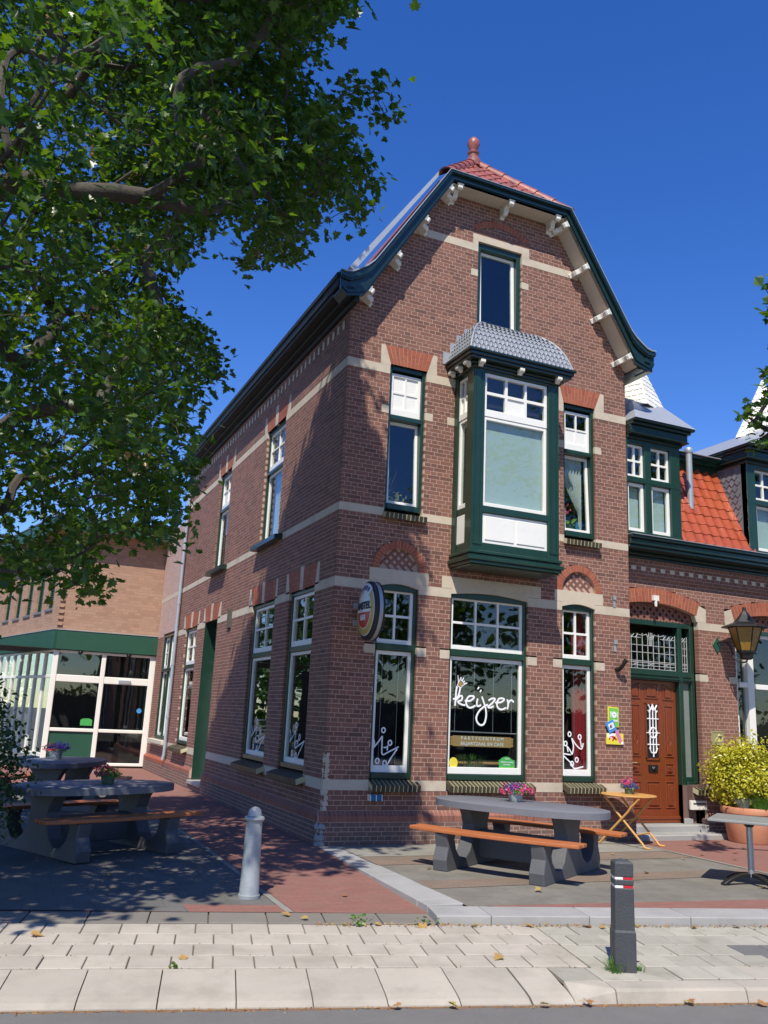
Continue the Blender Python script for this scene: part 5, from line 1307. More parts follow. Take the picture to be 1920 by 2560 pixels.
# transition piece and kerb stones
def kerb_piece(s0, s1, h0, h1):
    mb = MB()
    def prf(h): return [(5.62, -.097+h*0), (5.64, -.092), (5.80, -.094*h+(1-h)*-.148), (5.825, -.104*h+(1-h)*-.158), (5.855, -.20), (5.855, -.26), (5.62, -.26)]
    n = 7; vs = [ST(s0, t, z) for t, z in prf(h0)]+[ST(s1, t, z) for t, z in prf(h1)]
    mb.add(vs, [tuple(range(n)), tuple(range(2*n-1, n-1, -1))]+[(i, n+i, n+(i+1) % n, (i+1) % n) for i in range(n)]); mb.build('kerb_stone', 'slab', KERB, bevel=.006)
kerb_piece(sj+.315, sj+.62, 0., 1.); s = sj+.626
while s < 9: kerb_piece(s, s+.994, 1., 1.); s += 1.0
for k in range(3):                                                   # tiles between the slabs and the kerb top
    put(tmesh(.297, .33, 'paver_old'), sj+.33+k*.297, 5.29, -.096, PAVE, .0)
# concrete strip between pavement and driveway
mb = MB(); mb.add([ST(-60, 3.6, -.085), ST(.1, 3.6, -.085), ST(.1, 4.07, -.085), ST(-60, 4.07, -.085)], [(0, 1, 2, 3)]); STRIP = mb.build('edge_strip', 'joint', kind='structure', fix=False)
k = 0
s = Vector((-.335, -3.95, 0)).dot(es)
for k in range(10): put(tmesh(.5, .40, 'edge_slab', 'edge_slab'), s-(k+1)*.5, 3.655, -.062, STRIP)
# terrace in front of the house, left driveway
K = [(.24, .02), (.12, -3.60)]
TERR = sheet('terrace', [(.0, .02, 0), (.10, (3.70-.10*et.x)/et.y, 0), ST(9.5, 3.70, 0), (12, .3, 0)], 'greypave')
sheet('terrace_light_band', [(.2, .02, .004), (.16, -.95, .004), (4.89, -1.05, .004), (4.89, .02, .004)], 'lightpave')
sheet('terrace_brown_band', [(.15, -.97, .004), (.14, -1.55, .004), (4.86, -1.62, .004), (4.88, -1.07, .004)], 'brownpave')
sheet('terrace_brown_band', [(.13, -2.55, .004), (.12, -2.95, .004), (4.85, -2.9, .004), (4.87, -2.5, .004)], 'brownpave')
sheet('terrace_red_strip', [ST(1.15, 3.62, .004), ST(1.3, 3.69, .004), ST(9, 3.69, .004), ST(9, 2.95, .004), ST(4.2, 3.22, .004)], 'redpave')
sheet('terrace_red_field', [(4.97, .05, .005), (4.93, -3.6, .005), (12, -5.3, .005), (12, .29, .005)], 'redpave')
mb = MB(); mb.add([(4.90, .03, .007), (4.97, .03, .007), (4.94, -3.6, .007), (4.87, -3.6, .007)], [(0, 1, 2, 3)]); mb.build('paving_line', 'lightpave', kind='structure', fix=False)
def zl(y): return 0. if y > 0 else -.065*min(1, -y/3.6)
def dsheet(name, xa, xb, ys, mat, dz):
    mb = MB(); vs = []
    for y in ys: vs += [(xa(y), y, zl(y)+dz), (xb(y), y, zl(y)+dz)]
    mb.add(vs, [(2*i, 2*i+1, 2*i+3, 2*i+2) for i in range(len(ys)-1)]); return mb.build(name, mat, kind='structure', fix=False)
def yend(x):                                                         # where the edge strip starts for a given x
    return None
ysd = [15, 8, 4, 1, 0, -1, -2, -3, -3.45]
mb = MB(); xs = [-30, -12, -8, -5, -4, -3, -2, -1.5, -1, -.5, .12]
vs = []
for x in xs:
    q = (3.66-x*et.x)/et.y                                            # y on the strip line for this x
    for f in (0, .12, .25, .5, .75, 1.): y = q*(1-f); vs.append((x, y, zl(y)-.0))
    vs.append((x, 16, 0)); 
nr = 7; mb.add(vs, [(i*nr+k, (i+1)*nr+k, (i+1)*nr+k+1, i*nr+k+1) for i in range(len(xs)-1) for k in range(nr-1)]); mb.build('driveway', 'greypave_dark', kind='structure', fix=False)
mb = MB(); vs = []
for x in (-1.48, -.9, -.4, .10):
    q = (3.66-x*et.x)/et.y
    for f in (0, .25, .5, .75, 1.): y = q*(1-f); vs.append((x, y, zl(y)+.004))
    vs.append((x, 14.6, .004))
mb.add(vs, [(i*6+k, (i+1)*6+k, (i+1)*6+k+1, i*6+k+1) for i in range(3) for k in range(5)]); mb.build('red_path', 'redpave', kind='structure', fix=False)
mb = MB(); vs = []
for x in (-1.56, -1.49):
    q = (3.66-x*et.x)/et.y
    for f in (0, .25, .5, .75, 1.): y = q*(1-f); vs.append((x, y, zl(y)+.006))
    vs.append((x, 14.6, .006))
mb.add(vs, [(k, 6+k, 6+k+1, k+1) for k in range(5)]); mb.build('path_edging', 'lightpave', kind='structure', fix=False)
sheet('red_path', [(-4.6, 6.9, .004), (-1.5, 6.9, .004), (-1.5, 14.6, .004), (-4.6, 14.6, .004)], 'redpave')
q = (3.66-(-1.48)*et.x)/et.y
mb = MB(); mb.add([(-30, (3.66+30*et.x)/et.y, zl(-3.6)+.004), (-1.50, q, zl(q)+.004), (-1.50, q+.28, zl(q+.28)+.004), (-30, (3.66+30*et.x)/et.y+.28, zl(-3.4)+.004)], [(0, 1, 2, 3)]); mb.build('red_path', 'redpave', kind='structure', fix=False)
# raised terrace kerb: L shaped run of bluestone blocks
TK = MB(); TK.add([(-.1, 0, -.09), (.2, 0, -.09), (.2, -3.7, -.09), (-.2, -3.9, -.09)], [(0, 1, 2, 3)]); TK = TK.build('terrace_kerb', 'joint', kind='structure', fix=False)
def block(P, z0, z1, parent, name='kerb_block', mat='bluestone'):
    mb = MB(); mb.extr([(x, y, z0) for x, y in P], (0, 0, z1-z0)); return mb.build(name, mat, parent, bevel=.009, seg=2)
def lk(f): return (Vector((-.055, -.09))*(1-f)+Vector((-.275, -3.66))*f, Vector((.215, -.09))*(1-f)+Vector((.115, -3.66))*f)
cuts = [0, .28, .56, .93, 1.]
for a, b in zip(cuts, cuts[1:]):
    p0, p1 = lk(a+.001); q0, q1 = lk(b-.001); block([p0, p1, q1, q0], -.12, .004, TK)
ks = Vector((.115, -3.66, 0)).dot(es); ke = Vector((-.285, -3.67, 0)).dot(es)
def kb(s0, s1): block([ST(s0, 3.66).xy, ST(s1, 3.66).xy, ST(s1, 4.055).xy, ST(s0, 4.055).xy], -.12, .006, TK)
block([ST(ke, 3.66).xy, ST(ks+.1, 3.66).xy, ST(ks+.1, 4.055).xy, ST(ke-.01, 4.055).xy], -.12, .006, TK)
s = ks+.105
for L_ in (.93, 1.0, 1.0, 1.0, 1.0, 1.0, 1.0, 1.0): kb(s, s+L_-.006); s += L_

# ================================================================== STREET FURNITURE
# galvanised bollard
BO = thing('bollard', 'tapered galvanised steel bollard with a round knob on the driveway', 'bollard', (-1.73, -2.76, -.05))
mb = MB(); mb.lathe([(.105, 0), (.105, .03), (.098, .034), (.094, .05), (.078, .68), (.078, .70)], (-1.73, -2.76, -.05), 24); mb.build('post', 'galv', BO, smooth=True)
mb = MB(); mb.lathe([(.078, .695), (.092, .70), (.100, .715), (.094, .735), (.068, .745), (.066, .765), (.058, .795), (.038, .818), (.012, .828), (.001, .829)], (-1.73, -2.76, -.05), 24); mb.build('knob', 'galv', BO, smooth=True)
# dark square bollard
bx, by = .40, -5.60; bz = -.105
DB = thing('bollard', 'dark square plastic bollard with red and white bands by the kerb', 'bollard', (bx, by, bz))
ba = R(-25)
def bsec(h, z): return [(bx+h*math.cos(ba+PI/4+PI/2*k)*1.414, by+h*math.sin(ba+PI/4+PI/2*k)*1.414, bz+z) for k in range(4)]
def bstack(L_, name, mat, cap=True, bevel=.008):
    mb = MB(); vs = []; fs = []
    for h, z in L_: vs += bsec(h, z)
    for i in range(len(L_)-1): fs += [(4*i+k, 4*i+(k+1) % 4, 4*i+4+(k+1) % 4, 4*i+4+k) for k in range(4)]
    fs += [(3, 2, 1, 0), tuple(4*(len(L_)-1)+k for k in range(4))]; mb.add(vs, fs); return mb.build(name, mat, DB, bevel=bevel)
bstack([(.081, -.1), (.081, .285), (.074, .30), (.072, .595), (.065, .600), (.065, .615), (.072, .620), (.072, .655), (.065, .660), (.065, .675), (.0715, .68), (.071, .775), (.056, .79)], 'post', 'boll')
mb = MB(); c_ = bsec(.0715, .772); mb.add(c_+[(bx, by, bz+.805)], [(0, 1, 4), (1, 2, 4), (2, 3, 4), (3, 0, 4)]); mb.build('cap', 'boll', DB)
X_ = Vector((math.cos(ba), math.sin(ba), 0)); Y_ = Vector((-math.sin(ba), math.cos(ba), 0)); c0 = Vector((bx, by, bz))
for z in (.599, .659):
    for a, b, mt_ in ((-.066, -.01, 'white'), (-.01, .066, 'red')):
        mb = MB(); mb.extr([c0+X_*a+Y_*-.0645+Vector((0, 0, z)), c0+X_*b+Y_*-.0645+Vector((0, 0, z)), c0+X_*b+Y_*-.0695+Vector((0, 0, z)), c0+X_*a+Y_*-.0695+Vector((0, 0, z))], (0, 0, .017)); mb.build('reflector', mt_, DB)
    mb = MB(); mb.extr([c0+X_*-.0645+Y_*-.066+Vector((0, 0, z)), c0+X_*-.0645+Y_*.03+Vector((0, 0, z)), c0+X_*-.0695+Y_*.03+Vector((0, 0, z)), c0+X_*-.0695+Y_*-.066+Vector((0, 0, z))], (0, 0, .017)); mb.build('reflector', 'white', DB)
# concrete picnic table, long axis along local x
def make_picnic():
    t = thing('picnic_table', 'x', 'table', (0, 0, 0), 1e-9, 'oval concrete picnic tables')
    mb = MB(); n = 40; a_, b_ = 1.10, .56
    def ov(k, f=1., z=0):
        an = 2*PI*k/n; c, s = math.cos(an), math.sin(an); e = 2/2.25
        return (f*a_*math.copysign(abs(c)**e, c), (b_-(1-f)*a_)*math.copysign(abs(s)**e, s), z)
    rings = [(.955, .655), (1, .662), (1, .735), (.992, .742)]
    vs = [ov(k, f, z) for f, z in rings for k in range(n)]
    mb.add(vs, [(i*n+k, i*n+(k+1) % n, (i+1)*n+(k+1) % n, (i+1)*n+k) for i in range(3) for k in range(n)]+[tuple(range(n-1, -1, -1)), tuple(3*n+k for k in range(n))])
    mb.build('tabletop', 'concrete_table', t, smooth=True)
    for x in (-.595, .595):
        # one cast support: foot bar, flared pedestal, two curved bench posts
        P = [(-.88, 0), (-.90, .12), (-.845, .26), (-.87, .37), (-.88, .41), (-.65, .41), (-.695, .34), (-.655, .22), (-.55, .12), (-.42, .105), (-.30, .18), (-.205, .34), (-.19, .46), (-.25, .58), (-.31, .655)]
        P = P+[(-y, z) for y, z in P[::-1]]; th = .075
        mb = MB(); vs = []
        m_ = len(P)
        for dx, ins in ((-th, .012), (-th+.012, 0), (th-.012, 0), (th, .012)):
            for y, z in P: vs.append((x+dx*(1.25-.35*z), y*(1-ins), max(0, z)))
        fs = [(i*m_+k, i*m_+(k+1) % m_, (i+1)*m_+(k+1) % m_, (i+1)*m_+k) for i in range(3) for k in range(m_)]+[tuple(range(m_-1, -1, -1)), tuple(3*m_+k for k in range(m_))]
        mb.add(vs, fs); mb.build('leg', 'concrete_leg', t, bevel=.008)
    mb = MB(); mb.box(-.54, .54, -.055, .055, .08, .40); mb.build('stretcher', 'concrete_leg', t, bevel=.01)
    for s in (-1, 1):
        for r0, r1 in ((.625, .755), (.765, .90)):
            mb = MB(); vs = []; m_ = 12
            for i in range(m_+1):
                f = -1+2*i/m_; x = 1.05*f; bow = .085*(1-f*f); e = .0 if abs(f) < .98 else .014
                for y, z in ((r0+e, .412), (r1-e, .412), (r1-e, .452), (r0+e, .452)): vs.append((x, s*(y+bow-.06), z))
            fs = [(4*i+k, 4*i+(k+1) % 4, 4*i+4+(k+1) % 4, 4*i+4+k) for i in range(m_) for k in range(4)]+[(3, 2, 1, 0), tuple(4*m_+k for k in range(4))]
            mb.add(vs, fs); mb.build('bench_plank', 'wood_bench', t, bevel=.008, seg=2)
    return t
pt = make_picnic()
for i, (x, y, z, rz, lb) in enumerate([(1.79, -2.02, 0, -57, 'oval concrete picnic table with orange wooden benches in the sun before the shop window'),
                                        (-2.93, .13, -.005, 26, 'oval concrete picnic table in the tree shade, nearer of the two beside the house'),
                                        (-2.90, 4.7, .0, 62, 'oval concrete picnic table farther back in the shade, close to the white porch')]):
    o = pt if i == 0 else copy_tree(pt)
    o.location = (x, y, z); o.rotation_euler = (0, 0, R(rz)); o['label'] = lb
# round folding bistro table
bc = Vector((4.73, -.46, 0))
BT = thing('bistro_table', 'round yellow wooden folding table beside the front door', 'table', tuple(bc))
mb = MB(); mb.lathe([(.385, .0), (.405, .004), (.41, .014), (.40, .024)], (bc.x, bc.y, .70), 36); mb.build('tabletop', 'wood_yellow', BT, smooth=True)
u_ = Vector((.45, -.89, 0)).normalized(); v_ = Vector((u_.y, -u_.x, 0))*-1
for s in (-1, 1):
    for k in (-1, 1):
        o_ = bc+v_*(.26*s-.015*k)
        mb = MB(); a = o_+u_*(-.33*k); b = o_+u_*(.28*k)
        mb.tube([a+u_*(-.10*k)+Vector((0, 0, .016)), a+u_*(-.03*k)+Vector((0, 0, .016)), a+Vector((0, 0, .03)), a+u_*(.03*k)+Vector((0, 0, .075)), b+u_*(-.17*k)+Vector((0, 0, .50)), b+u_*(-.13*k)+Vector((0, 0, .56)), b+Vector((0, 0, .69))], .0165, 10); mb.build('leg', 'wood_yellow', BT, smooth=True)
for k in (-1, 1):
    mb = MB(); mb.tube([bc+u_*(.2*k)+v_*-.26+Vector((0, 0, .18)), bc+u_*(.2*k)+v_*.26+Vector((0, 0, .18))] if k > 0 else [bc+v_*-.26+Vector((0, 0, .36)), bc+v_*.26+Vector((0, 0, .36))], .011, 8); mb.build('stretcher', 'wood_yellow', BT, smooth=True)
# square grey table at the right edge
c3 = Vector((4.04, -3.41, 0)); a3 = math.atan2(.61, .79)
SQ = thing('square_table', 'square grey cafe table on a steel column and curved black foot', 'table', tuple(c3))
X3 = Vector((math.cos(a3), math.sin(a3), 0)); Y3 = Vector((-math.sin(a3), math.cos(a3), 0))
mb = MB(); h = .405; mb.extr([c3+X3*a+Y3*b+Vector((0, 0, .69)) for a, b in ((-h, -h), (h, -h), (h, h), (-h, h))], (0, 0, .032)); mb.build('tabletop', 'granite', SQ, bevel=.008, seg=2)
mb = MB(); mb.tube([c3+Vector((0, 0, .085)), c3+Vector((0, 0, .66))], .036, 18); mb.build('column', 'steel', SQ, smooth=True)
mb = MB(); mb.lathe([(.036, 0), (.05, .01), (.075, .05), (.075, .062)], (c3.x, c3.y, .628), 18); mb.extr([c3+X3*a+Y3*b+Vector((0, 0, .676)) for a, b in ((-.13, -.03), (.13, -.03), (.13, .03), (-.13, .03))], (0, 0, .013)); mb.extr([c3+X3*a+Y3*b+Vector((0, 0, .676)) for a, b in ((-.03, -.13), (.03, -.13), (.03, -.031), (-.03, -.031))], (0, 0, .013)); mb.build('bracket', 'metal_dark', SQ)
for k in range(4):
    an = a3+PI/4+PI/2*k; d = Vector((math.cos(an), math.sin(an), 0)); n_ = Vector((-d.y, d.x, 0))
    mb = MB(); m_ = 8; vs = []
    for i in range(m_+1):
        f = i/m_; r = .03+.37*f; zt = .105*(1-f**2.2)+.02; zb = max(.0, zt-.04) if f < .93 else 0; wd = .028+.008*f
        for sy, zz in ((-1, zb), (1, zb), (1, zt), (-1, zt)): vs.append(c3+d*r+n_*(wd*sy)+Vector((0, 0, zz)))
    mb.add(vs, [(4*i+q, 4*i+(q+1) % 4, 4*i+4+(q+1) % 4, 4*i+4+q) for i in range(m_) for q in range(4)]+[(3, 2, 1, 0), tuple(4*m_+q for q in range(4))]); mb.build('foot', 'metal_dark', SQ, bevel=.006)
# terracotta planter
pc = Vector((7.16, -.44, 0))
PLT = thing('planter', 'big round terracotta pot by the door steps', 'planter', tuple(pc))
mb = MB(); mb.lathe([(.315, 0), (.33, .02), (.372, .30), (.395, .44), (.425, .445), (.435, .50), (.425, .535), (.385, .54), (.375, .49)], (pc.x, pc.y, .005), 40); mb.build('pot', 'terracotta', PLT, smooth=True)
mb = MB(); mb.lathe([(.38, .0), (.2, .03), (.01, .04)], (pc.x, pc.y, .47), 20); mb.build('soil', 'soil', PLT)

# ================================================================== SIGNS AND WALL FITTINGS
# round beer sign: thick lens box on two arms, face turned to the driveway
SX, SYc, SZ = .33, -.475, 3.09; RYs, RZs = .345, .40
SG = thing('pub_sign', 'oval hanging beer sign in white red and gold by the corner window', 'sign', (SX+.08, SYc, SZ))
def ell(f, x, n=48, bulge=0): return [(x, SYc+RYs*f*math.cos(2*PI*k/n), SZ+RZs*f*math.sin(2*PI*k/n)) for k in range(n)]
def rings(L_, name, mat, cap0=True, cap1=True):
    n = 48; mb = MB(); vs = []
    for f, x in L_: vs += ell(f, x, n)
    fs = [(i*n+k, i*n+(k+1) % n, (i+1)*n+(k+1) % n, (i+1)*n+k) for i in range(len(L_)-1) for k in range(n)]
    if cap0: fs.append(tuple(range(n)))
    if cap1: fs.append(tuple((len(L_)-1)*n+k for k in range(n)))
    mb.add(vs, fs); return mb.build(name, mat, SG, smooth=True)
rings([(1., SX+.0), (1.0, SX+.095)], 'rim', 'galv', False, False); rings([(.99, SX-.012), (1.012, SX-.012), (1.012, SX+.02), (.99, SX+.02)], 'rim_edge', 'metal_dark', False, False); rings([(.99, SX+.075), (1.012, SX+.075), (1.012, SX+.10), (.99, SX+.10)], 'rim_edge', 'metal_dark', False, False)
def dome(f): return SX-.012-.06*math.sqrt(max(0, 1-f*f))**1.3
def domed(L_, name, mat): return rings([(f, dome(f)-dx) for f, dx in L_], name, mat, False, False)
domed([(.995, 0), (.9, 0), (.86, 0)], 'face_border', 'metal_dark'); domed([(.87, .002), (.855, .003), (.84, .002)], 'face_ring', 'signwhite')
domed([(.845, .003), (.78, .003), (.70, .003), (.62, .003)], 'face_band', 'signgold'); domed([(.635, .004), (.62, .005), (.60, .004)], 'face_ring', 'signwhite')
def patch(z0, z1, fmax, name, mat, dx):
    mb = MB(); nz = 18; ny = 22; vs = []
    for i in range(nz+1):
        z = z0+(z1-z0)*i/nz; q = z/RZs; hw = RYs*math.sqrt(max(0, fmax*fmax-q*q))
        for k in range(ny+1):
            y = -hw+2*hw*k/ny; f = math.hypot(y/RYs, q); vs.append((dome(f)-dx, SYc+y, SZ+z))
    mb.add(vs, [(i*(ny+1)+k, i*(ny+1)+k+1, (i+1)*(ny+1)+k+1, (i+1)*(ny+1)+k) for i in range(nz) for k in range(ny)]); mb.build(name, mat, SG, smooth=True, fix=False)
patch(-.015, .61*RZs, .61, 'face_top', 'signwhite', .005); patch(-.61*RZs, -.015, .61, 'face_bottom', 'signred', .005)
patch(-.03, -.012, .61, 'face_stripe', 'signwhite', .007)
def sgn(dy, dz, dx): return lambda x, y, z: (dome(min(.99, math.hypot((x*1.0-dy)/RYs, (y+dz)/RZs)))-dx-z, SYc-(x-dy), SZ+dz+y)
text_obj('lettering', 'AMSTEL', .135, 'black', sgn(0, .055, .012), SG, spacing=.93, bold=.006); text_obj('lettering', 'BIER', .10, 'signwhite', sgn(0, -.105, .011), SG, spacing=1.0, bold=.003)
# ribbon emblem at the top
for y0, s_ in ((0, 1),):
    mb = MB()
    for i in range(14):
        a = PI/2-.62+1.24*i/13; b = PI/2-.62+1.24*(i+1)/13
        q = []
        for an, f in ((a, .62), (b, .62), (b, .93), (a, .93)): q.append((dome(f)-.012, SYc+RYs*f*math.cos(an), SZ+RZs*f*math.sin(an)))
        mb.add(q, [(0, 1, 2, 3)])
    mb.build('emblem', 'signwhite', SG, fix=False)
MT['navy'] = M('navy_print', (.02, .03, .16), .35, .1, 9, 0)
for i, an in enumerate((-.45, -.22, 0, .22, .45)):
    mb = MB(); q = []
    for da, f in ((-.07, .68), (.07, .70), (.09, .87), (-.05, .85)): a = PI/2+an+da; q.append((dome(f)-.017, SYc+RYs*f*math.cos(a), SZ+RZs*f*math.sin(a)))
    mb.add(q, [(0, 1, 2, 3)]); mb.build('emblem_mark', 'navy', SG, fix=False)
for z in (.11, -.13):
    mb = MB(); mb.box(SX+.04, SX+.11, SYc+.30, .0, SZ+z-.022, SZ+z+.022); mb.box(SX-.03, SX+.15, -.012, .004, SZ+z-.04, SZ+z+.04); mb.build('arm', 'galv', SG, bevel=.004)
mb = MB(); mb.tube([(SX+.075, -.07, SZ-.13), (SX+.075, -.07, SZ+.11)], .016, 8); mb.build('arm_brace', 'galv', SG)
# posters beside the right window
Yp = lambda k: FRONT(-.0-.004*k)
def poster(nm, lab, cat, P, mat, k, th=.012):
    o = thing(nm, lab, cat, (P[0][0], 0, P[0][1])); mb = MB(); mb.prism(F0, P, .003+.014*k, .003+.014*k+th); mb.build('board', mat, o); return o, .003+.014*k+th
p1, w1 = poster('wall_sign', 'green plate sign with white plate and cutlery emblem, topmost of three by the door', 'sign', [(4.721, 1.70), (4.932, 1.692), (4.934, 2.0), (4.722, 2.012)], 'yellow', 0)
mb = MB(); mb.prism(F0, [(4.742, 1.705), (4.924, 1.70), (4.926, 1.985), (4.742, 1.99)], w1, w1+.003); mb.build('print', 'lime', p1)
mb = MB(); mb.prism(F0, [(4.838+.05*math.cos(2*PI*i/20), 1.885+.05*math.sin(2*PI*i/20)) for i in range(20)], w1+.003, w1+.006)
for a, b in ((4.768, 4.778), (4.899, 4.909)): mb.prism(F0, [(a, 1.84), (b, 1.84), (b, 1.93), (a, 1.93)], w1+.003, w1+.006)
for a, b in ((4.758, 4.764), (4.782, 4.788)): mb.prism(F0, [(a, 1.90), (b, 1.90), (b, 1.935), (a, 1.935)], w1+.003, w1+.006)
mb.build('emblem', 'signwhite', p1)
text_obj('lettering', 'eet', .022, 'lime', lambda x, y, z: F0(4.838+x, 1.892+y, w1+.0075+z), p1); text_obj('lettering', 'lokaal', .05, 'signwhite', lambda x, y, z: F0(4.85+x, 1.795+y, w1+.0055+z), p1, bold=.002)
p3_, w3 = poster('wall_sign', 'yellow picture sign with a pink gift card shape, lowest of three by the door', 'sign', [(4.672, 1.432), (5.005, 1.43), (5.008, 1.60), (4.676, 1.60)], 'yellow', 1)
mb = MB(); mb.prism(F0, [(4.84, 1.63), (4.90, 1.655), (4.985, 1.47), (4.925, 1.455)], w3, w3+.006); mb.build('print', 'pink', p3_)
mb = MB(); mb.prism(F0, [(4.69, 1.53), (4.80, 1.52), (4.87, 1.60), (4.69, 1.60)], w3, w3+.003); mb.prism(F0, [(4.955, 1.435), (5.0, 1.435), (5.0, 1.475), (4.955, 1.475)], w3+.001, w3+.007); mb.build('print', 'white_bar', p3_)
mb = MB()
for P in ([(4.75, 1.55), (4.80, 1.565), (4.88, 1.51), (4.86, 1.50)], [(4.78, 1.49), (4.80, 1.485), (4.85, 1.545), (4.83, 1.55)], [(4.72, 1.51), (4.735, 1.50), (4.75, 1.55), (4.74, 1.555)]): mb.prism(F0, P, w3+.003, w3+.006)
mb.build('print', 'signred', p3_)
p2, w2 = poster('wall_sign', 'tilted blue sign with white square and black cup mark between two other signs', 'sign', [(4.648, 1.745), (4.79, 1.81), (4.868, 1.66), (4.725, 1.595)], 'blue', 2)
mb = MB(); mb.prism(F0, [(4.692, 1.728), (4.79, 1.772), (4.828, 1.692), (4.728, 1.648)], w2, w2+.003); mb.build('print', 'signwhite', p2)
text_obj('lettering', 'k.', .085, 'black', lambda x, y, z: F0(4.757+x*.92+y*.3, 1.708+y*.92+x*.35, w2+.0045+z), p2, bold=.003)
mb = MB(); mb.box(.655, .83, -.10, .01, .572, .652)
nt_ = tag(mb.build('glazed_block', 'blueglaze', bevel=.008), 'blue glazed block with white edges under the corner window sill', 'tile')
mb = MB()
for x in (.652, .737, .822): mb.box(x, x+.01, -.106, -.002, .57, .655)
mb.build('glaze_edge', 'white', nt_)
BPQ = thing('plaque', 'small square pale brass plaque with raised relief beside the big right window', 'plaque', (7.29, .3, 1.59))
mb = MB(); mb.wbox(FR_, 7.15, 7.43, 1.465, 1.71, .003, .014); mb.build('plate', 'brass', BPQ, bevel=.004)
mb = MB()
for a, b, c, d in ((7.16, 7.42, 1.475, 1.485), (7.16, 7.42, 1.69, 1.70), (7.16, 7.17, 1.485, 1.69), (7.41, 7.42, 1.485, 1.69)): mb.wbox(FR_, a, b, c, d, .014, .02)
for i in range(5): mb.tube([FR_(7.21+.035*i+.02*j, 1.53+.025*j+.012*(i % 2)*j, .016) for j in range(4)], .006, 5)
mb.blob(FR_(7.33, 1.63, .012), .035, .3, 5, 7); mb.build('relief', 'brass', BPQ)
# wall lantern
LT = thing('wall_lantern', 'black wall lantern with amber glass on a curved arm', 'lamp', (7.37, .3, 3.2))
mb = MB(); mb.prism(FR_, [(7.37, 3.03), (7.475, 3.19), (7.37, 3.34), (7.265, 3.19)], .003, .018); mb.build('plate', 'green_soft', LT, bevel=.004)
lc = Vector((7.60, -.14, 0)); LS = 1.2
mb = MB(); mb.tube(smoothpath([(7.37, .28, 3.22), (7.39, .18, 3.235), (7.44, .09, 3.20), (7.46, .05, 3.08), (7.47, .0, 2.95), (7.53, -.07, 2.885), (7.60, -.14, 2.90), (7.60, -.14, 2.96)], 4), .014, 8); mb.build('arm', 'metal_dark', LT, smooth=True)
def hexr(r, z, k0=.2): return [(lc.x+LS*r*math.cos(k0+2*PI*k/6), lc.y+LS*r*math.sin(k0+2*PI*k/6), z if z < 3.47 else 3.47+(z-3.47)*1.1) for k in range(6)]
def hexs(L_, nm, mat, caps=True):
    mb = MB(); vs = [q for r, z in L_ for q in hexr(r, z)]; mb.add(vs, [(6*i+k, 6*i+(k+1) % 6, 6*i+6+(k+1) % 6, 6*i+6+k) for i in range(len(L_)-1) for k in range(6)]+([tuple(range(5, -1, -1)), tuple(6*(len(L_)-1)+k for k in range(6))] if caps else [])); return mb.build(nm, mat, LT)
hexs([(.12, 3.075), (.225, 3.47)], 'glass_body', 'amber'); hexs([(.128, 3.045), (.135, 3.08), (.12, 3.085)], 'lower_ring', 'metal_dark'); hexs([(.06, 2.93), (.085, 2.95), (.10, 3.03), (.115, 3.05)], 'base', 'metal_dark')
hexs([(.335, 3.475), (.31, 3.50), (.16, 3.56), (.07, 3.68), (.03, 3.74), (.025, 3.78)], 'roof', 'metal_dark')
mb = MB()
a_, b_ = hexr(.122, 3.07), hexr(.228, 3.475)
for k in range(6): mb.tube([a_[k], b_[k]], .011, 6)
mb.blob((lc.x, lc.y, 3.815), .032, 0, 1, 10); mb.build('ribs', 'metal_dark', LT)
# ------------------------------------------------------------------ lettering and decals on the panes
KEIJZER= [[(2.063, 2.18), (2.048, 2.112), (2.043, 2.036), (2.034, 1.894)], [(2.112, 2.166), (2.104, 2.098), (2.068, 2.013), (1.998, 1.991)], [(2.04, 1.969), (2.116, 2.04), (2.15, 2.033), (2.142, 1.983), (2.079, 1.955), (2.139, 1.92), (2.207, 1.911)], [(2.196, 1.977), (2.284, 1.977), (2.352, 2.027), (2.332, 2.049), (2.263, 2.039), (2.22, 1.97), (2.237, 1.904), (2.297, 1.877), (2.38, 1.914)], [(2.417, 2.017), (2.403, 1.962), (2.409, 1.912), (2.444, 1.909), (2.474, 1.931)], [(2.486, 2.05), (2.518, 1.976), (2.554, 1.884), (2.567, 1.775), (2.539, 1.665), (2.48, 1.634), (2.42, 1.669), (2.398, 1.743), (2.446, 1.837), (2.534, 1.909), (2.593, 1.937)], [(2.602, 1.997), (2.662, 2.029), (2.718, 2.024), (2.663, 1.957), (2.594, 1.903), (2.644, 1.897), (2.694, 1.92)], [(2.719, 1.973), (2.815, 1.981), (2.876, 2.019), (2.855, 2.039), (2.784, 2.031), (2.749, 1.953), (2.776, 1.894), (2.837, 1.876), (2.913, 1.905)], [(2.932, 2.03), (2.948, 1.954), (2.934, 1.884)], [(2.943, 1.945), (2.968, 2.002), (3.009, 2.021), (3.045, 1.992)]]
DOTS= [(2.423, 2.17), (2.464, 2.13)]
CROWN= [[(2.062, 2.197), (2.081, 2.231), (2.071, 2.322)], [(2.081, 2.231), (2.123, 2.308)], [(2.123, 2.308), (2.131, 2.26), (2.167, 2.302)], [(2.167, 2.302), (2.151, 2.248), (2.183, 2.257)], [(2.183, 2.257), (2.169, 2.228), (2.223, 2.233), (2.16, 2.198), (2.122, 2.162), (2.062, 2.197)]]
CRDOT= [(2.07, 2.328), (2.123, 2.308), (2.169, 2.304), (2.186, 2.257), (2.226, 2.233)]
CRGOLD= [(2.074, 2.206), (2.095, 2.249), (2.129, 2.251), (2.16, 2.215), (2.122, 2.175)]
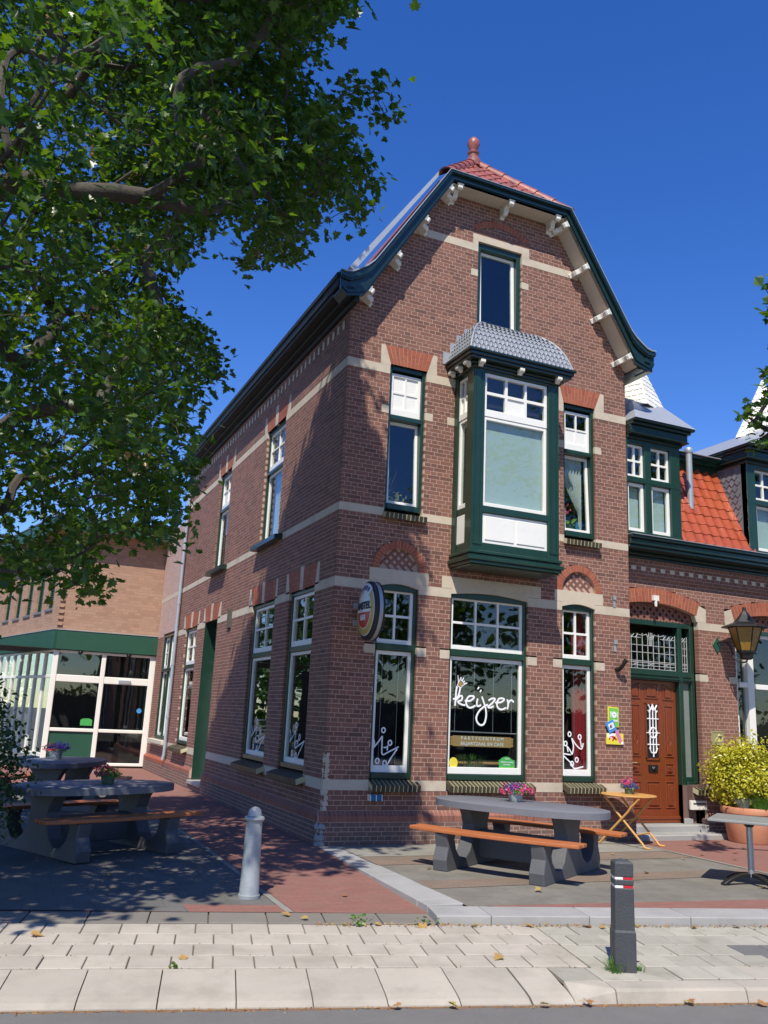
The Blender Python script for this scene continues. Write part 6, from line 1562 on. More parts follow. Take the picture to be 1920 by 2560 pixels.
WL_= [[(0.722, 1.441), (0.766, 1.334), (0.737, 1.255)], [(0.884, 1.426), (0.827, 1.346), (0.738, 1.245)], [(0.884, 1.426), (0.884, 1.308), (0.896, 1.176), (0.99, 1.213), (1.144, 1.286)], [(0.974, 1.301), (0.966, 1.232)], [(0.909, 1.27), (0.975, 1.276)], [(1.122, 1.256), (1.027, 1.125), (0.965, 1.027), (0.903, 1.045)]]
WLC= [(0.897, 1.506), (1.006, 1.336), (0.823, 1.087), (0.936, 1.06)]
WR= [[(4.111, 1.499), (4.144, 1.369), (4.116, 1.255), (4.096, 1.292), (4.036, 1.366)], [(4.111, 1.499), (4.199, 1.393), (4.294, 1.341), (4.33, 1.429)], [(4.268, 1.487), (4.295, 1.373)], [(4.022, 1.382), (4.042, 1.291)], [(3.914, 1.266), (4.089, 1.249)], [(3.914, 1.261), (4.102, 1.12), (4.155, 1.046), (4.326, 1.076)], [(4.169, 1.014), (4.236, 0.993), (4.325, 1.016)]]
WRC= [(4.071, 1.557), (4.262, 1.52), (3.995, 1.414), (4.115, 1.115), (4.204, 1.176)]
W9 = -.1035
def stroke(path, r, mb): 
    P = [F0(u, z, W9) for u, z in path]; mb.tube(smoothpath(P, 4) if len(P) > 2 else P, r, 6, flat=Vector((0, 1, 0)))
LE = thing('window_lettering', 'white handwritten name with little gold crown on the big shop window', 'lettering', (2.5, .1, 2))
mb = MB()
for s_ in KEIJZER: stroke(s_, .0155, mb)
for u, z in DOTS: mb.tube([F0(u-.008, z+.006, W9), F0(u+.008, z-.006, W9)], .022, 8, flat=Vector((0, 1, 0)))
mb.build('name', 'white_bar', LE)
mb = MB()
for s_ in CROWN: stroke(s_, .0065, mb)
for u, z in CRDOT: mb.tube([F0(u-.004, z, W9), F0(u+.004, z, W9)], .011, 8, flat=Vector((0, 1, 0)))
mb.build('crown_outline', 'white_bar', LE)
mb = MB(); mb.prism(F0, CRGOLD, W9-.003, W9+.001); mb.build('crown_fill', 'gold', LE)
def crown_decal(name_lab, strokes, circles, T, r=.0115, rc=.034):
    o = thing('window_decal', name_lab, 'decal', T(*strokes[0][0], 0), 0, 'crown drawings on the lower panes')
    mb = MB()
    for s_ in strokes: P = [T(u, z, -.1035) for u, z in s_]; mb.tube(smoothpath(P, 4) if len(P) > 2 else P, r, 6, flat=Vector(T(0, 0, 1))-Vector(T(0, 0, 0)))
    for u, z in circles: mb.tube([T(u+rc*.8*math.cos(2*PI*i/14), z+rc*math.sin(2*PI*i/14), -.1035) for i in range(15)], r, 6, flat=Vector(T(0, 0, 1))-Vector(T(0, 0, 0)))
    mb.build('drawing', 'white_bar', o)
crown_decal('white crown drawing low on the pane of the corner front window', WL_, WLC, F0); crown_decal('white crown drawing low on the pane left of the front door', WR, WRC, F0)
for k, (a, b) in enumerate(((.84, 2.06), (2.84, 4.25))):
    mp_ = lambda u, a=a, b=b: b-.15-(u-.70)/.55*(b-a-.3)
    crown_decal('white crown drawing on the %s side window of the driveway' % ('nearest' if k == 0 else 'second'), [[(mp_(u), z) for u, z in s_] for s_ in WL_], [(mp_(u), z) for u, z in WLC], S0, r=.013, rc=.04)
SB = thing('sign_board', 'brown board with white capital lettering across the shop window', 'sign', (2.5, .13, 1.4))
mb = MB(); mb.wbox(F0, 2.02, 3.02, 1.322, 1.472, -.135, -.122)
for a, b in ((1.985, 2.02), (3.02, 3.055)):
    for z0, z1 in ((1.335, 1.375), (1.38, 1.42), (1.425, 1.46)): mb.wbox(F0, a, b, z0, z1, -.134, -.123)
mb.build('board', 'signboard', SB)
text_obj('lettering', 'PARTYCENTRUM', .066, 'white_bar', lambda x, y, z: F0(2.52+x, 1.437+y, -.121+z), SB, spacing=1.62, bold=.0015)
text_obj('lettering', 'BILJARTZAAL EN CAFE', .066, 'white_bar', lambda x, y, z: F0(2.52+x, 1.36+y, -.121+z), SB, spacing=1.12, bold=.0015)
ST1 = thing('window_sticker', 'round yellow sticker in the lower left of the shop window', 'sticker', (2.025, .1, 1.09))
mb = MB(); mb.prism(F0, [(2.03+.07*math.cos(2*PI*i/24), 1.085+.08*math.sin(2*PI*i/24)) for i in range(24)], -.1045, -.102); mb.build('disc', 'yellow', ST1)
mb = MB(); mb.prism(F0, [(1.985, 1.03), (2.075, 1.03), (2.055, 1.012), (2.005, 1.012)], -.102, -.1); mb.build('print', 'signwhite', ST1)
ST2 = thing('window_sticker', 'green sticker with arched top and city skyline in the lower right of the shop window', 'sticker', (2.93, .1, 1.1))
mb = MB(); mb.prism(F0, [(2.80, 1.02), (3.07, 1.02), (3.075, 1.14), (3.03, 1.15), (2.98, 1.185), (2.92, 1.195), (2.86, 1.182), (2.82, 1.15), (2.795, 1.14)], -.1045, -.102); mb.build('disc', 'greenprint', ST2)
mb = MB()
for i in range(13): x = 2.808+.02*i; mb.prism(F0, [(x, 1.02), (x+.013, 1.02), (x+.013, 1.035+.02*((i*7) % 5)/4), (x, 1.035+.02*((i*7) % 5)/4)], -.102, -.1005)
mb.build('print', 'lime', ST2)
text_obj('lettering', 'Wij zijn', .026, 'signwhite', lambda x, y, z: F0(2.935+x, 1.162+y, -.1+z), ST2); text_obj('lettering', 'Winkelvereniging', .031, 'signwhite', lambda x, y, z: F0(2.935+x, 1.115+y, -.1+z), ST2); text_obj('lettering', 'Leusden', .034, 'signwhite', lambda x, y, z: F0(2.935+x, 1.08+y, -.1+z), ST2)
RS = thing('curtain_rod', 'thin steel rods of a net screen hanging behind the shop window', 'rod', (2.5, .2, 1.6))
mb = MB()
for u in (2.067, 2.385, 2.719, 3.044): mb.tube([F0(u, 1.53, -.165), F0(u, 2.55, -.165)], .005, 5)
mb.tube([F0(1.9, 1.527, -.165), F0(3.18, 1.525, -.165)], .011, 6); mb.build('rods', 'steel', RS)
mb = MB(); mb.tube([F0(4.0, 1.0, -.165), F0(4.0, 2.55, -.165)], .005, 5); mb.tube([F0(4.2, 1.0, -.165), F0(4.2, 2.55, -.165)], .005, 5); mb.tube([F0(3.9, 1.02, -.165), F0(4.45, 1.02, -.165)], .01, 6); mb.tube([F0(.86, 1.0, -.165), F0(.86, 2.55, -.165)], .005, 5); mb.tube([F0(1.12, 1.0, -.165), F0(1.12, 2.55, -.165)], .005, 5); mb.build('rods', 'steel', RS)
mb = MB(); mb.tube([F0(2.10, 1.085, -.30), F0(2.95, 1.085, -.30)], .045, 12)
BXW = tag(mb.build('window_planter', 'wood_yellow', smooth=True), 'wooden log planter lying behind the shop window glass', 'planter')
# ================================================================== VEGETATION
nr_ = np.random.default_rng(21)
def rot_from(nrm, spin):
    """(n,3) normals -> rotation matrices whose z is the normal, spun about it"""
    n = nrm/np.linalg.norm(nrm, axis=1, keepdims=True)
    ref = np.where(np.abs(n[:, 2:3]) < .95, np.array([[0, 0, 1.]]), np.array([[1., 0, 0]]))
    a = np.cross(ref, n); a /= np.linalg.norm(a, axis=1, keepdims=True); b = np.cross(n, a)
    c, s = np.cos(spin)[:, None], np.sin(spin)[:, None]
    x = a*c+b*s; y = -a*s+b*c
    return np.stack([x, y, n], axis=2)
# maple leaf: stalk at origin, tip along +y, two halves folded along the midrib
half = [(0, 0), (.12, -.05), (.30, -.10), (.26, .07), (.50, .16), (.36, .25), (.55, .48), (.30, .46), (.24, .54), (.22, .78), (.12, .74), (0, 1.05)]
def leaf_template(P, fold=.22, droop=.25):
    v = []
    for sg in (1, -1):
        for x, y in P: v.append((sg*x, y, fold*abs(x)-droop*y*y*.35))
    n = len(P); tris = []
    import mathutils.geometry as G
    t = G.tessellate_polygon([[Vector((x, y, 0)) for x, y in P]])
    f = [tuple(q) for q in t]+[tuple(i+n for i in q[::-1]) for q in t]
    return np.array(v), np.array(f, np.int32)
LT_V, LT_F = leaf_template(half)
oval = [(0, 0), (.22, .2), (.30, .5), (.2, .82), (0, 1.)]
OV_V, OV_F = leaf_template(oval, .3, .2)
def leaves_mesh(name, P, nrm, size, mat, parent, tmpl=(None, None), kind='stuff', spin=None):
    V0, F0_ = tmpl; n = len(P)
    Rm = rot_from(nrm, nr_.uniform(0, 2*PI, n) if spin is None else spin)
    V = np.einsum('nij,kj->nki', Rm, V0)*size[:, None, None]+P[:, None, :]
    F = F0_[None]+(np.arange(n)*len(V0))[:, None, None]
    return arrays_obj(name, V.reshape(-1, 3), F.reshape(-1, 3), mat, parent, kind)
def skeleton(base_nodes, pts, base_par, k_up=.0):
    """greedy nearest-parent tree; returns nodes, parents"""
    nodes = [np.array(b, float) for b in base_nodes]; par = list(base_par)
    nb = len(nodes); pts = np.array(pts); todo = np.ones(len(pts), bool)
    path = np.array([0.]*nb+[0.]*len(pts)); ND = np.zeros((nb+len(pts), 3)); ND[:nb] = nodes
    for i in range(1, nb): path[i] = path[par[i]]+np.linalg.norm(ND[i]-ND[par[i]])
    best = np.full(len(pts), 1e9); bi = np.zeros(len(pts), int)
    for i in range(nb):
        if i < 1: continue
        d = np.linalg.norm(pts-ND[i], axis=1)*1.0+.22*path[i]; u = d < best; best[u] = d[u]; bi[u] = i
    cnt = nb
    for _ in range(len(pts)):
        j = int(np.argmin(np.where(todo, best, 1e9))); todo[j] = False
        ND[cnt] = pts[j]; par.append(int(bi[j])); path[cnt] = path[bi[j]]+np.linalg.norm(pts[j]-ND[bi[j]])
        d = np.linalg.norm(pts-ND[cnt], axis=1)+.22*path[cnt]; u = (d < best) & todo; best[u] = d[u]; bi[u] = cnt
        cnt += 1
    return ND[:cnt], np.array(par)
def tree_wood(ND, par, thing_, rmax, nbase, rmin=.006, expo=.5, mat='bark'):
    n = len(ND); w = np.ones(n)
    for i in range(n-1, 0, -1): w[par[i]] += w[i]
    k = rmax/(w[0]**expo); r = np.maximum(rmin, k*w**expo)
    ch = [[] for _ in range(n)]
    for i in range(1, n): ch[par[i]].append(i)
    trunk = MB(); limbs = MB()
    rg = random.Random(2)
    def walk(start, frm):
        path = [frm, start]; c = start
        while ch[c]:
            nx = max(ch[c], key=lambda q: w[q]); path.append(nx)
            for o in ch[c]:
                if o != nx: stack.append((o, c))
            c = nx
        return path
    stack = [(ch[0][0], 0)]
    for o in ch[0][1:]: stack.append((o, 0))
    first = True
    while stack:
        s, f = stack.pop(); p = walk(s, f)
        pts = [Vector(ND[q]) for q in p]
        sub = smoothpath(pts, 3) if len(pts) > 2 else [pts[0], (pts[0]+pts[1])/2, pts[1]]
        for q in range(1, len(sub)-1): sub[q] = sub[q]+Vector((rg.uniform(-1, 1), rg.uniform(-1, 1), rg.uniform(-1, 1)))*.018
        rs = [r[q] for q in p]; rs[0] = min(rs[0], rs[1]*1.15); rr = []
        m_ = len(sub)
        for q in range(m_):
            t = q/(m_-1)*(len(p)-1); i = min(int(t), len(p)-2); rr.append(rs[i]+(rs[i+1]-rs[i])*(t-i))
        big = rs[1] > .05
        (trunk if first else limbs).tube(sub, rr, 10 if big else (6 if rs[1] > .015 else 4)); first = False
    trunk.build('trunk', mat, thing_, smooth=True, fix=False); limbs.build('branch', mat, thing_, smooth=True, fix=False)
def unpack(s): return np.array([[float(q)/100 for q in t.split(',')] for t in s.split(';')])
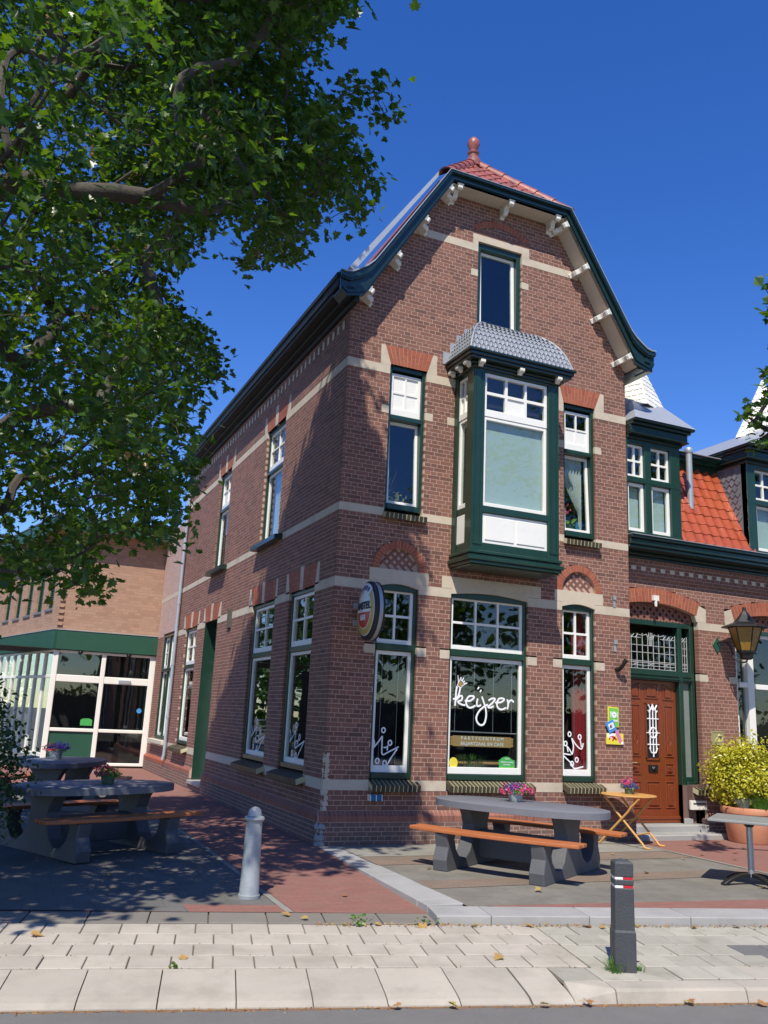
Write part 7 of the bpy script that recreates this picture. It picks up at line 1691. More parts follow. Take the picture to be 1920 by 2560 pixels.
CA = unpack("-364,-34,821;-360,-54,863;-382,-32,805;-359,-39,857;-303,-269,402;-349,-228,423;-322,-258,415;-354,-214,440;-506,3,895;-538,-22,880;-499,-71,880;-519,-12,873;-217,-181,951;-192,-165,965;-230,-214,955;-215,-219,990;-446,-97,1046;-445,-102,1044;-464,-151,1030;-454,-70,1048;-345,63,744;-329,52,706;-297,15,714;-361,21,724;-144,-223,780;-140,-256,795;-134,-203,794;-131,-244,821;-315,-234,538;-335,-249,529;-321,-287,522;-318,-237,532;-394,87,538;-420,82,518;-412,47,502;-396,47,497;-264,-159,929;-301,-246,966;-274,-213,964;-267,-130,943;-145,-19,888;-159,-10,870;-171,-28,864;-152,-16,883;-373,6,392;-347,-73,377;-372,1,423;-378,9,399;-449,41,941;-434,16,940;-413,37,969;-479,-4,960;-322,-146,498;-306,-187,518;-283,-149,527;-370,-165,511;-343,-474,364;-356,-475,366;-388,-447,381;-369,-475,354;-507,-58,945;-531,-55,963;-516,-23,961;-484,-50,943;-184,-331,813;-181,-311,791;-188,-320,817;-212,-325,806;-320,116,837;-331,44,806;-384,67,816;-338,39,810;-243,-300,809;-220,-235,833;-191,-240,813;-258,-287,813;-461,-191,326;-397,-153,324;-381,-168,344;-422,-166,314;-233,-213,763;-251,-200,808;-202,-237,790;-230,-235,792;-461,-78,1128;-404,-41,1128;-431,-10,1122;-459,-59,1112;-411,71,1044;-414,96,1052;-422,86,1076;-430,32,1076;-431,-27,671;-430,-63,655;-413,-49,649;-372,-10,666;-554,58,846;-521,75,853;-551,57,861;-520,83,831;-364,-49,610;-343,-25,603;-363,-9,592;-339,-26,591;-202,-128,1039;-205,-160,992;-257,-88,1029;-227,-123,982;-410,27,542;-410,97,509;-391,41,512;-419,40,502;-268,52,701;-319,64,643;-345,53,668;-298,92,668;-226,-322,643;-223,-361,630;-282,-393,643;-196,-381,642;-341,-17,526;-306,-15,538;-336,41,540;-297,28,528;-304,-158,434;-332,-103,422;-300,-132,449;-380,-142,433;-279,110,901;-338,18,906;-362,94,882;-335,63,896;-312,39,765;-288,76,773;-321,16,793;-300,15,762;-477,-59,585;-483,-94,592;-439,-107,547;-515,-73,557;-397,-113,328;-347,-107,360;-362,-107,333;-393,-91,349;-526,-47,995;-537,-62,1043;-533,-34,1012;-497,-44,1040;-264,-231,371;-321,-218,380;-291,-262,376;-293,-230,369;-328,-430,430;-375,-383,448;-339,-352,431;-372,-355,430;-408,-548,587;-389,-576,645;-339,-515,613;-371,-520,628;-342,-11,1014;-318,-22,998;-363,19,1030;-367,15,1033;-304,-191,904;-315,-226,934;-288,-242,895;-273,-173,944;-462,-91,713;-490,-95,694;-450,-26,694;-485,-45,693;-296,-326,349;-325,-332,344;-356,-324,377;-295,-330,365;-312,-442,579;-350,-449,563;-317,-462,598;-332,-492,569;-500,-108,1079;-495,-84,1098;-512,-55,1070;-528,-78,1045;-446,-54,765;-419,-35,795;-395,-35,764;-422,-73,760;-529,-43,966;-498,-71,985;-519,-84,954;-531,-93,991;-237,70,603;-250,87,584;-273,27,586;-278,61,584;-330,-70,901;-319,-68,874;-346,-41,879;-324,-80,865;-330,-473,421;-366,-504,419;-371,-494,417;-363,-460,393;-159,-75,941;-147,-105,945;-199,-65,935;-148,-95,913;-189,-372,766;-174,-354,765;-181,-351,796;-180,-374,749;-277,19,943;-307,39,935;-359,58,959;-296,14,963;-124,-168,1131;-133,-188,1146;-121,-163,1140;-150,-221,1175;-387,-204,579;-371,-222,546;-390,-171,570;-452,-210,562;-348,-65,706;-333,-84,722;-337,-85,726;-399,-63,713;-191,-334,706;-174,-304,782;-235,-363,758;-208,-328,779;-421,-288,437;-471,-311,429;-457,-274,406;-407,-352,431;-298,-164,476;-267,-167,443;-265,-143,494;-276,-140,462;-380,-69,508;-351,-89,479;-338,-74,467;-374,-53,484;-324,59,753;-278,74,736;-290,69,765;-257,83,738;-281,-46,686;-356,-14,711;-309,-30,681;-267,2,692;-400,14,749;-431,23,741;-368,35,774;-351,58,745;-299,-191,435;-341,-195,402;-301,-218,394;-276,-236,410;-422,-327,470;-402,-378,460;-459,-325,486;-439,-348,458;-182,-168,1018;-197,-173,996;-177,-245,965;-193,-151,976;-255,-161,1124;-264,-149,1128;-271,-161,1117;-271,-166,1120;-448,-3,510;-413,21,487;-465,-9,466;-460,-57,504;-427,32,827;-470,14,818;-447,-8,835;-456,20,808;-209,-242,932;-187,-201,925;-195,-200,933;-181,-185,952;-413,-569,550;-407,-528,516;-433,-531,533;-426,-562,546;-103,-282,781;-141,-267,807;-137,-280,787;-84,-260,803;-355,55,1027;-322,53,997;-340,74,980;-350,84,1009;-300,-151,1083;-359,-86,1090;-335,-117,1105;-319,-121,1094;-379,-461,509;-342,-455,553;-365,-482,518;-334,-469,537;-350,56,635;-342,68,631;-315,106,608;-296,54,625;-422,-488,517;-434,-513,537;-423,-473,478;-419,-477,497;-385,35,682;-349,24,714;-397,85,676;-397,37,698;-382,-71,786;-382,-24,804;-389,-99,815;-382,-69,803;-404,-63,1027;-384,-11,1048;-373,-63,1052;-381,12,1043;-296,-69,872;-278,-122,843;-271,-102,875;-297,-84,848;-482,68,435;-474,75,470;-491,104,449;-415,58,442;-311,-311,464;-330,-343,496;-332,-336,485;-339,-309,465;-335,-129,919;-370,-144,912;-357,-103,903;-336,-134,932;-286,-49,585;-260,-45,588;-310,-124,588;-287,-75,557;-178,-309,994;-210,-307,967;-243,-319,965;-235,-293,973;-280,-526,606;-324,-529,630;-301,-524,619;-305,-503,589;-325,-199,978;-303,-231,979;-310,-226,981;-257,-270,963;-354,-138,952;-414,-134,978;-464,-137,979;-428,-82,965;-310,-457,376;-323,-370,377;-323,-410,369;-350,-431,371;-374,72,1050;-341,11,1032;-380,26,1055;-342,46,1014;-351,-96,768;-375,-117,785;-379,-100,770;-330,-82,783;-309,-83,613;-254,-3,624;-244,-72,642;-247,-39,645;-418,-63,700;-398,-127,752;-384,-111,730;-430,-72,713;-467,36,544;-453,-18,577;-494,-20,570;-449,20,572;-270,-208,781;-262,-184,741;-236,-251,758;-244,-222,749;-288,-63,782;-328,-89,753;-324,-119,740;-316,-134,776;-199,-241,1004;-231,-242,972;-220,-254,986;-208,-241,994;-499,-94,535;-402,-111,504;-440,-132,502;-409,-123,491;-266,-142,424;-271,-205,388;-284,-216,402;-282,-170,421;-463,-74,822;-490,-70,840;-453,-86,820;-452,-62,833;-379,-33,533;-338,-48,511;-351,-59,508;-354,-45,522;-387,-217,470;-339,-289,518;-340,-264,516;-357,-239,498;-308,-138,689;-297,-169,696;-292,-166,724;-295,-171,694;-363,95,983;-348,64,981;-371,45,954;-368,92,970;-233,-330,756;-254,-283,726;-238,-285,712;-240,-307,748;-398,-512,458;-409,-542,470;-420,-513,483;-451,-506,470;-366,-95,850;-345,-134,816;-334,-126,893;-350,-152,882;-419,29,586;-361,90,585;-405,78,586;-396,47,626;-336,127,775;-369,128,766;-375,111,788;-371,136,762;-234,-213,938;-247,-159,931;-218,-125,934;-215,-171,951;-411,-34,937;-394,-45,963;-388,-48,944;-428,-33,946;-345,62,667;-334,36,666;-299,30,688;-344,29,655;-199,-334,686;-201,-284,687;-210,-358,688;-202,-285,697;-250,-104,850;-263,-170,823;-230,-135,799;-254,-120,804;-381,31,834;-405,39,795;-426,28,828;-403,58,812;-348,-108,1044;-317,-57,1059;-330,-45,1056;-306,-83,1072;-520,98,803;-510,60,794;-528,94,791;-543,51,813;-462,107,655;-451,101,670;-462,91,661;-516,138,686;-419,100,671;-481,38,644;-484,42,651;-469,35,662;-304,-413,615;-271,-435,618;-272,-392,656;-257,-439,612;-392,-57,1022;-409,-121,1013;-441,-82,972;-387,-75,1001;-349,13,590;-430,-23,598;-368,-22,585;-392,-7,581;-276,-142,1026;-227,-96,1026;-284,-126,1041;-256,-147,1007;-193,-20,912;-192,2,897;-182,-3,883;-230,14,861;-201,7,643;-291,19,639;-289,-38,664;-256,0,649;-318,-307,425;-357,-302,433;-279,-235,472;-309,-288,430;-248,-80,519;-288,-103,507;-338,-155,522;-305,-151,524;-493,-44,1008;-469,-112,1041;-423,-94,1019;-434,-45,1038;-361,-122,519;-325,-103,517;-309,-162,542;-364,-116,524;-429,-16,837;-440,15,862;-441,17,853;-442,20,852;-450,-27,385;-434,-20,351;-452,-69,379;-439,-40,352;-490,49,511;-507,73,533;-477,126,537;-505,29,519;-362,104,913;-354,101,950;-345,104,929;-367,54,952;-474,19,698;-510,29,679;-443,-15,706;-488,29,687;-374,91,638;-386,106,638;-354,99,646;-410,110,660;-326,-337,538;-301,-280,513;-278,-309,513;-295,-337,495;-448,-17,875;-450,-3,865;-497,-34,898;-441,-21,870;-109,-77,864;-118,-113,869;-109,-101,848;-122,-25,851;-141,11,834;-135,4,853;-143,-11,849;-138,-18,849;-421,-130,316;-459,-140,317;-484,-138,283;-433,-107,286;-543,-1,599;-480,-10,629;-497,7,580;-497,-25,618;-283,-158,762;-229,-191,775;-274,-149,764;-286,-158,770;-405,-197,390;-411,-180,418;-411,-190,385;-407,-126,431;-516,-103,653;-444,-91,657;-485,-68,630;-488,-88,635;-200,-330,798;-184,-274,786;-216,-272,802;-178,-259,765;-435,55,1093;-409,-19,1137;-436,22,1121;-430,22,1097;-444,102,573;-461,162,567;-475,156,544;-456,133,592;-338,-325,423;-320,-327,390;-301,-290,408;-337,-378,409;-309,-75,654;-288,-80,676;-272,-50,665;-304,-89,688;-386,-367,277;-445,-402,243;-413,-358,276;-379,-394,276;-456,-17,1152;-463,-3,1165;-449,-49,1175;-433,-26,1194;-277,-268,501;-271,-239,489;-277,-257,499;-300,-319,524;-481,94,807;-399,107,799;-391,110,787;-392,135,797;-517,-195,976;-525,-105,961;-532,-141,969;-473,-149,972;-347,-78,1131;-348,-110,1157;-356,-86,1132;-310,-110,1137;-333,176,712;-364,115,741;-341,120,753;-336,124,756;-305,-53,806;-425,15,823;-385,-20,806;-352,-13,809;-432,-15,557;-404,-31,537;-387,19,548;-398,10,541;-293,6,687;-280,26,699;-313,10,709;-263,-30,687;-372,-128,956;-332,-70,1005;-344,-93,993;-368,-64,988;-302,-39,561;-255,-24,577;-319,3,563;-268,-25,592;-264,-147,593;-250,-149,601;-306,-113,586;-261,-119,617;-207,-6,644;-238,28,625;-222,25,637;-228,16,610;-462,-173,424;-461,-147,386;-463,-114,400;-463,-133,403;-465,-222,392;-448,-187,394;-427,-216,385;-417,-185,365;-461,-437,358;-438,-398,385;-426,-403,369;-424,-446,351;-445,-10,641;-458,33,591;-464,1,619;-433,-13,612;-227,-353,905;-214,-381,900;-209,-323,866;-226,-364,890;-330,-221,438;-335,-201,428;-331,-186,449;-355,-189,412;-547,-92,1009;-538,-117,1014;-527,-86,1040;-589,-81,997;-265,27,566;-276,47,568;-276,4,571;-246,16,575;-312,-235,593;-323,-271,554;-317,-259,551;-329,-214,580;-237,-158,878;-180,-200,879;-168,-128,887;-200,-161,858;-472,-49,446;-461,-72,428;-456,-18,447;-458,-45,433;-235,80,577;-274,20,548;-308,65,545;-306,70,540;-280,-255,556;-319,-268,558;-329,-274,563;-325,-299,551;-365,-411,475;-338,-449,488;-359,-429,460;-348,-433,471;-282,-102,1041;-257,-102,1077;-283,-172,1086;-282,-98,1087;-444,59,733;-431,95,753;-473,43,706;-420,62,743;-348,-327,368;-403,-348,369;-309,-328,336;-295,-381,310;-153,-194,863;-126,-198,858;-106,-193,858;-118,-179,863;-284,-258,341;-306,-291,380;-289,-265,400;-304,-255,401;-314,-102,380;-313,-123,378;-311,-155,380;-333,-100,380;-184,-42,922;-222,-6,901;-276,-14,919;-247,-20,931;-496,34,789;-525,42,775;-555,18,799;-463,9,768;-424,-120,994;-466,-117,972;-485,-157,980;-453,-125,975;-315,96,768;-306,99,794;-335,76,752;-331,43,791;-345,5,890;-309,73,866;-322,37,878;-356,6,889;-308,25,899;-319,27,909;-347,10,921;-307,60,923;-382,-394,292;-390,-358,274;-374,-341,293;-358,-378,264;-426,-229,1001;-385,-191,1016;-395,-168,1004;-395,-205,992;-199,-278,724;-157,-227,728;-164,-197,716;-154,-332,726;-459,-265,358;-405,-229,399;-405,-224,396;-393,-288,390;-556,-44,1032;-497,-44,1056;-516,-46,1046;-523,-92,1049;-301,-38,539;-293,-18,562;-306,-54,548;-294,-46,538;-359,-52,347;-340,-39,341;-403,-38,347;-361,-71,369;-225,-252,785;-188,-249,795;-206,-232,777;-246,-209,810;-274,-498,633;-285,-523,643;-280,-506,660;-301,-495,654;-326,-156,512;-321,-169,533;-346,-156,481;-389,-205,531;-432,137,731;-466,150,711;-503,134,745;-564,125,711;-409,4,855;-415,45,895;-384,15,870;-350,-21,881;-496,144,617;-523,84,628;-526,115,649;-508,137,642;-351,-105,642;-363,-127,626;-346,-102,640;-368,-121,643;-234,-280,892;-214,-301,885;-224,-271,866;-242,-321,845;-262,35,699;-245,38,695;-277,54,706;-221,117,720;-286,-118,813;-310,-117,818;-279,-71,819;-334,-84,832;-190,-382,922;-214,-343,908;-220,-339,941;-262,-440,943;-500,112,765;-466,114,740;-496,134,728;-533,109,759;-371,-245,472;-332,-283,475;-368,-296,448;-358,-268,478;-287,-214,576;-253,-158,588;-290,-179,552;-288,-155,564;-389,-592,649;-465,-614,630;-437,-549,604;-446,-577,633;-256,-53,872;-243,0,853;-265,2,860;-204,-52,874;-489,27,699;-499,62,682;-518,60,676;-511,31,700;-339,74,499;-344,106,535;-324,67,507;-349,29,482;-354,-176,341;-390,-171,313;-371,-180,356;-387,-129,332;-162,-351,978;-174,-376,978;-171,-379,949;-200,-379,961;-362,-81,996;-322,-74,976;-333,-52,995;-338,-84,1001;-450,9,493;-505,14,509;-465,-30,517;-463,-65,514;-462,-69,590;-481,-77,612;-486,-40,574;-498,-93,570;-190,-191,1063;-245,-205,1068;-227,-168,1107;-249,-176,1109;-383,37,1026;-354,32,1047;-352,34,1020;-379,45,1038;-204,-233,1030;-170,-239,1046;-191,-172,1034;-222,-240,1043;-401,1,800;-384,15,802;-368,8,768;-415,-25,804;-443,-71,594;-411,-80,611;-416,-93,591;-421,-73,587;-264,-35,904;-239,-18,911;-258,-47,917;-273,-29,910;-435,123,761;-366,117,714;-392,131,743;-399,157,744;-313,-418,346;-353,-428,330;-314,-427,341;-345,-423,338;-453,-194,313;-475,-167,280;-415,-150,306;-481,-183,303;-478,-519,658;-498,-267,845;-480,-390,734;-496,-220,878;-485,-298,740;-491,14,905;-487,-182,771;-494,-16,851;-474,-431,597;-459,-487,545;-481,25,831;-453,-529,478;-474,-8,732;-468,-114,661;-445,-356,380;-448,0,479;-426,-59,392;-437,-47,391;-436,-186,355;-438,-232,346;-432,-339,306;-421,-396,266;-419,-144,301;-498,-103,989;-474,-301,786;-495,3,980;-464,-488,600;-455,-529,573;-458,-470,604;-477,6,926;-471,-274,715;-478,-133,795;-482,-29,848;-461,-410,594;-467,29,814;-466,91,822;-468,46,762;-448,-428,516;-450,-161,616;-453,17,677;-444,-250,551;-428,139,620;-424,1,542;-435,-418,394;-414,-51,443;-427,-6,459;-413,-227,309;-410,-281,274;-453,-538,665;-473,-154,923;-475,-112,928;-444,-574,588;-471,-19,996;-448,-506,630;-459,-264,774;-459,-273,781;-447,-297,754;-447,-266,717;-435,-511,524;-441,-532,507;-433,-160,716;-433,-109,712;-434,55,785;-434,-153,593;-417,-411,433;-401,-380,341;-400,-167,375;-391,54,425;-396,-154,349;-447,-285,861;-439,-511,662;-436,-416,722;-442,-175,845;-443,-361,702;-435,-23,919;-418,-181,706;-423,-315,599;-412,78,723;-410,73,725;-400,-268,519;-396,-359,404;-390,-327,353;-372,5,409;-376,-228,324;-420,-361,676;-410,-37,856;-406,-154,732;-394,-254,519;-372,-160,532;-386,-443,396;-389,-480,358;-372,-102,451;-364,-77,447;-361,-84,423;-370,-247,382;-353,-27,416;-373,-375,335;-373,-379,265;-355,-252,282;-414,-341,839;-413,-167,960;-415,-213,879;-414,-142,931;-390,-41,912;-389,-158,823;-396,-326,699;-387,-478,496;-353,-4,652;-331,-39,443;-365,-439,317;-357,-348,311;-349,-222,295;-352,-254,294;-336,-127,293;-396,-368,827;-409,-619,606;-404,-615,597;-394,-119,1002;-384,-42,956;-371,-32,951;-365,-222,661;-369,-353,517;-345,-367,371;-321,-27,423;-338,-274,330;-341,-316,322;-383,-421,793;-394,-371,823;-384,-246,924;-385,-455,751;-393,-589,618;-379,-523,595;-335,-138,745;-341,-171,614;-343,-400,345;-290,-113,375;-330,-337,322;-372,-486,711;-372,-418,763;-340,-170,853;-374,-506,599;-359,-417,609;-326,-204,681;-330,-227,648;-304,-217,384;-305,-232,354;-311,-338,321;-260,-65,366;-343,-251,911;-349,-340,770;-366,-556,591;-326,-180,841;-352,-500,613;-333,-259,759;-269,111,781;-281,21,748;-249,60,676;-247,-9,534;-321,-455,392;-311,-421,380;-328,-344,891;-300,-118,1063;-302,-177,948;-336,-349,802;-341,-451,714;-317,-195,923;-282,-46,1000;-299,-178,870;-278,-74,951;-329,-454,653;-344,-477,618;-342,-501,614;-336,-452,614;-266,-26,787;-250,11,800;-269,-79,665;-232,87,677;-266,-160,477;-234,-42,446;-265,-208,412;-300,-419,320;-337,-551,663;-298,-297,859;-269,-37,1010;-254,-35,988;-310,-369,749;-332,-496,633;-271,-97,907;-320,-469,631;-275,-280,552;-222,20,689;-196,72,656;-212,22,532;-254,-222,419;-250,-211,430;-288,-270,972;-289,-323,884;-301,-332,861;-275,-208,939;-295,-322,827;-255,-127,932;-277,-285,781;-300,-449,666;-241,-56,938;-234,-119,892;-237,-82,817;-205,-9,653;-210,-48,603;-244,-240,530;-295,-444,804;-289,-393,806;-263,-273,866;-229,-136,955;-256,-255,827;-262,-326,734;-178,-19,869;-190,-93,755;-165,23,820;-161,42,823;-260,-324,920;-275,-424,839;-276,-443,786;-225,-222,895;-191,-192,728;-234,-358,632;-229,-295,973;-198,-183,980;-188,-159,977;-216,-274,853;-234,-349,784;-228,-307,803;-229,-324,724;-188,-213,759;-182,-185,1038;-207,-285,883;-189,-233,912;-177,-253,748;-204,-312,687;-129,-127,797;-133,-107,772;-172,-273,973;-227,-407,858;-204,-383,867;-241,-472,772;-204,-361,859;-193,-336,824;-168,-259,893;-189,-356,776;-137,-205,836;-125,-170,872;-140,-159,856;-139,-198,776;-191,-355,913;-148,-265,881;-182,-383,758;-76,-102,885;-91,-94,884;-118,-268,896;-184,-443,715;-140,-304,793;-167,-408,730;-99,-226,844;-113,-224,806;-137,-317,738;-139,-340,861;-112,-275,899;-153,-414,703;-71,-191,823;-101,-258,785;-69,-187,803;-90,-234,770;-109,-322,881;-95,-301,904;-83,-300,867;-87,-300,874;-143,-409,716;-138,-404,708;-78,-294,886;-280,-476,801;-220,-347,677;-246,-422,846;-224,-367,803;-195,-331,731;-185,-302,703;-241,-386,843;-188,-318,834;-220,-342,872;-216,-333,866;-194,-324,948;-140,-217,809;-125,-214,900;-264,-478,781;-264,-476,790;-209,-417,721;-202,-387,672;-204,-385,659;-265,-464,811;-242,-430,795;-203,-373,708;-202,-380,711;-199,-403,748;-192,-391,761;-213,-387,757;-214,-415,867;-171,-314,726;-166,-328,757;-133,-292,771;-133,-272,790;-147,-288,880;-106,-247,815;-114,-228,878;-206,-435,728;-194,-400,705;-169,-360,794;-188,-389,917;-100,-265,803;-114,-278,826;-155,-408,667;-142,-406,669;-164,-412,724;-104,-310,896;-308,-472,775;-295,-444,758;-254,-384,665;-260,-383,679;-244,-363,690;-288,-417,809;-214,-326,670;-210,-297,758;-196,-271,794;-210,-308,818;-177,-269,798;-158,-220,784;-151,-229,849;-172,-235,902;-138,-201,862;-140,-211,892;-103,-153,858;-138,-197,938;-96,-130,874;-88,-119,888;-293,-390,800;-264,-350,798;-241,-315,798;-195,-263,706;-189,-252,682;-258,-346,888;-186,-247,745;-172,-220,735;-188,-234,766;-234,-298,907;-158,-208,765;-140,-176,755;-210,-291,966;-203,-258,969;-132,-140,857;-150,-179,943;-134,-143,915;-120,-146,920;-173,-209,1046;-114,-142,950;-288,-371,725;-328,-410,814;-323,-419,812;-295,-361,766;-311,-412,807;-253,-294,735;-218,-243,672;-268,-331,801;-245,-284,799;-228,-284,752;-203,-240,735;-216,-255,816;-181,-193,799;-158,-155,748;-197,-239,870;-159,-153,967;-140,-145,904;-112,-100,838;-136,-116,951;-306,-369,783;-283,-313,760;-268,-300,713;-283,-334,745;-302,-344,829;-268,-288,761;-273,-295,789;-231,-248,812;-216,-233,856;-188,-173,773;-195,-198,844;-157,-141,779;-170,-146,828;-162,-151,838;-231,-234,999;-200,-195,965;-126,-79,789;-157,-115,841;-136,-96,848;-149,-132,863;-111,-63,804;-129,-100,944;-128,-101,926;-311,-326,792;-286,-292,744;-277,-275,735;-304,-308,850;-288,-287,838;-314,-341,878;-244,-239,757;-292,-307,902;-277,-276,885;-224,-186,824;-253,-245,912;-257,-262,928;-261,-270,945;-237,-218,914;-229,-196,919;-238,-219,971;-210,-191,928;-199,-172,912;-182,-127,915;-146,-71,906;-289,-261,737;-327,-332,839;-294,-267,736;-317,-322,845;-325,-316,873;-259,-229,756;-269,-242,825;-273,-235,864;-274,-247,868;-289,-269,937;-238,-178,795;-231,-190,827;-263,-231,902;-251,-199,898;-233,-182,839;-228,-179,862;-176,-101,819;-167,-85,767;-172,-81,786;-234,-183,972;-248,-213,1006;-222,-165,992;-235,-189,1003;-144,-59,834;-195,-135,996;-175,-84,967;-341,-302,867;-325,-292,865;-346,-323,900;-311,-264,822;-318,-267,917;-312,-271,887;-272,-203,824;-300,-258,886;-302,-241,923;-251,-164,801;-269,-221,880;-222,-127,814;-217,-111,847;-273,-210,992;-255,-191,983;-227,-154,937;-213,-131,899;-162,-48,799;-200,-96,910;-227,-152,986;-178,-63,911;-209,-103,973;-198,-110,1009;-183,-76,969;-231,-126,599;-360,-317,901;-271,-168,721;-292,-216,781;-296,-214,790;-264,-175,739;-306,-245,876;-272,-169,813;-246,-126,797;-268,-186,837;-279,-183,915;-281,-183,901;-242,-117,841;-255,-137,934;-260,-163,978;-247,-143,941;-202,-85,869;-189,-49,878;-218,-107,939;-192,-54,932;-180,-41,946;-338,-254,848;-349,-272,879;-309,-205,832;-325,-232,901;-325,-242,903;-202,-30,614;-258,-121,775;-271,-136,858;-321,-224,983;-278,-165,853;-275,-135,887;-290,-179,931;-255,-126,867;-253,-107,904;-253,-130,900;-265,-146,968;-229,-89,973;-213,-43,978;-290,-156,728;-349,-226,874;-354,-244,937;-225,-47,591;-240,-56,648;-219,-37,618;-330,-196,928;-334,-196,931;-291,-137,819;-313,-185,999;-236,-69,874;-239,-52,875;-258,-80,955;-242,-84,907;-216,-23,889;-252,-87,1034;-337,-182,857;-326,-164,851;-315,-145,826;-314,-145,831;-283,-112,781;-274,-77,759;-341,-175,973;-305,-133,902;-307,-135,940;-315,-160,960;-254,-55,815;-297,-128,941;-311,-130,965;-314,-163,993;-296,-120,975;-319,-149,1031;-246,-35,889;-305,-145,1074;-273,-98,1058;-329,-126,838;-262,-23,673;-364,-196,912;-287,-86,791;-328,-143,963;-272,-46,804;-198,77,671;-270,-33,857;-298,-102,924;-320,-118,1009;-272,-43,873;-322,-134,1054;-229,9,912;-299,-89,1090;-333,-128,876;-309,-67,893;-332,-128,972;-267,-2,854;-297,-46,916;-193,94,659;-275,-21,888;-273,-9,958;-331,-106,1077;-321,-89,1067;-244,21,900;-226,55,877;-250,5,968;-373,-130,1021;-323,-62,909;-369,-133,1011;-216,96,652;-231,78,723;-294,-22,951;-276,23,886;-304,-37,963;-332,-82,1026;-267,26,892;-278,19,940;-255,52,924;-225,80,859;-377,-129,958;-389,-151,1005;-339,-57,911;-349,-70,945;-363,-95,970;-276,48,787;-358,-88,987;-230,99,706;-280,38,832;-225,115,714;-338,-56,1016;-274,33,883;-252,84,843;-307,-22,1033;-325,-48,1082;-405,-112,1013;-255,88,673;-305,28,796;-319,1,838;-325,-7,892;-292,54,815;-328,-20,914;-376,-86,1068;-304,34,889;-345,-21,1045;-286,72,893;-311,21,985;-329,-24,1011;-318,-10,1027;-354,-37,1123;-291,55,953;-269,80,893;-258,86,903;-294,80,751;-262,125,664;-370,-31,1003;-269,122,747;-365,-44,1021;-381,-43,1064;-276,101,832;-336,11,984;-268,114,802;-338,3,1061;-314,75,800;-294,107,777;-335,53,925;-304,95,831;-321,65,903;-379,-13,1046;-337,26,974;-359,23,1022;-396,-38,1124;-287,124,896;-294,120,912;-320,57,996;-336,81,852;-412,-49,1038;-367,41,915;-405,-37,1030;-411,-33,1083;-331,68,873;-369,26,975;-334,85,865;-317,109,871;-388,2,1051;-313,102,960;-370,28,1084;-406,-2,1036;-351,96,889;-351,68,890;-370,61,968;-385,26,1049;-390,23,1073;-302,153,901;-399,19,1131;-324,110,939;-353,113,876;-389,60,975;-331,145,839;-401,24,1064;-384,72,1061;-376,121,988;-418,53,1099;-383,97,1002;-361,128,985;-385,80,1047;-367,119,987;-377,141,987;-398,99,1049;-401,114,1036;-371,158,960;-420,89,1066;-419,96,1056;-382,-302,307;-419,-139,493;-430,-83,488;-410,99,478;-438,-415,591;-386,-328,462;-430,-339,551;-424,-135,695;-352,39,556;-296,-366,448;-372,-488,681;-318,-107,515;-282,-31,431;-352,-95,606;-336,-445,656;-339,-490,717;-329,-374,684;-343,-370,743;-365,-306,772;-307,-254,690;-333,-163,689;-285,-427,669")
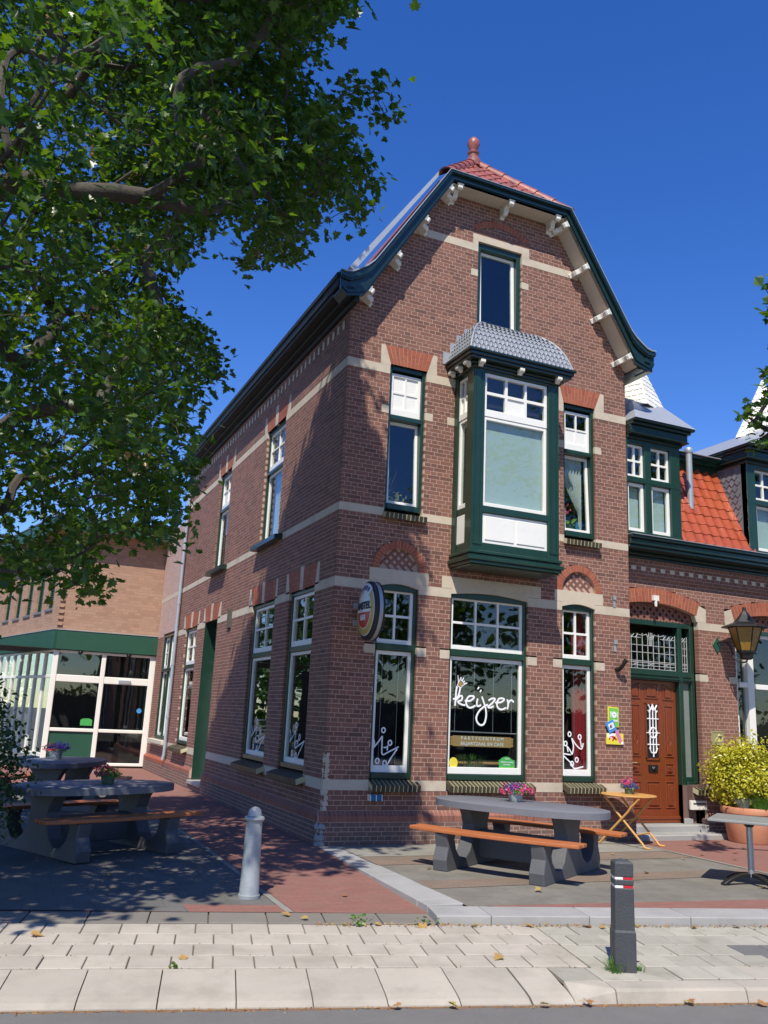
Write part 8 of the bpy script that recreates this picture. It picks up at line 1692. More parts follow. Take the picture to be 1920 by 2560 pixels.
CB = unpack("-741,-642,721;-750,-715,706;-786,-638,700;-781,58,841;-769,11,865;-817,19,856;-565,-687,628;-511,-595,559;-582,-616,619;-815,-156,739;-746,-178,737;-837,-235,753;-705,-321,514;-772,-353,553;-748,-402,572;-529,-422,371;-523,-456,337;-504,-402,355;-829,-709,857;-875,-689,856;-915,-699,854;-898,-330,798;-951,-330,788;-913,-367,791;-646,-461,1297;-651,-469,1288;-661,-434,1264;-288,-253,1262;-301,-265,1201;-299,-223,1168;-503,-688,1187;-499,-720,1196;-460,-654,1180;-734,-603,950;-677,-538,994;-842,-602,988;-911,-633,892;-870,-712,895;-878,-665,904;-911,-185,486;-891,-209,496;-887,-234,496;-586,-596,487;-640,-523,437;-644,-550,421;-761,-292,505;-718,-268,499;-685,-209,554;-938,-627,843;-865,-673,884;-896,-646,833;-541,60,649;-632,108,607;-505,56,666;-883,-709,817;-925,-667,763;-962,-669,738;-787,-345,1056;-759,-344,1144;-731,-325,1085;-265,-263,1085;-235,-342,1119;-222,-268,1084;-523,-655,1265;-526,-744,1261;-512,-651,1228;-858,-2,765;-852,7,774;-842,-12,784;-632,-404,1100;-624,-424,1082;-693,-466,1090;-992,-302,546;-956,-356,544;-915,-357,543;-875,-42,958;-846,-13,938;-806,-45,979;-704,-153,712;-697,-94,723;-732,-41,694;-595,-128,1101;-526,-170,1057;-528,-171,1064;-757,37,593;-737,46,592;-713,5,593;-579,-206,1153;-511,-237,1160;-527,-254,1173;-973,-143,899;-967,-114,931;-1024,-91,933;-603,-616,579;-542,-590,532;-546,-596,536;-636,-608,677;-657,-614,691;-585,-639,704;-773,-384,1250;-725,-448,1286;-744,-430,1281;-627,-154,271;-557,-100,243;-580,-86,300;-476,-627,631;-456,-633,630;-504,-587,654;-780,-607,588;-750,-460,575;-835,-565,530;-672,-224,1079;-615,-216,1106;-631,-239,1135;-1013,-59,786;-952,-83,810;-956,-149,802;-791,-123,891;-832,-129,926;-814,-28,914;-1030,-226,527;-951,-205,627;-986,-221,496;-739,-101,761;-786,-135,796;-755,-116,819;-671,-337,384;-675,-336,355;-717,-257,373;-661,-595,603;-644,-429,516;-750,-505,597;-774,-231,1002;-745,-275,1002;-660,-247,992;-829,-716,619;-825,-698,617;-800,-666,625;-829,-287,282;-809,-257,258;-815,-291,279;-523,-592,513;-588,-618,484;-550,-602,523;-607,-385,1167;-572,-538,1141;-535,-455,1211;-616,3,740;-580,52,839;-522,50,785;-576,-403,420;-536,-462,467;-653,-429,440;-768,-612,802;-779,-615,811;-760,-644,881;-682,-533,603;-697,-548,673;-657,-610,637;-950,-409,396;-925,-401,390;-935,-462,366;-266,-477,887;-307,-452,940;-321,-458,927;-777,-458,1233;-724,-461,1216;-765,-445,1272;-752,-207,512;-729,-183,560;-772,-201,546;-377,-520,1162;-457,-624,1193;-417,-587,1108;-491,-186,1029;-606,-165,1017;-561,-147,1072;-860,-427,679;-818,-441,641;-846,-398,689;-902,-141,825;-817,-172,879;-847,-182,822;-694,-193,1038;-677,-198,988;-725,-195,1012;-405,-656,943;-402,-691,907;-440,-717,930;-711,-175,603;-669,-17,577;-737,-87,530;-397,-315,1140;-386,-280,1163;-367,-312,1164;-915,-203,972;-922,-236,1018;-865,-251,933;-723,-195,1185;-660,-189,1169;-693,-174,1204;-710,-598,815;-652,-662,779;-666,-610,794;-840,-521,656;-860,-468,686;-783,-500,688;-516,-162,1146;-518,-98,1135;-461,-124,1133;-462,-307,285;-476,-415,372;-459,-389,274;-971,-228,1079;-994,-267,1056;-955,-279,1045;-803,-487,243;-703,-508,287;-760,-451,267;-574,-655,608;-634,-644,602;-575,-608,567;-523,-212,507;-472,-146,550;-521,-173,559;-377,-599,969;-367,-614,1016;-337,-550,907;-298,-493,826;-360,-576,953;-402,-620,1033;-393,-631,1050;-291,-478,822;-352,-559,958;-337,-539,946;-343,-548,970;-408,-648,1112;-403,-636,1106;-366,-579,1009;-353,-562,1009;-329,-514,951;-303,-472,879;-349,-562,1013;-305,-496,939;-368,-589,1108;-391,-648,1194;-308,-524,996;-365,-597,1144;-375,-580,1096;-351,-576,1095;-377,-599,1187;-357,-590,1157;-399,-646,1282;-363,-600,1208;-409,-639,1283;-335,-550,1124;-418,-647,1315;-339,-557,1185;-221,-387,941;-380,-592,1259;-223,-379,936;-387,-599,1338;-277,-459,1116;-323,-524,1201;-209,-359,934;-314,-498,1206;-231,-357,976;-322,-505,1225;-292,-483,1173;-228,-392,1059;-227,-386,1050;-277,-475,1196;-285,-459,1218;-207,-328,988;-209,-330,989;-232,-365,1092;-266,-411,1164;-336,-531,1346;-174,-309,999;-282,-456,1220;-298,-468,1286;-284,-443,1226;-268,-455,1248;-248,-429,1238;-255,-398,1207;-308,-571,927;-358,-629,1026;-283,-512,863;-342,-586,988;-359,-634,1098;-243,-472,855;-262,-486,878;-322,-553,979;-264,-473,901;-277,-484,932;-268,-475,937;-235,-431,864;-236,-454,920;-275,-501,987;-289,-508,1032;-344,-598,1211;-239,-455,965;-244,-468,991;-278,-480,1035;-232,-432,966;-283,-521,1125;-240,-423,970;-295,-532,1159;-281,-482,1087;-228,-443,1009;-277,-514,1165;-205,-381,936;-345,-582,1297;-312,-578,1309;-293,-510,1185;-219,-432,1052;-188,-373,1010;-221,-428,1090;-185,-377,992;-300,-534,1267;-218,-396,1074;-194,-384,1042;-245,-428,1134;-291,-512,1298;-279,-482,1254;-192,-368,1058;-281,-508,1272;-229,-446,1195;-239,-448,1205;-244,-461,1249;-169,-323,1038;-265,-475,1298;-257,-459,1252;-282,-559,902;-229,-497,823;-238,-496,826;-347,-639,1033;-277,-548,917;-300,-584,986;-280,-551,941;-233,-475,829;-285,-568,981;-300,-601,1057;-292,-585,1024;-286,-559,973;-275,-529,975;-297,-562,1019;-307,-574,1122;-229,-457,981;-323,-604,1225;-297,-557,1155;-286,-554,1178;-309,-597,1255;-190,-405,963;-191,-436,1049;-258,-530,1203;-212,-454,1081;-207,-434,1038;-200,-430,1057;-237,-486,1149;-277,-528,1240;-233,-502,1216;-263,-534,1257;-178,-406,1058;-250,-518,1256;-197,-419,1112;-192,-410,1088;-198,-420,1097;-199,-417,1091;-315,-648,1058;-209,-492,825;-286,-596,973;-264,-598,1025;-228,-535,896;-252,-540,1223;-255,-541,1224;-167,-414,1047;-230,-517,1261;-236,-517,1266;-357,-520,895;-328,-503,838;-350,-513,912;-303,-458,863;-408,-620,1115;-336,-497,935;-398,-590,1111;-404,-607,1151;-389,-568,1100;-312,-449,996;-348,-535,1093;-410,-615,1267;-289,-422,987;-322,-478,1101;-256,-394,958;-339,-519,1211;-334,-509,1211;-355,-531,1269;-320,-464,1205;-331,-495,1266;-237,-359,1012;-215,-313,988;-291,-422,1227;-280,-419,1189;-262,-393,1154;-306,-449,1320;-244,-350,1203;-216,-328,1132;-214,-319,1155;-241,-362,1227;-280,-415,1343;-185,-266,1109;-227,-342,1263;-197,-288,1169;-244,-371,1310;-408,-579,1044;-394,-548,1010;-339,-465,854;-344,-470,860;-365,-529,961;-390,-540,1009;-321,-431,912;-358,-518,1012;-315,-429,906;-387,-534,1119;-401,-567,1185;-284,-392,894;-330,-455,1008;-348,-504,1133;-273,-362,962;-269,-364,1018;-398,-563,1348;-291,-406,1112;-331,-455,1228;-270,-379,1090;-332,-459,1239;-365,-521,1366;-225,-296,1014;-283,-397,1193;-204,-252,1037;-200,-265,1036;-322,-436,1326;-236,-300,1151;-242,-338,1166;-252,-344,1199;-192,-242,1067;-314,-424,1373;-276,-391,1262;-297,-411,1368;-223,-302,1207;-278,-382,1337;-163,-211,1087;-356,-453,911;-326,-435,892;-333,-437,893;-407,-563,1113;-315,-420,933;-364,-496,1081;-327,-421,1001;-331,-419,1023;-408,-547,1209;-405,-532,1203;-316,-409,1026;-326,-432,1064;-305,-376,1108;-257,-303,967;-296,-364,1057;-326,-420,1178;-338,-428,1196;-257,-307,1027;-377,-485,1338;-320,-415,1219;-245,-283,1037;-334,-448,1280;-237,-295,1080;-239,-282,1099;-253,-312,1160;-332,-437,1362;-250,-302,1183;-255,-315,1254;-195,-210,1119;-359,-431,898;-387,-491,991;-359,-435,898;-355,-421,918;-315,-372,877;-350,-436,950;-346,-433,960;-355,-421,986;-404,-504,1143;-414,-534,1178;-317,-370,915;-357,-427,1078;-373,-474,1122;-381,-475,1151;-381,-489,1170;-392,-500,1227;-322,-387,1068;-317,-387,1063;-281,-332,1030;-404,-523,1332;-267,-309,1029;-312,-372,1150;-249,-266,998;-340,-406,1228;-328,-399,1359;-272,-303,1211;-270,-314,1188;-287,-345,1264;-268,-298,1223;-261,-298,1243;-205,-190,1104;-369,-431,939;-370,-433,941;-376,-442,968;-383,-448,999;-409,-485,1100;-408,-477,1129;-347,-396,998;-330,-376,964;-414,-504,1197;-413,-491,1190;-321,-364,1003;-336,-360,1076;-298,-299,975;-331,-379,1060;-392,-462,1215;-368,-439,1170;-387,-461,1263;-400,-474,1285;-310,-326,1101;-392,-458,1311;-359,-416,1305;-336,-364,1239;-371,-438,1363;-370,-429,1350;-333,-383,1304;-341,-374,1360;-253,-232,1159;-264,-276,1178;-318,-345,1353;-250,-254,1194;-319,-360,1371;-289,-316,1310;-367,-405,935;-390,-416,1004;-361,-368,959;-390,-412,1033;-387,-413,1049;-359,-372,1009;-344,-360,952;-380,-395,1096;-406,-446,1146;-382,-412,1130;-388,-428,1187;-356,-385,1148;-342,-365,1164;-392,-425,1274;-300,-282,1037;-404,-432,1335;-275,-242,1031;-334,-328,1177;-292,-260,1058;-349,-352,1236;-329,-323,1227;-317,-326,1181;-328,-324,1278;-342,-358,1302;-312,-319,1257;-341,-354,1338;-362,-394,1394;-312,-314,1315;-343,-342,1369;-356,-338,903;-377,-365,960;-374,-357,935;-405,-403,1057;-402,-421,1090;-364,-358,997;-373,-367,1021;-388,-398,1074;-407,-420,1148;-406,-422,1158;-363,-354,1069;-352,-330,1074;-355,-331,1095;-413,-436,1252;-312,-274,1026;-373,-364,1183;-363,-364,1243;-344,-335,1184;-299,-246,1112;-314,-282,1138;-255,-181,1073;-293,-250,1146;-320,-275,1225;-269,-218,1120;-408,-391,1037;-411,-406,1038;-412,-400,1105;-373,-348,996;-366,-334,1011;-354,-303,995;-375,-353,1029;-375,-324,1086;-390,-350,1119;-393,-366,1134;-415,-405,1238;-356,-314,1133;-310,-226,1054;-381,-340,1232;-342,-301,1155;-304,-218,1055;-421,-397,1391;-401,-385,1321;-392,-378,1337;-392,-364,1331;-358,-305,1297;-318,-255,1202;-309,-241,1255;-243,-146,1116;-377,-292,954;-384,-331,1071;-397,-327,1198;-413,-371,1248;-407,-370,1251;-308,-193,1048;-337,-254,1143;-353,-271,1196;-328,-218,1138;-339,-245,1177;-360,-277,1243;-415,-363,1397;-402,-338,1371;-365,-283,1308;-364,-293,1340;-256,-132,1110;-374,-283,949;-421,-347,1070;-391,-301,1035;-384,-278,1033;-379,-284,1037;-382,-282,1061;-403,-330,1186;-414,-345,1202;-322,-187,1038;-359,-264,1142;-390,-305,1216;-417,-344,1312;-387,-308,1233;-340,-225,1143;-318,-197,1115;-377,-265,1300;-417,-342,1402;-402,-327,1355;-362,-239,1288;-334,-203,1219;-310,-187,1210;-404,-294,1046;-403,-277,1065;-372,-253,1028;-369,-237,1021;-387,-255,1112;-396,-287,1134;-408,-294,1157;-342,-194,1035;-346,-208,1070;-380,-244,1206;-400,-285,1264;-334,-189,1146;-301,-125,1097;-316,-135,1144;-385,-251,1312;-311,-151,1130;-335,-187,1218;-399,-233,1089;-372,-190,1074;-368,-197,1135;-391,-222,1203;-415,-269,1302;-414,-285,1296;-398,-233,1260;-393,-215,1096;-381,-172,1067;-384,-181,1110;-394,-193,1185;-354,-143,1071;-419,-250,1277;-377,-184,1169;-370,-174,1246;-419,-210,1120;-376,-136,1063;-355,-102,1127;-395,-183,1256;-356,-128,1165;-383,-145,1224;-409,-157,1028;-402,-160,1048;-414,-162,1110;-384,-112,1143;-407,-147,1263;-394,-95,1120;-410,-124,1184;-401,-137,1178;-382,-92,1153;-396,-88,1123;-373,-58,1158;-415,-78,1096;-413,-81,1119;-421,-93,1161;-397,-12,1165;-619,-605,480;-535,-477,296;-653,-670,601;-676,-657,634;-551,-434,276;-574,-460,379;-717,-664,764;-587,-464,432;-571,-283,328;-848,-713,1021;-717,-487,689;-611,-317,431;-744,-506,790;-517,-183,250;-636,-291,498;-541,-131,272;-822,-585,1010;-560,-130,300;-688,-334,642;-538,-98,312;-552,-46,311;-728,-312,747;-603,-107,418;-736,-275,782;-676,-184,662;-770,-274,833;-736,-216,749;-788,-311,898;-583,52,406;-809,-280,972;-690,-74,681;-642,79,514;-765,-92,842;-772,-88,883;-838,-202,1045;-715,35,702;-627,-632,562;-549,-460,353;-740,-738,826;-527,-376,322;-623,-547,599;-563,-392,398;-603,-436,507;-752,-678,928;-699,-515,728;-585,-334,443;-526,-231,346;-597,-328,477;-610,-340,568;-591,-291,462;-559,-210,425;-628,-288,586;-504,-87,288;-710,-417,827;-610,-164,504;-591,-172,530;-551,-50,366;-649,-199,650;-533,2,336;-582,-77,482;-758,-357,935;-813,-396,1044;-577,-30,461;-696,-175,752;-640,-56,582;-607,-14,556;-561,69,410;-678,-93,721;-718,-88,769;-595,54,517;-687,-4,707;-734,-73,871;-606,157,529;-522,-572,435;-599,-654,562;-625,-665,657;-559,-529,466;-668,-707,797;-651,-667,708;-687,-659,828;-596,-545,620;-656,-554,701;-579,-476,575;-533,-364,454;-673,-557,795;-473,-222,275;-753,-644,1006;-716,-600,918;-598,-305,605;-695,-431,820;-612,-294,643;-720,-456,874;-497,-108,371;-475,-29,274;-612,-220,641;-775,-466,1000;-652,-257,724;-522,-54,418;-501,12,356;-591,-139,570;-752,-344,974;-556,-43,465;-619,-120,673;-713,-215,861;-524,89,428;-743,-243,983;-711,-154,859;-656,-59,771;-633,14,658;-685,-60,815;-692,-45,804;-711,-86,903;-620,111,622;-621,-738,703;-507,-489,451;-599,-591,689;-609,-543,712;-647,-579,776;-708,-636,955;-530,-388,534;-655,-537,816;-505,-225,420;-436,-107,304;-701,-475,941;-750,-542,1027;-724,-471,961;-636,-347,751;-680,-369,869;-732,-461,1016;-583,-164,607;-653,-314,833;-651,-272,805;-671,-281,844;-673,-264,861;-541,-62,544;-636,-218,804;-572,-99,636;-632,-94,727;-574,-38,620;-552,60,554;-663,-76,823;-697,-152,937;-752,-183,1031;-682,-108,893;-650,10,787;-574,87,633;-503,-537,476;-453,-429,392;-669,-716,925;-568,-516,701;-601,-571,794;-661,-404,883;-662,-340,896;-571,-162,690;-505,-46,553;-474,-4,461;-568,-6,657;-689,-197,1006;-525,99,556;-647,-48,872;-511,141,531;-470,-459,513;-598,-659,862;-585,-608,813;-622,-625,869;-661,-673,970;-646,-641,972;-484,-241,539;-617,-413,904;-587,-281,765;-650,-276,961;-484,67,548;-644,-104,950;-496,-30,693;-479,33,614;-604,-98,946;-487,-413,677;-532,-405,851;-516,-41,836;-536,-711,988;-530,-664,951;-513,-221,961;-423,-600,822;-513,-606,1008;-376,-658,846;-392,-625,852;-467,-698,1045;-414,-460,929;-418,-653,1000;-389,-458,919;-357,-373,861")
MAPLE = thing('maple_tree', 'big spreading maple tree whose green branches hang over the left side', 'tree', (-6.7, -3.1, 0))
base_nodes = [(-6.7, -3.1, -.1), (-6.66, -3.12, 1.2), (-6.6, -3.16, 2.5), (-6.5, -3.2, 3.8), (-6.3, -3.3, 5.2), (-6.0, -3.4, 6.6), (-5.8, -3.5, 8.0), (-5.7, -3.5, 9.4)]
ND, par = skeleton(base_nodes, np.vstack([CA, CB]), [-1, 0, 1, 2, 3, 4, 5, 6])
par[0] = 0
tree_wood(ND, par, MAPLE, .24, 8, .005, .62)
def crown_leaves(C_, per, spread, size, out_from, up=.85):
    n = len(C_)*per
    P = np.repeat(C_, per, axis=0)+nr_.normal(size=(n, 3))*np.array(spread)
    nrm = nr_.normal(size=(n, 3))*.55+np.array([-.12, -.2, up])
    o = P-out_from; o /= np.linalg.norm(o, axis=1, keepdims=True)
    nrm += o*.35
    return P, nrm, nr_.uniform(size*.65, size*1.2, n)
PA, NA, SA_ = crown_leaves(CA, 20, (.115, .115, .085), .092, np.array([-5.6, -3.6, 7.]))
PB, NB_, SB_ = crown_leaves(CB, 20, (.22, .22, .17), .15, np.array([-5.6, -3.6, 7.]))
# the nearest leaves are objects of their own, the rest one mass
dd = np.linalg.norm(PA-np.array(CAM), axis=1); rel = PA-np.array(CAM)
Rm_ = np.array([list(r_), list(d_), list(f_)]); q3 = rel @ Rm_.T
vis = (np.abs(q3[:, 0]/q3[:, 2]) < .44) & (np.abs(q3[:, 1]/q3[:, 2]) < .58)
order = np.argsort(np.where(vis, dd/SA_, 1e9))
own = order[:300]; rest = np.setdiff1d(np.arange(len(PA)), own)
leaves_mesh('foliage', np.vstack([PA[rest], PB]), np.vstack([NA[rest], NB_]), np.concatenate([SA_[rest], SB_]), 'leaf', MAPLE, (LT_V, LT_F))
lme = bpy.data.meshes.new('leaf'); lme.from_pydata([tuple(v) for v in LT_V], [], [tuple(int(i) for i in f) for f in LT_F]); lme.materials.append(MT['leaf'])
RR = rot_from(NA[own], nr_.uniform(0, 2*PI, 300)); bw = WL[MAPLE.name]
for i, k in enumerate(own):
    o = bpy.data.objects.new('leaf', lme); COL.objects.link(o); o.parent = MAPLE
    mt = Matrix(RR[i].tolist()).to_4x4() @ Matrix.Scale(float(SA_[k]), 4); mt.translation = Vector(PA[k])-bw; o.matrix_local = mt
# hanging bunches of pale seeds
sel = nr_.choice(len(CA), 130, replace=False); n = 130*12
P = np.repeat(CA[sel], 12, axis=0)+nr_.normal(size=(n, 3))*np.array([.035, .035, .06])-np.array([0, 0, .10])
leaves_mesh('seed_bunches', P, nr_.normal(size=(n, 3)), nr_.uniform(.03, .05, n), 'seed', MAPLE, (OV_V, OV_F))
# second maple, mostly outside the right edge
RT = thing('maple_tree', 'maple tree standing off the right edge with a few leafy twigs in view', 'tree', (9.0, -5.6, 0))
RCL = np.array([(3.48, -4.24, 5.38), (3.6, -4.21, 5.32), (3.85, -4.06, 5.54), (3.82, -4.16, 5.4), (3.54, -4.23, 5.24), (3.75, -4.16, 5.28), (3.58, -4.02, 5.44), (3.62, -4.38, 5.47), (3.9, -4.01, 5.2), (3.61, -4.19, 5.02), (3.81, -4.18, 5.09), (3.75, -3.99, 5.06), (3.85, -4.24, 5.2), (3.86, -4.22, 5.41), (3.5, -4.57, 6.84), (3.65, -4.51, 6.83), (3.39, -4.67, 6.54), (3.6, -4.57, 6.56), (3.77, -4.3, 5.93), (3.65, -4.46, 5.77), (3.52, -4.51, 5.63), (3.64, -4.59, 6.98), (3.63, -4.55, 5.96), (3.69, -4.39, 5.6), (4.03, -4.23, 5.64), (3.84, -4.41, 5.8), (3.59, -4.75, 6.58), (4.05, -4.11, 5.12)])
rest_ = np.array([9.2, -5.2, 7.2])+nr_.normal(size=(70, 3))*np.array([1.5, 1.5, 1.6])
kk = [i for i, p in enumerate(rest_) if p[2] > 3.5 and ((p-np.array(CAM)) @ np.array(list(r_)))/((p-np.array(CAM)) @ np.array(list(f_))) > .50]
rest_ = rest_[kk]
ND, par = skeleton([(9.0, -5.6, -.1), (9.0, -5.6, 1.5), (9.05, -5.5, 3.2), (9.1, -5.4, 5.0), (9.2, -5.3, 6.8)], np.vstack([RCL, rest_]), [-1, 0, 1, 2, 3]); par[0] = 0
tree_wood(ND, par, RT, .10, 5, .004, .75)
P1, N1, S1 = crown_leaves(RCL, 6, (.07, .07, .07), .115, np.array([9.2, -5.2, 6.]))
P2, N2, S2 = crown_leaves(rest_, 70, (.4, .4, .3), .15, np.array([9.2, -5.2, 6.]))
leaves_mesh('foliage', np.vstack([P1, P2]), np.vstack([N1, N2]), np.concatenate([S1, S2]), 'leaf', RT, (LT_V, LT_F))
# trees across the road, seen as reflections in the shop windows
for i, (x, y, h_) in enumerate([(6, -31, 11), (12, -29, 12), (18, -31, 10.5), (24, -28, 12.5), (31, -30, 11), (-4, -32, 12), (37, -31, 11)]):
    o = thing('street_tree', 'broad green tree number of the row across the road, reflected in the front windows', 'tree', (x, y, 0), 0, 'trees across the road'); o['label'] = 'broad green tree across the road, reflected in the shop windows'
    g = np.random.default_rng(50+i); cl = np.array([x, y, h_*.58])+g.normal(size=(70, 3))*np.array([1.7, 1.2, 2.3]); cl[:, 2] = np.maximum(cl[:, 2], 1.2); P = np.repeat(cl, 22, axis=0)+g.normal(size=(1540, 3))*.5
    leaves_mesh('crown', P, g.normal(size=(1540, 3))+np.array([0, 0, .8]), g.uniform(.3, .6, 1540), 'leaf', o, (OV_V, OV_F))
    mb = MB(); mb.tube([(x, y, -.1), (x+.1, y, 2.5), (x, y+.1, h_*.6)], [.25, .2, .08], 8)
    for q in range(6): mb.tube([(x, y, 2.2+.4*q), tuple(cl[q*3])], [.09, .03], 5)
    mb.build('trunk', 'bark', o, smooth=True)
HG = thing('hedge', 'long clipped hedge added across the road to darken the shop window reflections', 'hedge', (14, -26.5, 0))  # unseen hedge, added so the low shop panes reflect something dark
mb = MB(); mb.box(-12, 44, -27.1, -26.2, -.05, 2.3); mb.build('inner_growth', 'soil', HG)
n = 5200; P = np.stack([nr_.uniform(-12, 44, n), np.where(nr_.random(n) < .7, -26.15, nr_.uniform(-27.1, -26.2, n)), nr_.uniform(0, 2.4, n)], 1); P[:, 2] = np.where(P[:, 1] < -26.16, 2.35, P[:, 2])
leaves_mesh('foliage', P+nr_.normal(size=(n, 3))*.06, nr_.normal(size=(n, 3))*.6+np.array([0, .6, .5]), nr_.uniform(.12, .25, n), 'bush', HG, (OV_V, OV_F))
HB = thing('hedge', 'high hedge added out of view to darken the porch pane reflections', 'hedge', (-13, 27, 0))  # out of view, added to darken what the porch glass mirrors
mb = MB(); mb.extr([(-7.5, 22, -.05), (-24, 30, -.05), (-24, 31, -.05), (-7.2, 23, -.05)], (0, 0, 3.4)); mb.build('inner_growth', 'soil', HB)
n = 3000; t__ = nr_.uniform(0, 1, n); P = np.stack([-7.5-16.5*t__, 22+8*t__-.06, nr_.uniform(0, 3.5, n)], 1); leaves_mesh('foliage', P+nr_.normal(size=(n, 3))*.08, nr_.normal(size=(n, 3))*.6+np.array([-.3, -.6, .5]), nr_.uniform(.14, .28, n), 'bush', HB, (OV_V, OV_F))
for i, (x, y, h_) in enumerate([(-9.5, 33, 8), (-14, 37, 9), (-19, 35, 8.5), (-24, 30, 9)]):  # unseen trees, added so side windows mirror foliage instead of bright horizon
    o = thing('reflection_tree', 'leafy tree added out of view to darken the side window reflections', 'tree', (x, y, 0), 0, 'trees added for the side window reflections')
    g = np.random.default_rng(80+i); cl = np.array([x, y, h_*.52])+g.normal(size=(70, 3))*np.array([1.5, 1.5, 2.0]); cl[:, 2] = np.maximum(cl[:, 2], .8); P = np.repeat(cl, 20, axis=0)+g.normal(size=(1400, 3))*.5
    leaves_mesh('crown', P, g.normal(size=(1400, 3))+np.array([0, 0, .8]), g.uniform(.3, .6, 1400), 'leaf', o, (OV_V, OV_F))
    mb = MB(); mb.tube([(x, y, -.1), (x+.1, y, 2.5), (x, y+.1, h_*.6)], [.22, .18, .07], 8); mb.build('trunk', 'bark', o, smooth=True)
# dark shrub at the left edge
def shrub(o, c, rad, n, size, mat, up=.4, tm=(OV_V, OV_F), seed=3, clumps=40, zmin=None, nstem=14):
    g = np.random.default_rng(seed)
    u = g.normal(size=(clumps, 3)); u /= np.linalg.norm(u, axis=1, keepdims=True); cc = np.array(c)+u*np.array(rad)*g.uniform(.55, .95, (clumps, 1))
    P = cc[g.integers(0, clumps, n)]+g.normal(size=(n, 3))*np.array(rad)*.17
    if zmin is not None: P = P[P[:, 2] > zmin]
    n = len(P); nr = g.normal(size=(n, 3))*.6+np.array([0, 0, up])+(P-np.array(c))/np.array(rad)*.7
    leaves_mesh('foliage', P, nr, g.uniform(size*.6, size*1.25, n), mat, o, tm)
    mb = MB()
    for k in range(nstem):
        q = cc[k]; b = Vector((c[0]+.06*math.cos(k*2.4), c[1]+.06*math.sin(k*2.4), c[2]-rad[2]*.98)); mb.tube(smoothpath([b, b.lerp(Vector(q), .5)+Vector((0, 0, .08)), Vector(q)], 3), [.012]*7 if False else .009, 5)
    mb.build('stem', 'bark', o, smooth=True)
BU = thing('shrub', 'dark leafy shrub at the left edge in front of the shaded picnic table', 'shrub', (-4.35, -.75, 0))
shrub(BU, (-4.42, -.75, .95), (.66, .7, 1.0), 5200, .062, 'bush', clumps=70, zmin=.03)
# golden shrub and grasses in the planter
EU = thing('golden_shrub', 'bright golden leafed shrub growing in the terracotta pot', 'shrub', (7.16, -.30, .5))
shrub(EU, (7.24, -.30, 1.03), (.66, .46, .54), 11500, .055, 'euonymus', up=.5, clumps=90, zmin=.53, seed=5)
def grass_tuft(o, c, n, h, spread, mat, seed, name='blades', lean=.5, wd=.004):
    g = random.Random(seed); V = []; F = []
    for i in range(n):
        an = g.uniform(0, 2*PI); r0 = g.uniform(0, spread); b = Vector((c[0]+r0*math.cos(an), c[1]+r0*math.sin(an), c[2])); hh = h*g.uniform(.6, 1.1)
        d = Vector((math.cos(an+g.uniform(-.6, .6)), math.sin(an+g.uniform(-.6, .6)), 0))*hh*lean*g.uniform(.3, 1.2); s_ = Vector((-d.y, d.x, 0)); s_ = s_.normalized()*wd if s_.length > 0 else Vector((wd, 0, 0))
        k = len(V); m1 = b+d*.35+Vector((0, 0, hh*.6)); tp = b+d+Vector((0, 0, hh))
        V += [b-s_, b+s_, m1-s_*.8, m1+s_*.8, tp]; F += [(k, k+1, k+3), (k, k+3, k+2), (k+2, k+3, k+4)]
    return arrays_obj(name, np.array([tuple(v) for v in V]), np.array(F), mat, o, 'stuff')
BF = thing('grass_plant', 'silvery blue tuft of grass hanging over the rim of the terracotta pot', 'grass', (6.86, -.58, .5)); grass_tuft(BF, (6.88, -.60, .50), 260, .22, .07, 'bluegrass', 3, lean=1.0, wd=.0025)
LV = thing('grass_plant', 'green bushy tuft with thin leaves at the front of the terracotta pot', 'plant', (7.12, -.72, .5)); grass_tuft(LV, (7.10, -.70, .50), 520, .24, .16, 'grass', 4, lean=.55, wd=.004)
WP = thing('grass_plant', 'spiky green grass arching over the wooden log behind the shop window', 'grass', (2.45, .22, 1.0)); grass_tuft(WP, (2.45, .36, 1.0), 230, .20, .17, 'grass', 6, lean=.6, wd=.006)
# flower pots
def flowers(label, c, pot, cols, h=.13, r=.085, n=150, sq=1., seed=1, potlab='pot', leafy=160):
    o = thing('flower_pot', label, 'flower pot', tuple(c)); g = np.random.default_rng(seed)
    mb = MB(); mb.lathe([(r*.72, 0), (r*.78, .008), (r*.92, h*.8), (r*1.0, h*.82), (r*1.02, h), (r*.95, h), (r*.9, h*.85)], c, 20); mb.build('pot', pot, o, smooth=True)
    def dome(k, zr): 
        u = g.normal(size=(k, 3)); u[:, 2] = np.abs(u[:, 2])*.8+.05; u /= np.linalg.norm(u, axis=1, keepdims=True)
        return np.array(c)+np.array([0, 0, h*.85])+u*np.array([r*1.55, r*1.55, zr])*g.uniform(.65, 1.05, (k, 1)), u
    P, u = dome(leafy, .10); leaves_mesh('foliage', P, u+g.normal(size=P.shape)*.5, g.uniform(.02, .04, leafy), 'grass', o, (OV_V, OV_F))
    for mt_, frac, off, sz in cols:
        k = int(n*frac); P, u = dome(k, .12); P = P+np.array(off)
        P5 = np.repeat(P, 5, axis=0); u5 = np.repeat(u, 5, axis=0)+g.normal(size=(k*5, 3))*.45
        leaves_mesh('petals', P5+g.normal(size=P5.shape)*.004, u5, g.uniform(sz*.7, sz*1.2, k*5), mt_, o, (OV_V, OV_F))
    return o
flowers('tin pot of violet and pink flowers on the sunlit oval picnic table', (1.87, -1.80, .742), 'tray', [('petal_violet', .55, (0, 0, .015), .020), ('petal_pink', .30, (.07, -.03, 0), .030), ('petal_pink', .22, (-.08, .03, 0), .030)], h=.12, r=.10, n=120, seed=2)
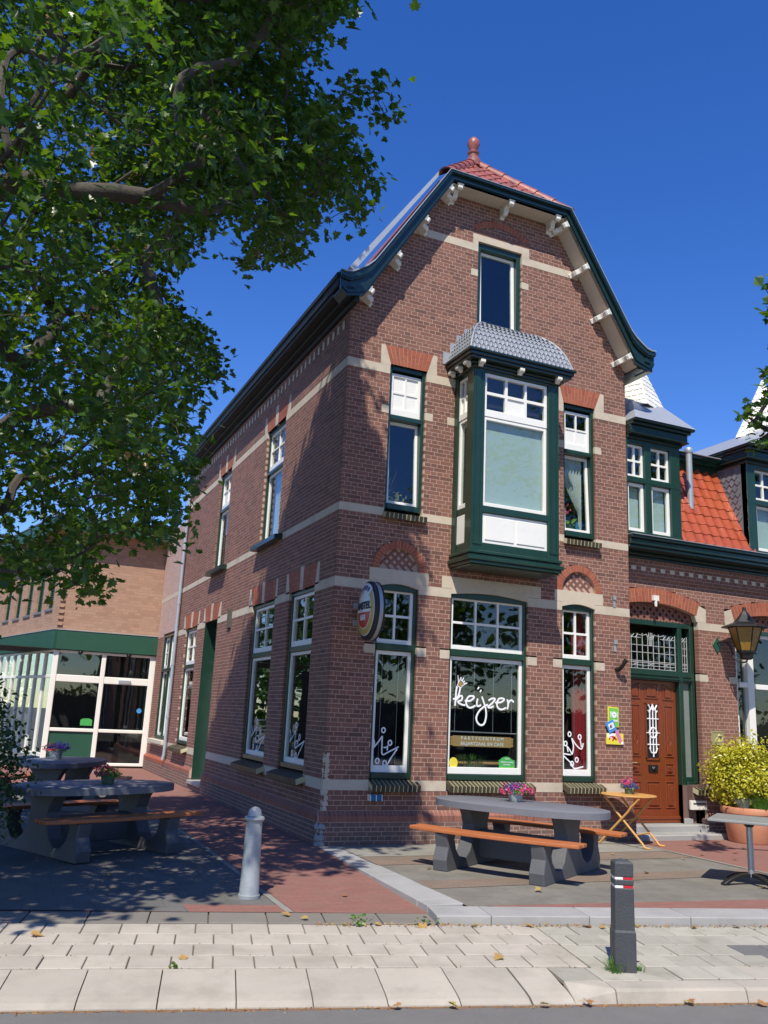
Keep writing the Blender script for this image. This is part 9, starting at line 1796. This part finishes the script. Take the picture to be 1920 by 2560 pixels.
flowers('small pot of violet flowers with pink on top on the yellow bistro table', (4.80, -.40, .724), 'green_pot', [('petal_violet', 1.0, (0, 0, 0), .018), ('petal_pink', .14, (0, 0, .06), .03)], h=.09, r=.085, n=150, seed=3)
flowers('green pot of red flowers on the nearer shaded picnic table', (-2.77, .12, .737), 'green_pot', [('petal_red', .5, (-.05, 0, .02), .030)], h=.11, r=.095, n=80, seed=4, leafy=260)
flowers('white pot of violet flowers on the farther shaded picnic table', (-3.05, 4.85, .742), 'tray', [('petal_violet', .7, (.04, 0, .03), .026), ('petal_red', .3, (-.08, 0, 0), .03)], h=.16, r=.12, n=120, seed=5)
# plants and curtain behind the upper windows
PL1 = thing('potted_plant', 'pale green plant with thin stems behind the upper left window', 'plant', (1.0, .18, 4.8))
g_ = np.random.default_rng(8); P = np.array([.93, .17, 4.88])+g_.normal(size=(60, 3))*np.array([.09, .02, .05]); leaves_mesh('foliage', P, g_.normal(size=(60, 3))+np.array([0, -1, .5]), g_.uniform(.04, .08, 60), 'euonymus', PL1, (OV_V, OV_F))
mb = MB()
for k in range(4): mb.tube(smoothpath([(.84+.03*k, .17, 4.84), (.83+.02*k, .17, 5.05), (.86+.05*k*(-1)**k, .17, 5.22+.05*k)], 4), .006, 5)
mb.lathe([(.05, 0), (.06, .09)], (.9, .2, 4.76), 12); mb.build('stem', 'bark', PL1)
PL2 = thing('orchid', 'pink orchid with broad green leaves behind the upper right window', 'plant', (4.08, .18, 4.8))
P = np.array([4.05, .16, 4.92])+g_.normal(size=(26, 3))*np.array([.06, .02, .05]); leaves_mesh('leaves', P, g_.normal(size=(26, 3))*.5+np.array([0, -1, .5]), g_.uniform(.09, .15, 26), 'grass', PL2, (OV_V, OV_F))
P = np.array([4.03, .15, 5.12])+g_.normal(size=(24, 3))*np.array([.05, .015, .05]); leaves_mesh('petals', P, g_.normal(size=(24, 3))*.4+np.array([0, -1, .2]), g_.uniform(.04, .06, 24), 'petal_pink', PL2, (OV_V, OV_F))
mb = MB(); mb.lathe([(.04, 0), (.055, .08)], (4.05, .2, 4.76), 12); mb.build('pot', 'white', PL2)
BTL = thing('vase', 'small blue vase on the sill of the upper right window', 'vase', (4.28, .19, 4.76)); mb = MB(); mb.lathe([(.03, 0), (.045, .03), (.045, .12), (.02, .17), (.02, .22), (.03, .23)], (4.28, .17, 4.76), 14); mb.build('body', 'blueglaze', BTL, smooth=True)
CU = thing('curtain', 'pale gathered curtain drawn aside in the upper right window', 'curtain', (4.2, .2, 6.1))
def drape(o, T, ua, ub, z0, z1, tie, w0=-.2, nm='cloth', folds=7, tou=None):
    mb = MB(); nz, nu = 22, 42; vs = []
    for i in range(nz+1):
        f = i/nz; z = z1+(z0-z1)*f
        g1 = (tou if tou is not None else ub); sq = min(1, (f/tie))**1.6; L_ = ua+(g1-.07-ua)*sq
        for k in range(nu+1):
            t = k/nu; vs.append(T(L_+(ub-L_)*t, z, w0+.022*math.sin(t*folds*2*PI)*(1-.4*sq)))
    mb.add(vs, [(i*(nu+1)+k, i*(nu+1)+k+1, (i+1)*(nu+1)+k+1, (i+1)*(nu+1)+k) for i in range(nz) for k in range(nu)]); return mb.build(nm, 'curtain', o, smooth=True, fix=False)
drape(CU, F0, 3.93, 4.40, 4.80, 6.10, .75)
RC = thing('curtain', 'deep red curtain hanging inside the narrow shop window left of the front door', 'curtain', (4.3, .3, 2.2)); q_ = drape(RC, F0, 4.22, 4.50, .95, 3.5, 5., w0=-.26, folds=4); q_.data.materials.clear(); q_.data.materials.append(MT['red_cloth'])
for (a, b, lab) in ((2.98, 4.1, 'nearer'), (6.82, 7.8, 'farther')):
    C2 = thing('curtain', 'pale curtain behind the %s upper window of the side wall' % lab, 'curtain', (.2, (a+b)/2, 5.4)); drape(C2, S0, a+.1, b-.15, 4.75, 6.05, 2.0, folds=9)
# fallen leaves and weeds
fl = bpy.data.meshes.new('fallen_leaf'); vv = [(float(x), float(y)-.5, float(z)+.14*float(y)*float(y)+.10*abs(float(x))) for x, y, z in LT_V]; fl.from_pydata(vv, [], [tuple(int(i) for i in f) for f in LT_F]); fl.materials.append(MT['dead'])
rg = random.Random(31); spots = []
for s_, t_, z in [(-.2, 4.10, -.062), (.02, 4.12, -.062), (.42, 4.14, -.062), (.9, 4.15, -.062), (1.35, 4.13, -.062), (1.9, 4.14, -.062), (2.05, 4.18, -.062), (2.4, 4.12, -.062), (2.95, 4.15, -.062), (3.4, 4.12, -.062), (3.8, 4.16, -.062), (.75, 5.1, -.082), (1.9, 5.15, -.088), (-2.65, 4.45, -.07), (-1.6, 5.05, -.08),
                  (.9, 5.9, -.16), (1.15, 5.91, -.16), (1.95, 5.9, -.16), (2.5, 5.92, -.16), (-.2, 5.92, -.16), (2.85, 5.9, -.16), (-.75, 3.80, -.05), (-.62, 3.95, -.05), (.2, 5.93, -.16)]: p = ST(s_, t_, z); spots.append((p.x, p.y, p.z))
spots += [(5.6, -.9, .012), (5.9, -1.4, .012), (5.3, -1.9, .012), (5.75, -2.2, .012), (6.3, -1.1, .012), (6.05, -2.0, .012), (5.2, -2.6, .012), (4.3, -3.3, .012), (4.0, -3.65, .012), (3.75, -1.25, .012), (3.2, -2.6, .012), (6.6, -1.9, .012), (5.1, -1.5, .012), (4.6, -1.75, .012), (.65, -1.9, .012), (1.2, -3.3, .012), (-.75, -2.9, -.04), (-2.45, -1.35, -.01), (-2.9, -1.6, -.02), (-1.2, -1.2, -.01)]
where = ['on the gutter strip', 'on the paving']
for i, (x, y, z) in enumerate(spots):
    o = bpy.data.objects.new('fallen_leaf', fl); COL.objects.link(o); o.location = (x+rg.uniform(-.05, .05), y, z+.004); o.rotation_euler = (rg.uniform(-.35, .35), rg.uniform(-.35, .35), rg.uniform(0, 6.3))
    sc = rg.uniform(.055, .10); o.scale = (sc, sc*rg.uniform(.8, 1.1), sc*rg.uniform(.6, 1.6)); tag(o, 'dry leaf on the pavement along the foot of the terrace kerb' if i < 11 else ('dry leaf on the pale pavement tiles' if i < 15 else ('dry leaf in the gutter below the kerb' if i < 24 else ('dry leaf on the terrace between the door and the square table' if i < 38 else 'dry leaf on the open ground beside a picnic table'))), 'leaf', 'fallen leaves scattered on the ground')
n = 520; s_ = nr_.uniform(-4.5, 5, n); t_ = 5.875+np.abs(nr_.normal(size=n))*.022
P = np.array([tuple(ST(a, b, -.179+.004)) for a, b in zip(s_, t_)]); leaves_mesh('gutter_leaf_bits', P, nr_.normal(size=(n, 3))*.5+np.array([0, 0, 1]), nr_.uniform(.008, .022, n), 'dead', None, (OV_V, OV_F))
n = 500; s_ = nr_.uniform(-.5, 5, n); t_ = 4.075+np.abs(nr_.normal(size=n))*.035
P = np.array([tuple(ST(a, b, -.062+.004)) for a, b in zip(s_, t_)]); leaves_mesh('kerb_leaf_bits', P, nr_.normal(size=(n, 3))*.5+np.array([0, 0, 1]), nr_.uniform(.012, .03, n), 'dead', None, (OV_V, OV_F))
for (s_, t_, z, nn_, hh, lab) in [(-.12, 4.10, -.062, 22, .08, 'leafy weed growing at the corner of the raised terrace kerb'), (.45, 4.09, -.062, 16, .05, 'small weed against the terrace kerb right of the corner'), (.20, 5.42, -.09, 0, 0, ''), (-1.62, 5.27, -.085, 7, .02, 'small weed in the joint above the dropped kerb')]:
    if not nn_: continue
    p = ST(s_, t_, z); o = thing('weed', lab, 'weed', tuple(p)); P = np.array(p)+nr_.normal(size=(nn_, 3))*np.array([.05, .03, 0])+np.array([0, 0, 1.])*nr_.uniform(.01, hh, (nn_, 1)); leaves_mesh('leaves', P, nr_.normal(size=(nn_, 3))*.6+np.array([0, 0, 1]), nr_.uniform(.025, .055, nn_), 'weed', o, (OV_V, OV_F))
GB = thing('grass_tuft', 'tuft of grass at the foot of the dark square bollard', 'grass', (.28, -5.60, -.1)); grass_tuft(GB, (.30, -5.63, -.10), 110, .10, .07, 'grass', 12, lean=.7, wd=.003); grass_tuft(GB, (.50, -5.66, -.10), 40, .05, .04, 'grass', 13, lean=.7, wd=.003)
# moss and weeds in the joints
n = 700; s_ = nr_.uniform(-4, 4.5, n); t_ = np.choose(nr_.integers(0, 5, n), [4.07, 4.365, 4.66, 4.96, 5.265])+nr_.normal(size=n)*.006
P = np.array([tuple(ST(a, b, zp(b)-.004)) for a, b in zip(s_, t_)]); leaves_mesh('joint_moss', P, nr_.normal(size=(n, 3))*.6+np.array([0, 0, 1]), nr_.uniform(.006, .016, n), 'weed', None, (OV_V, OV_F))
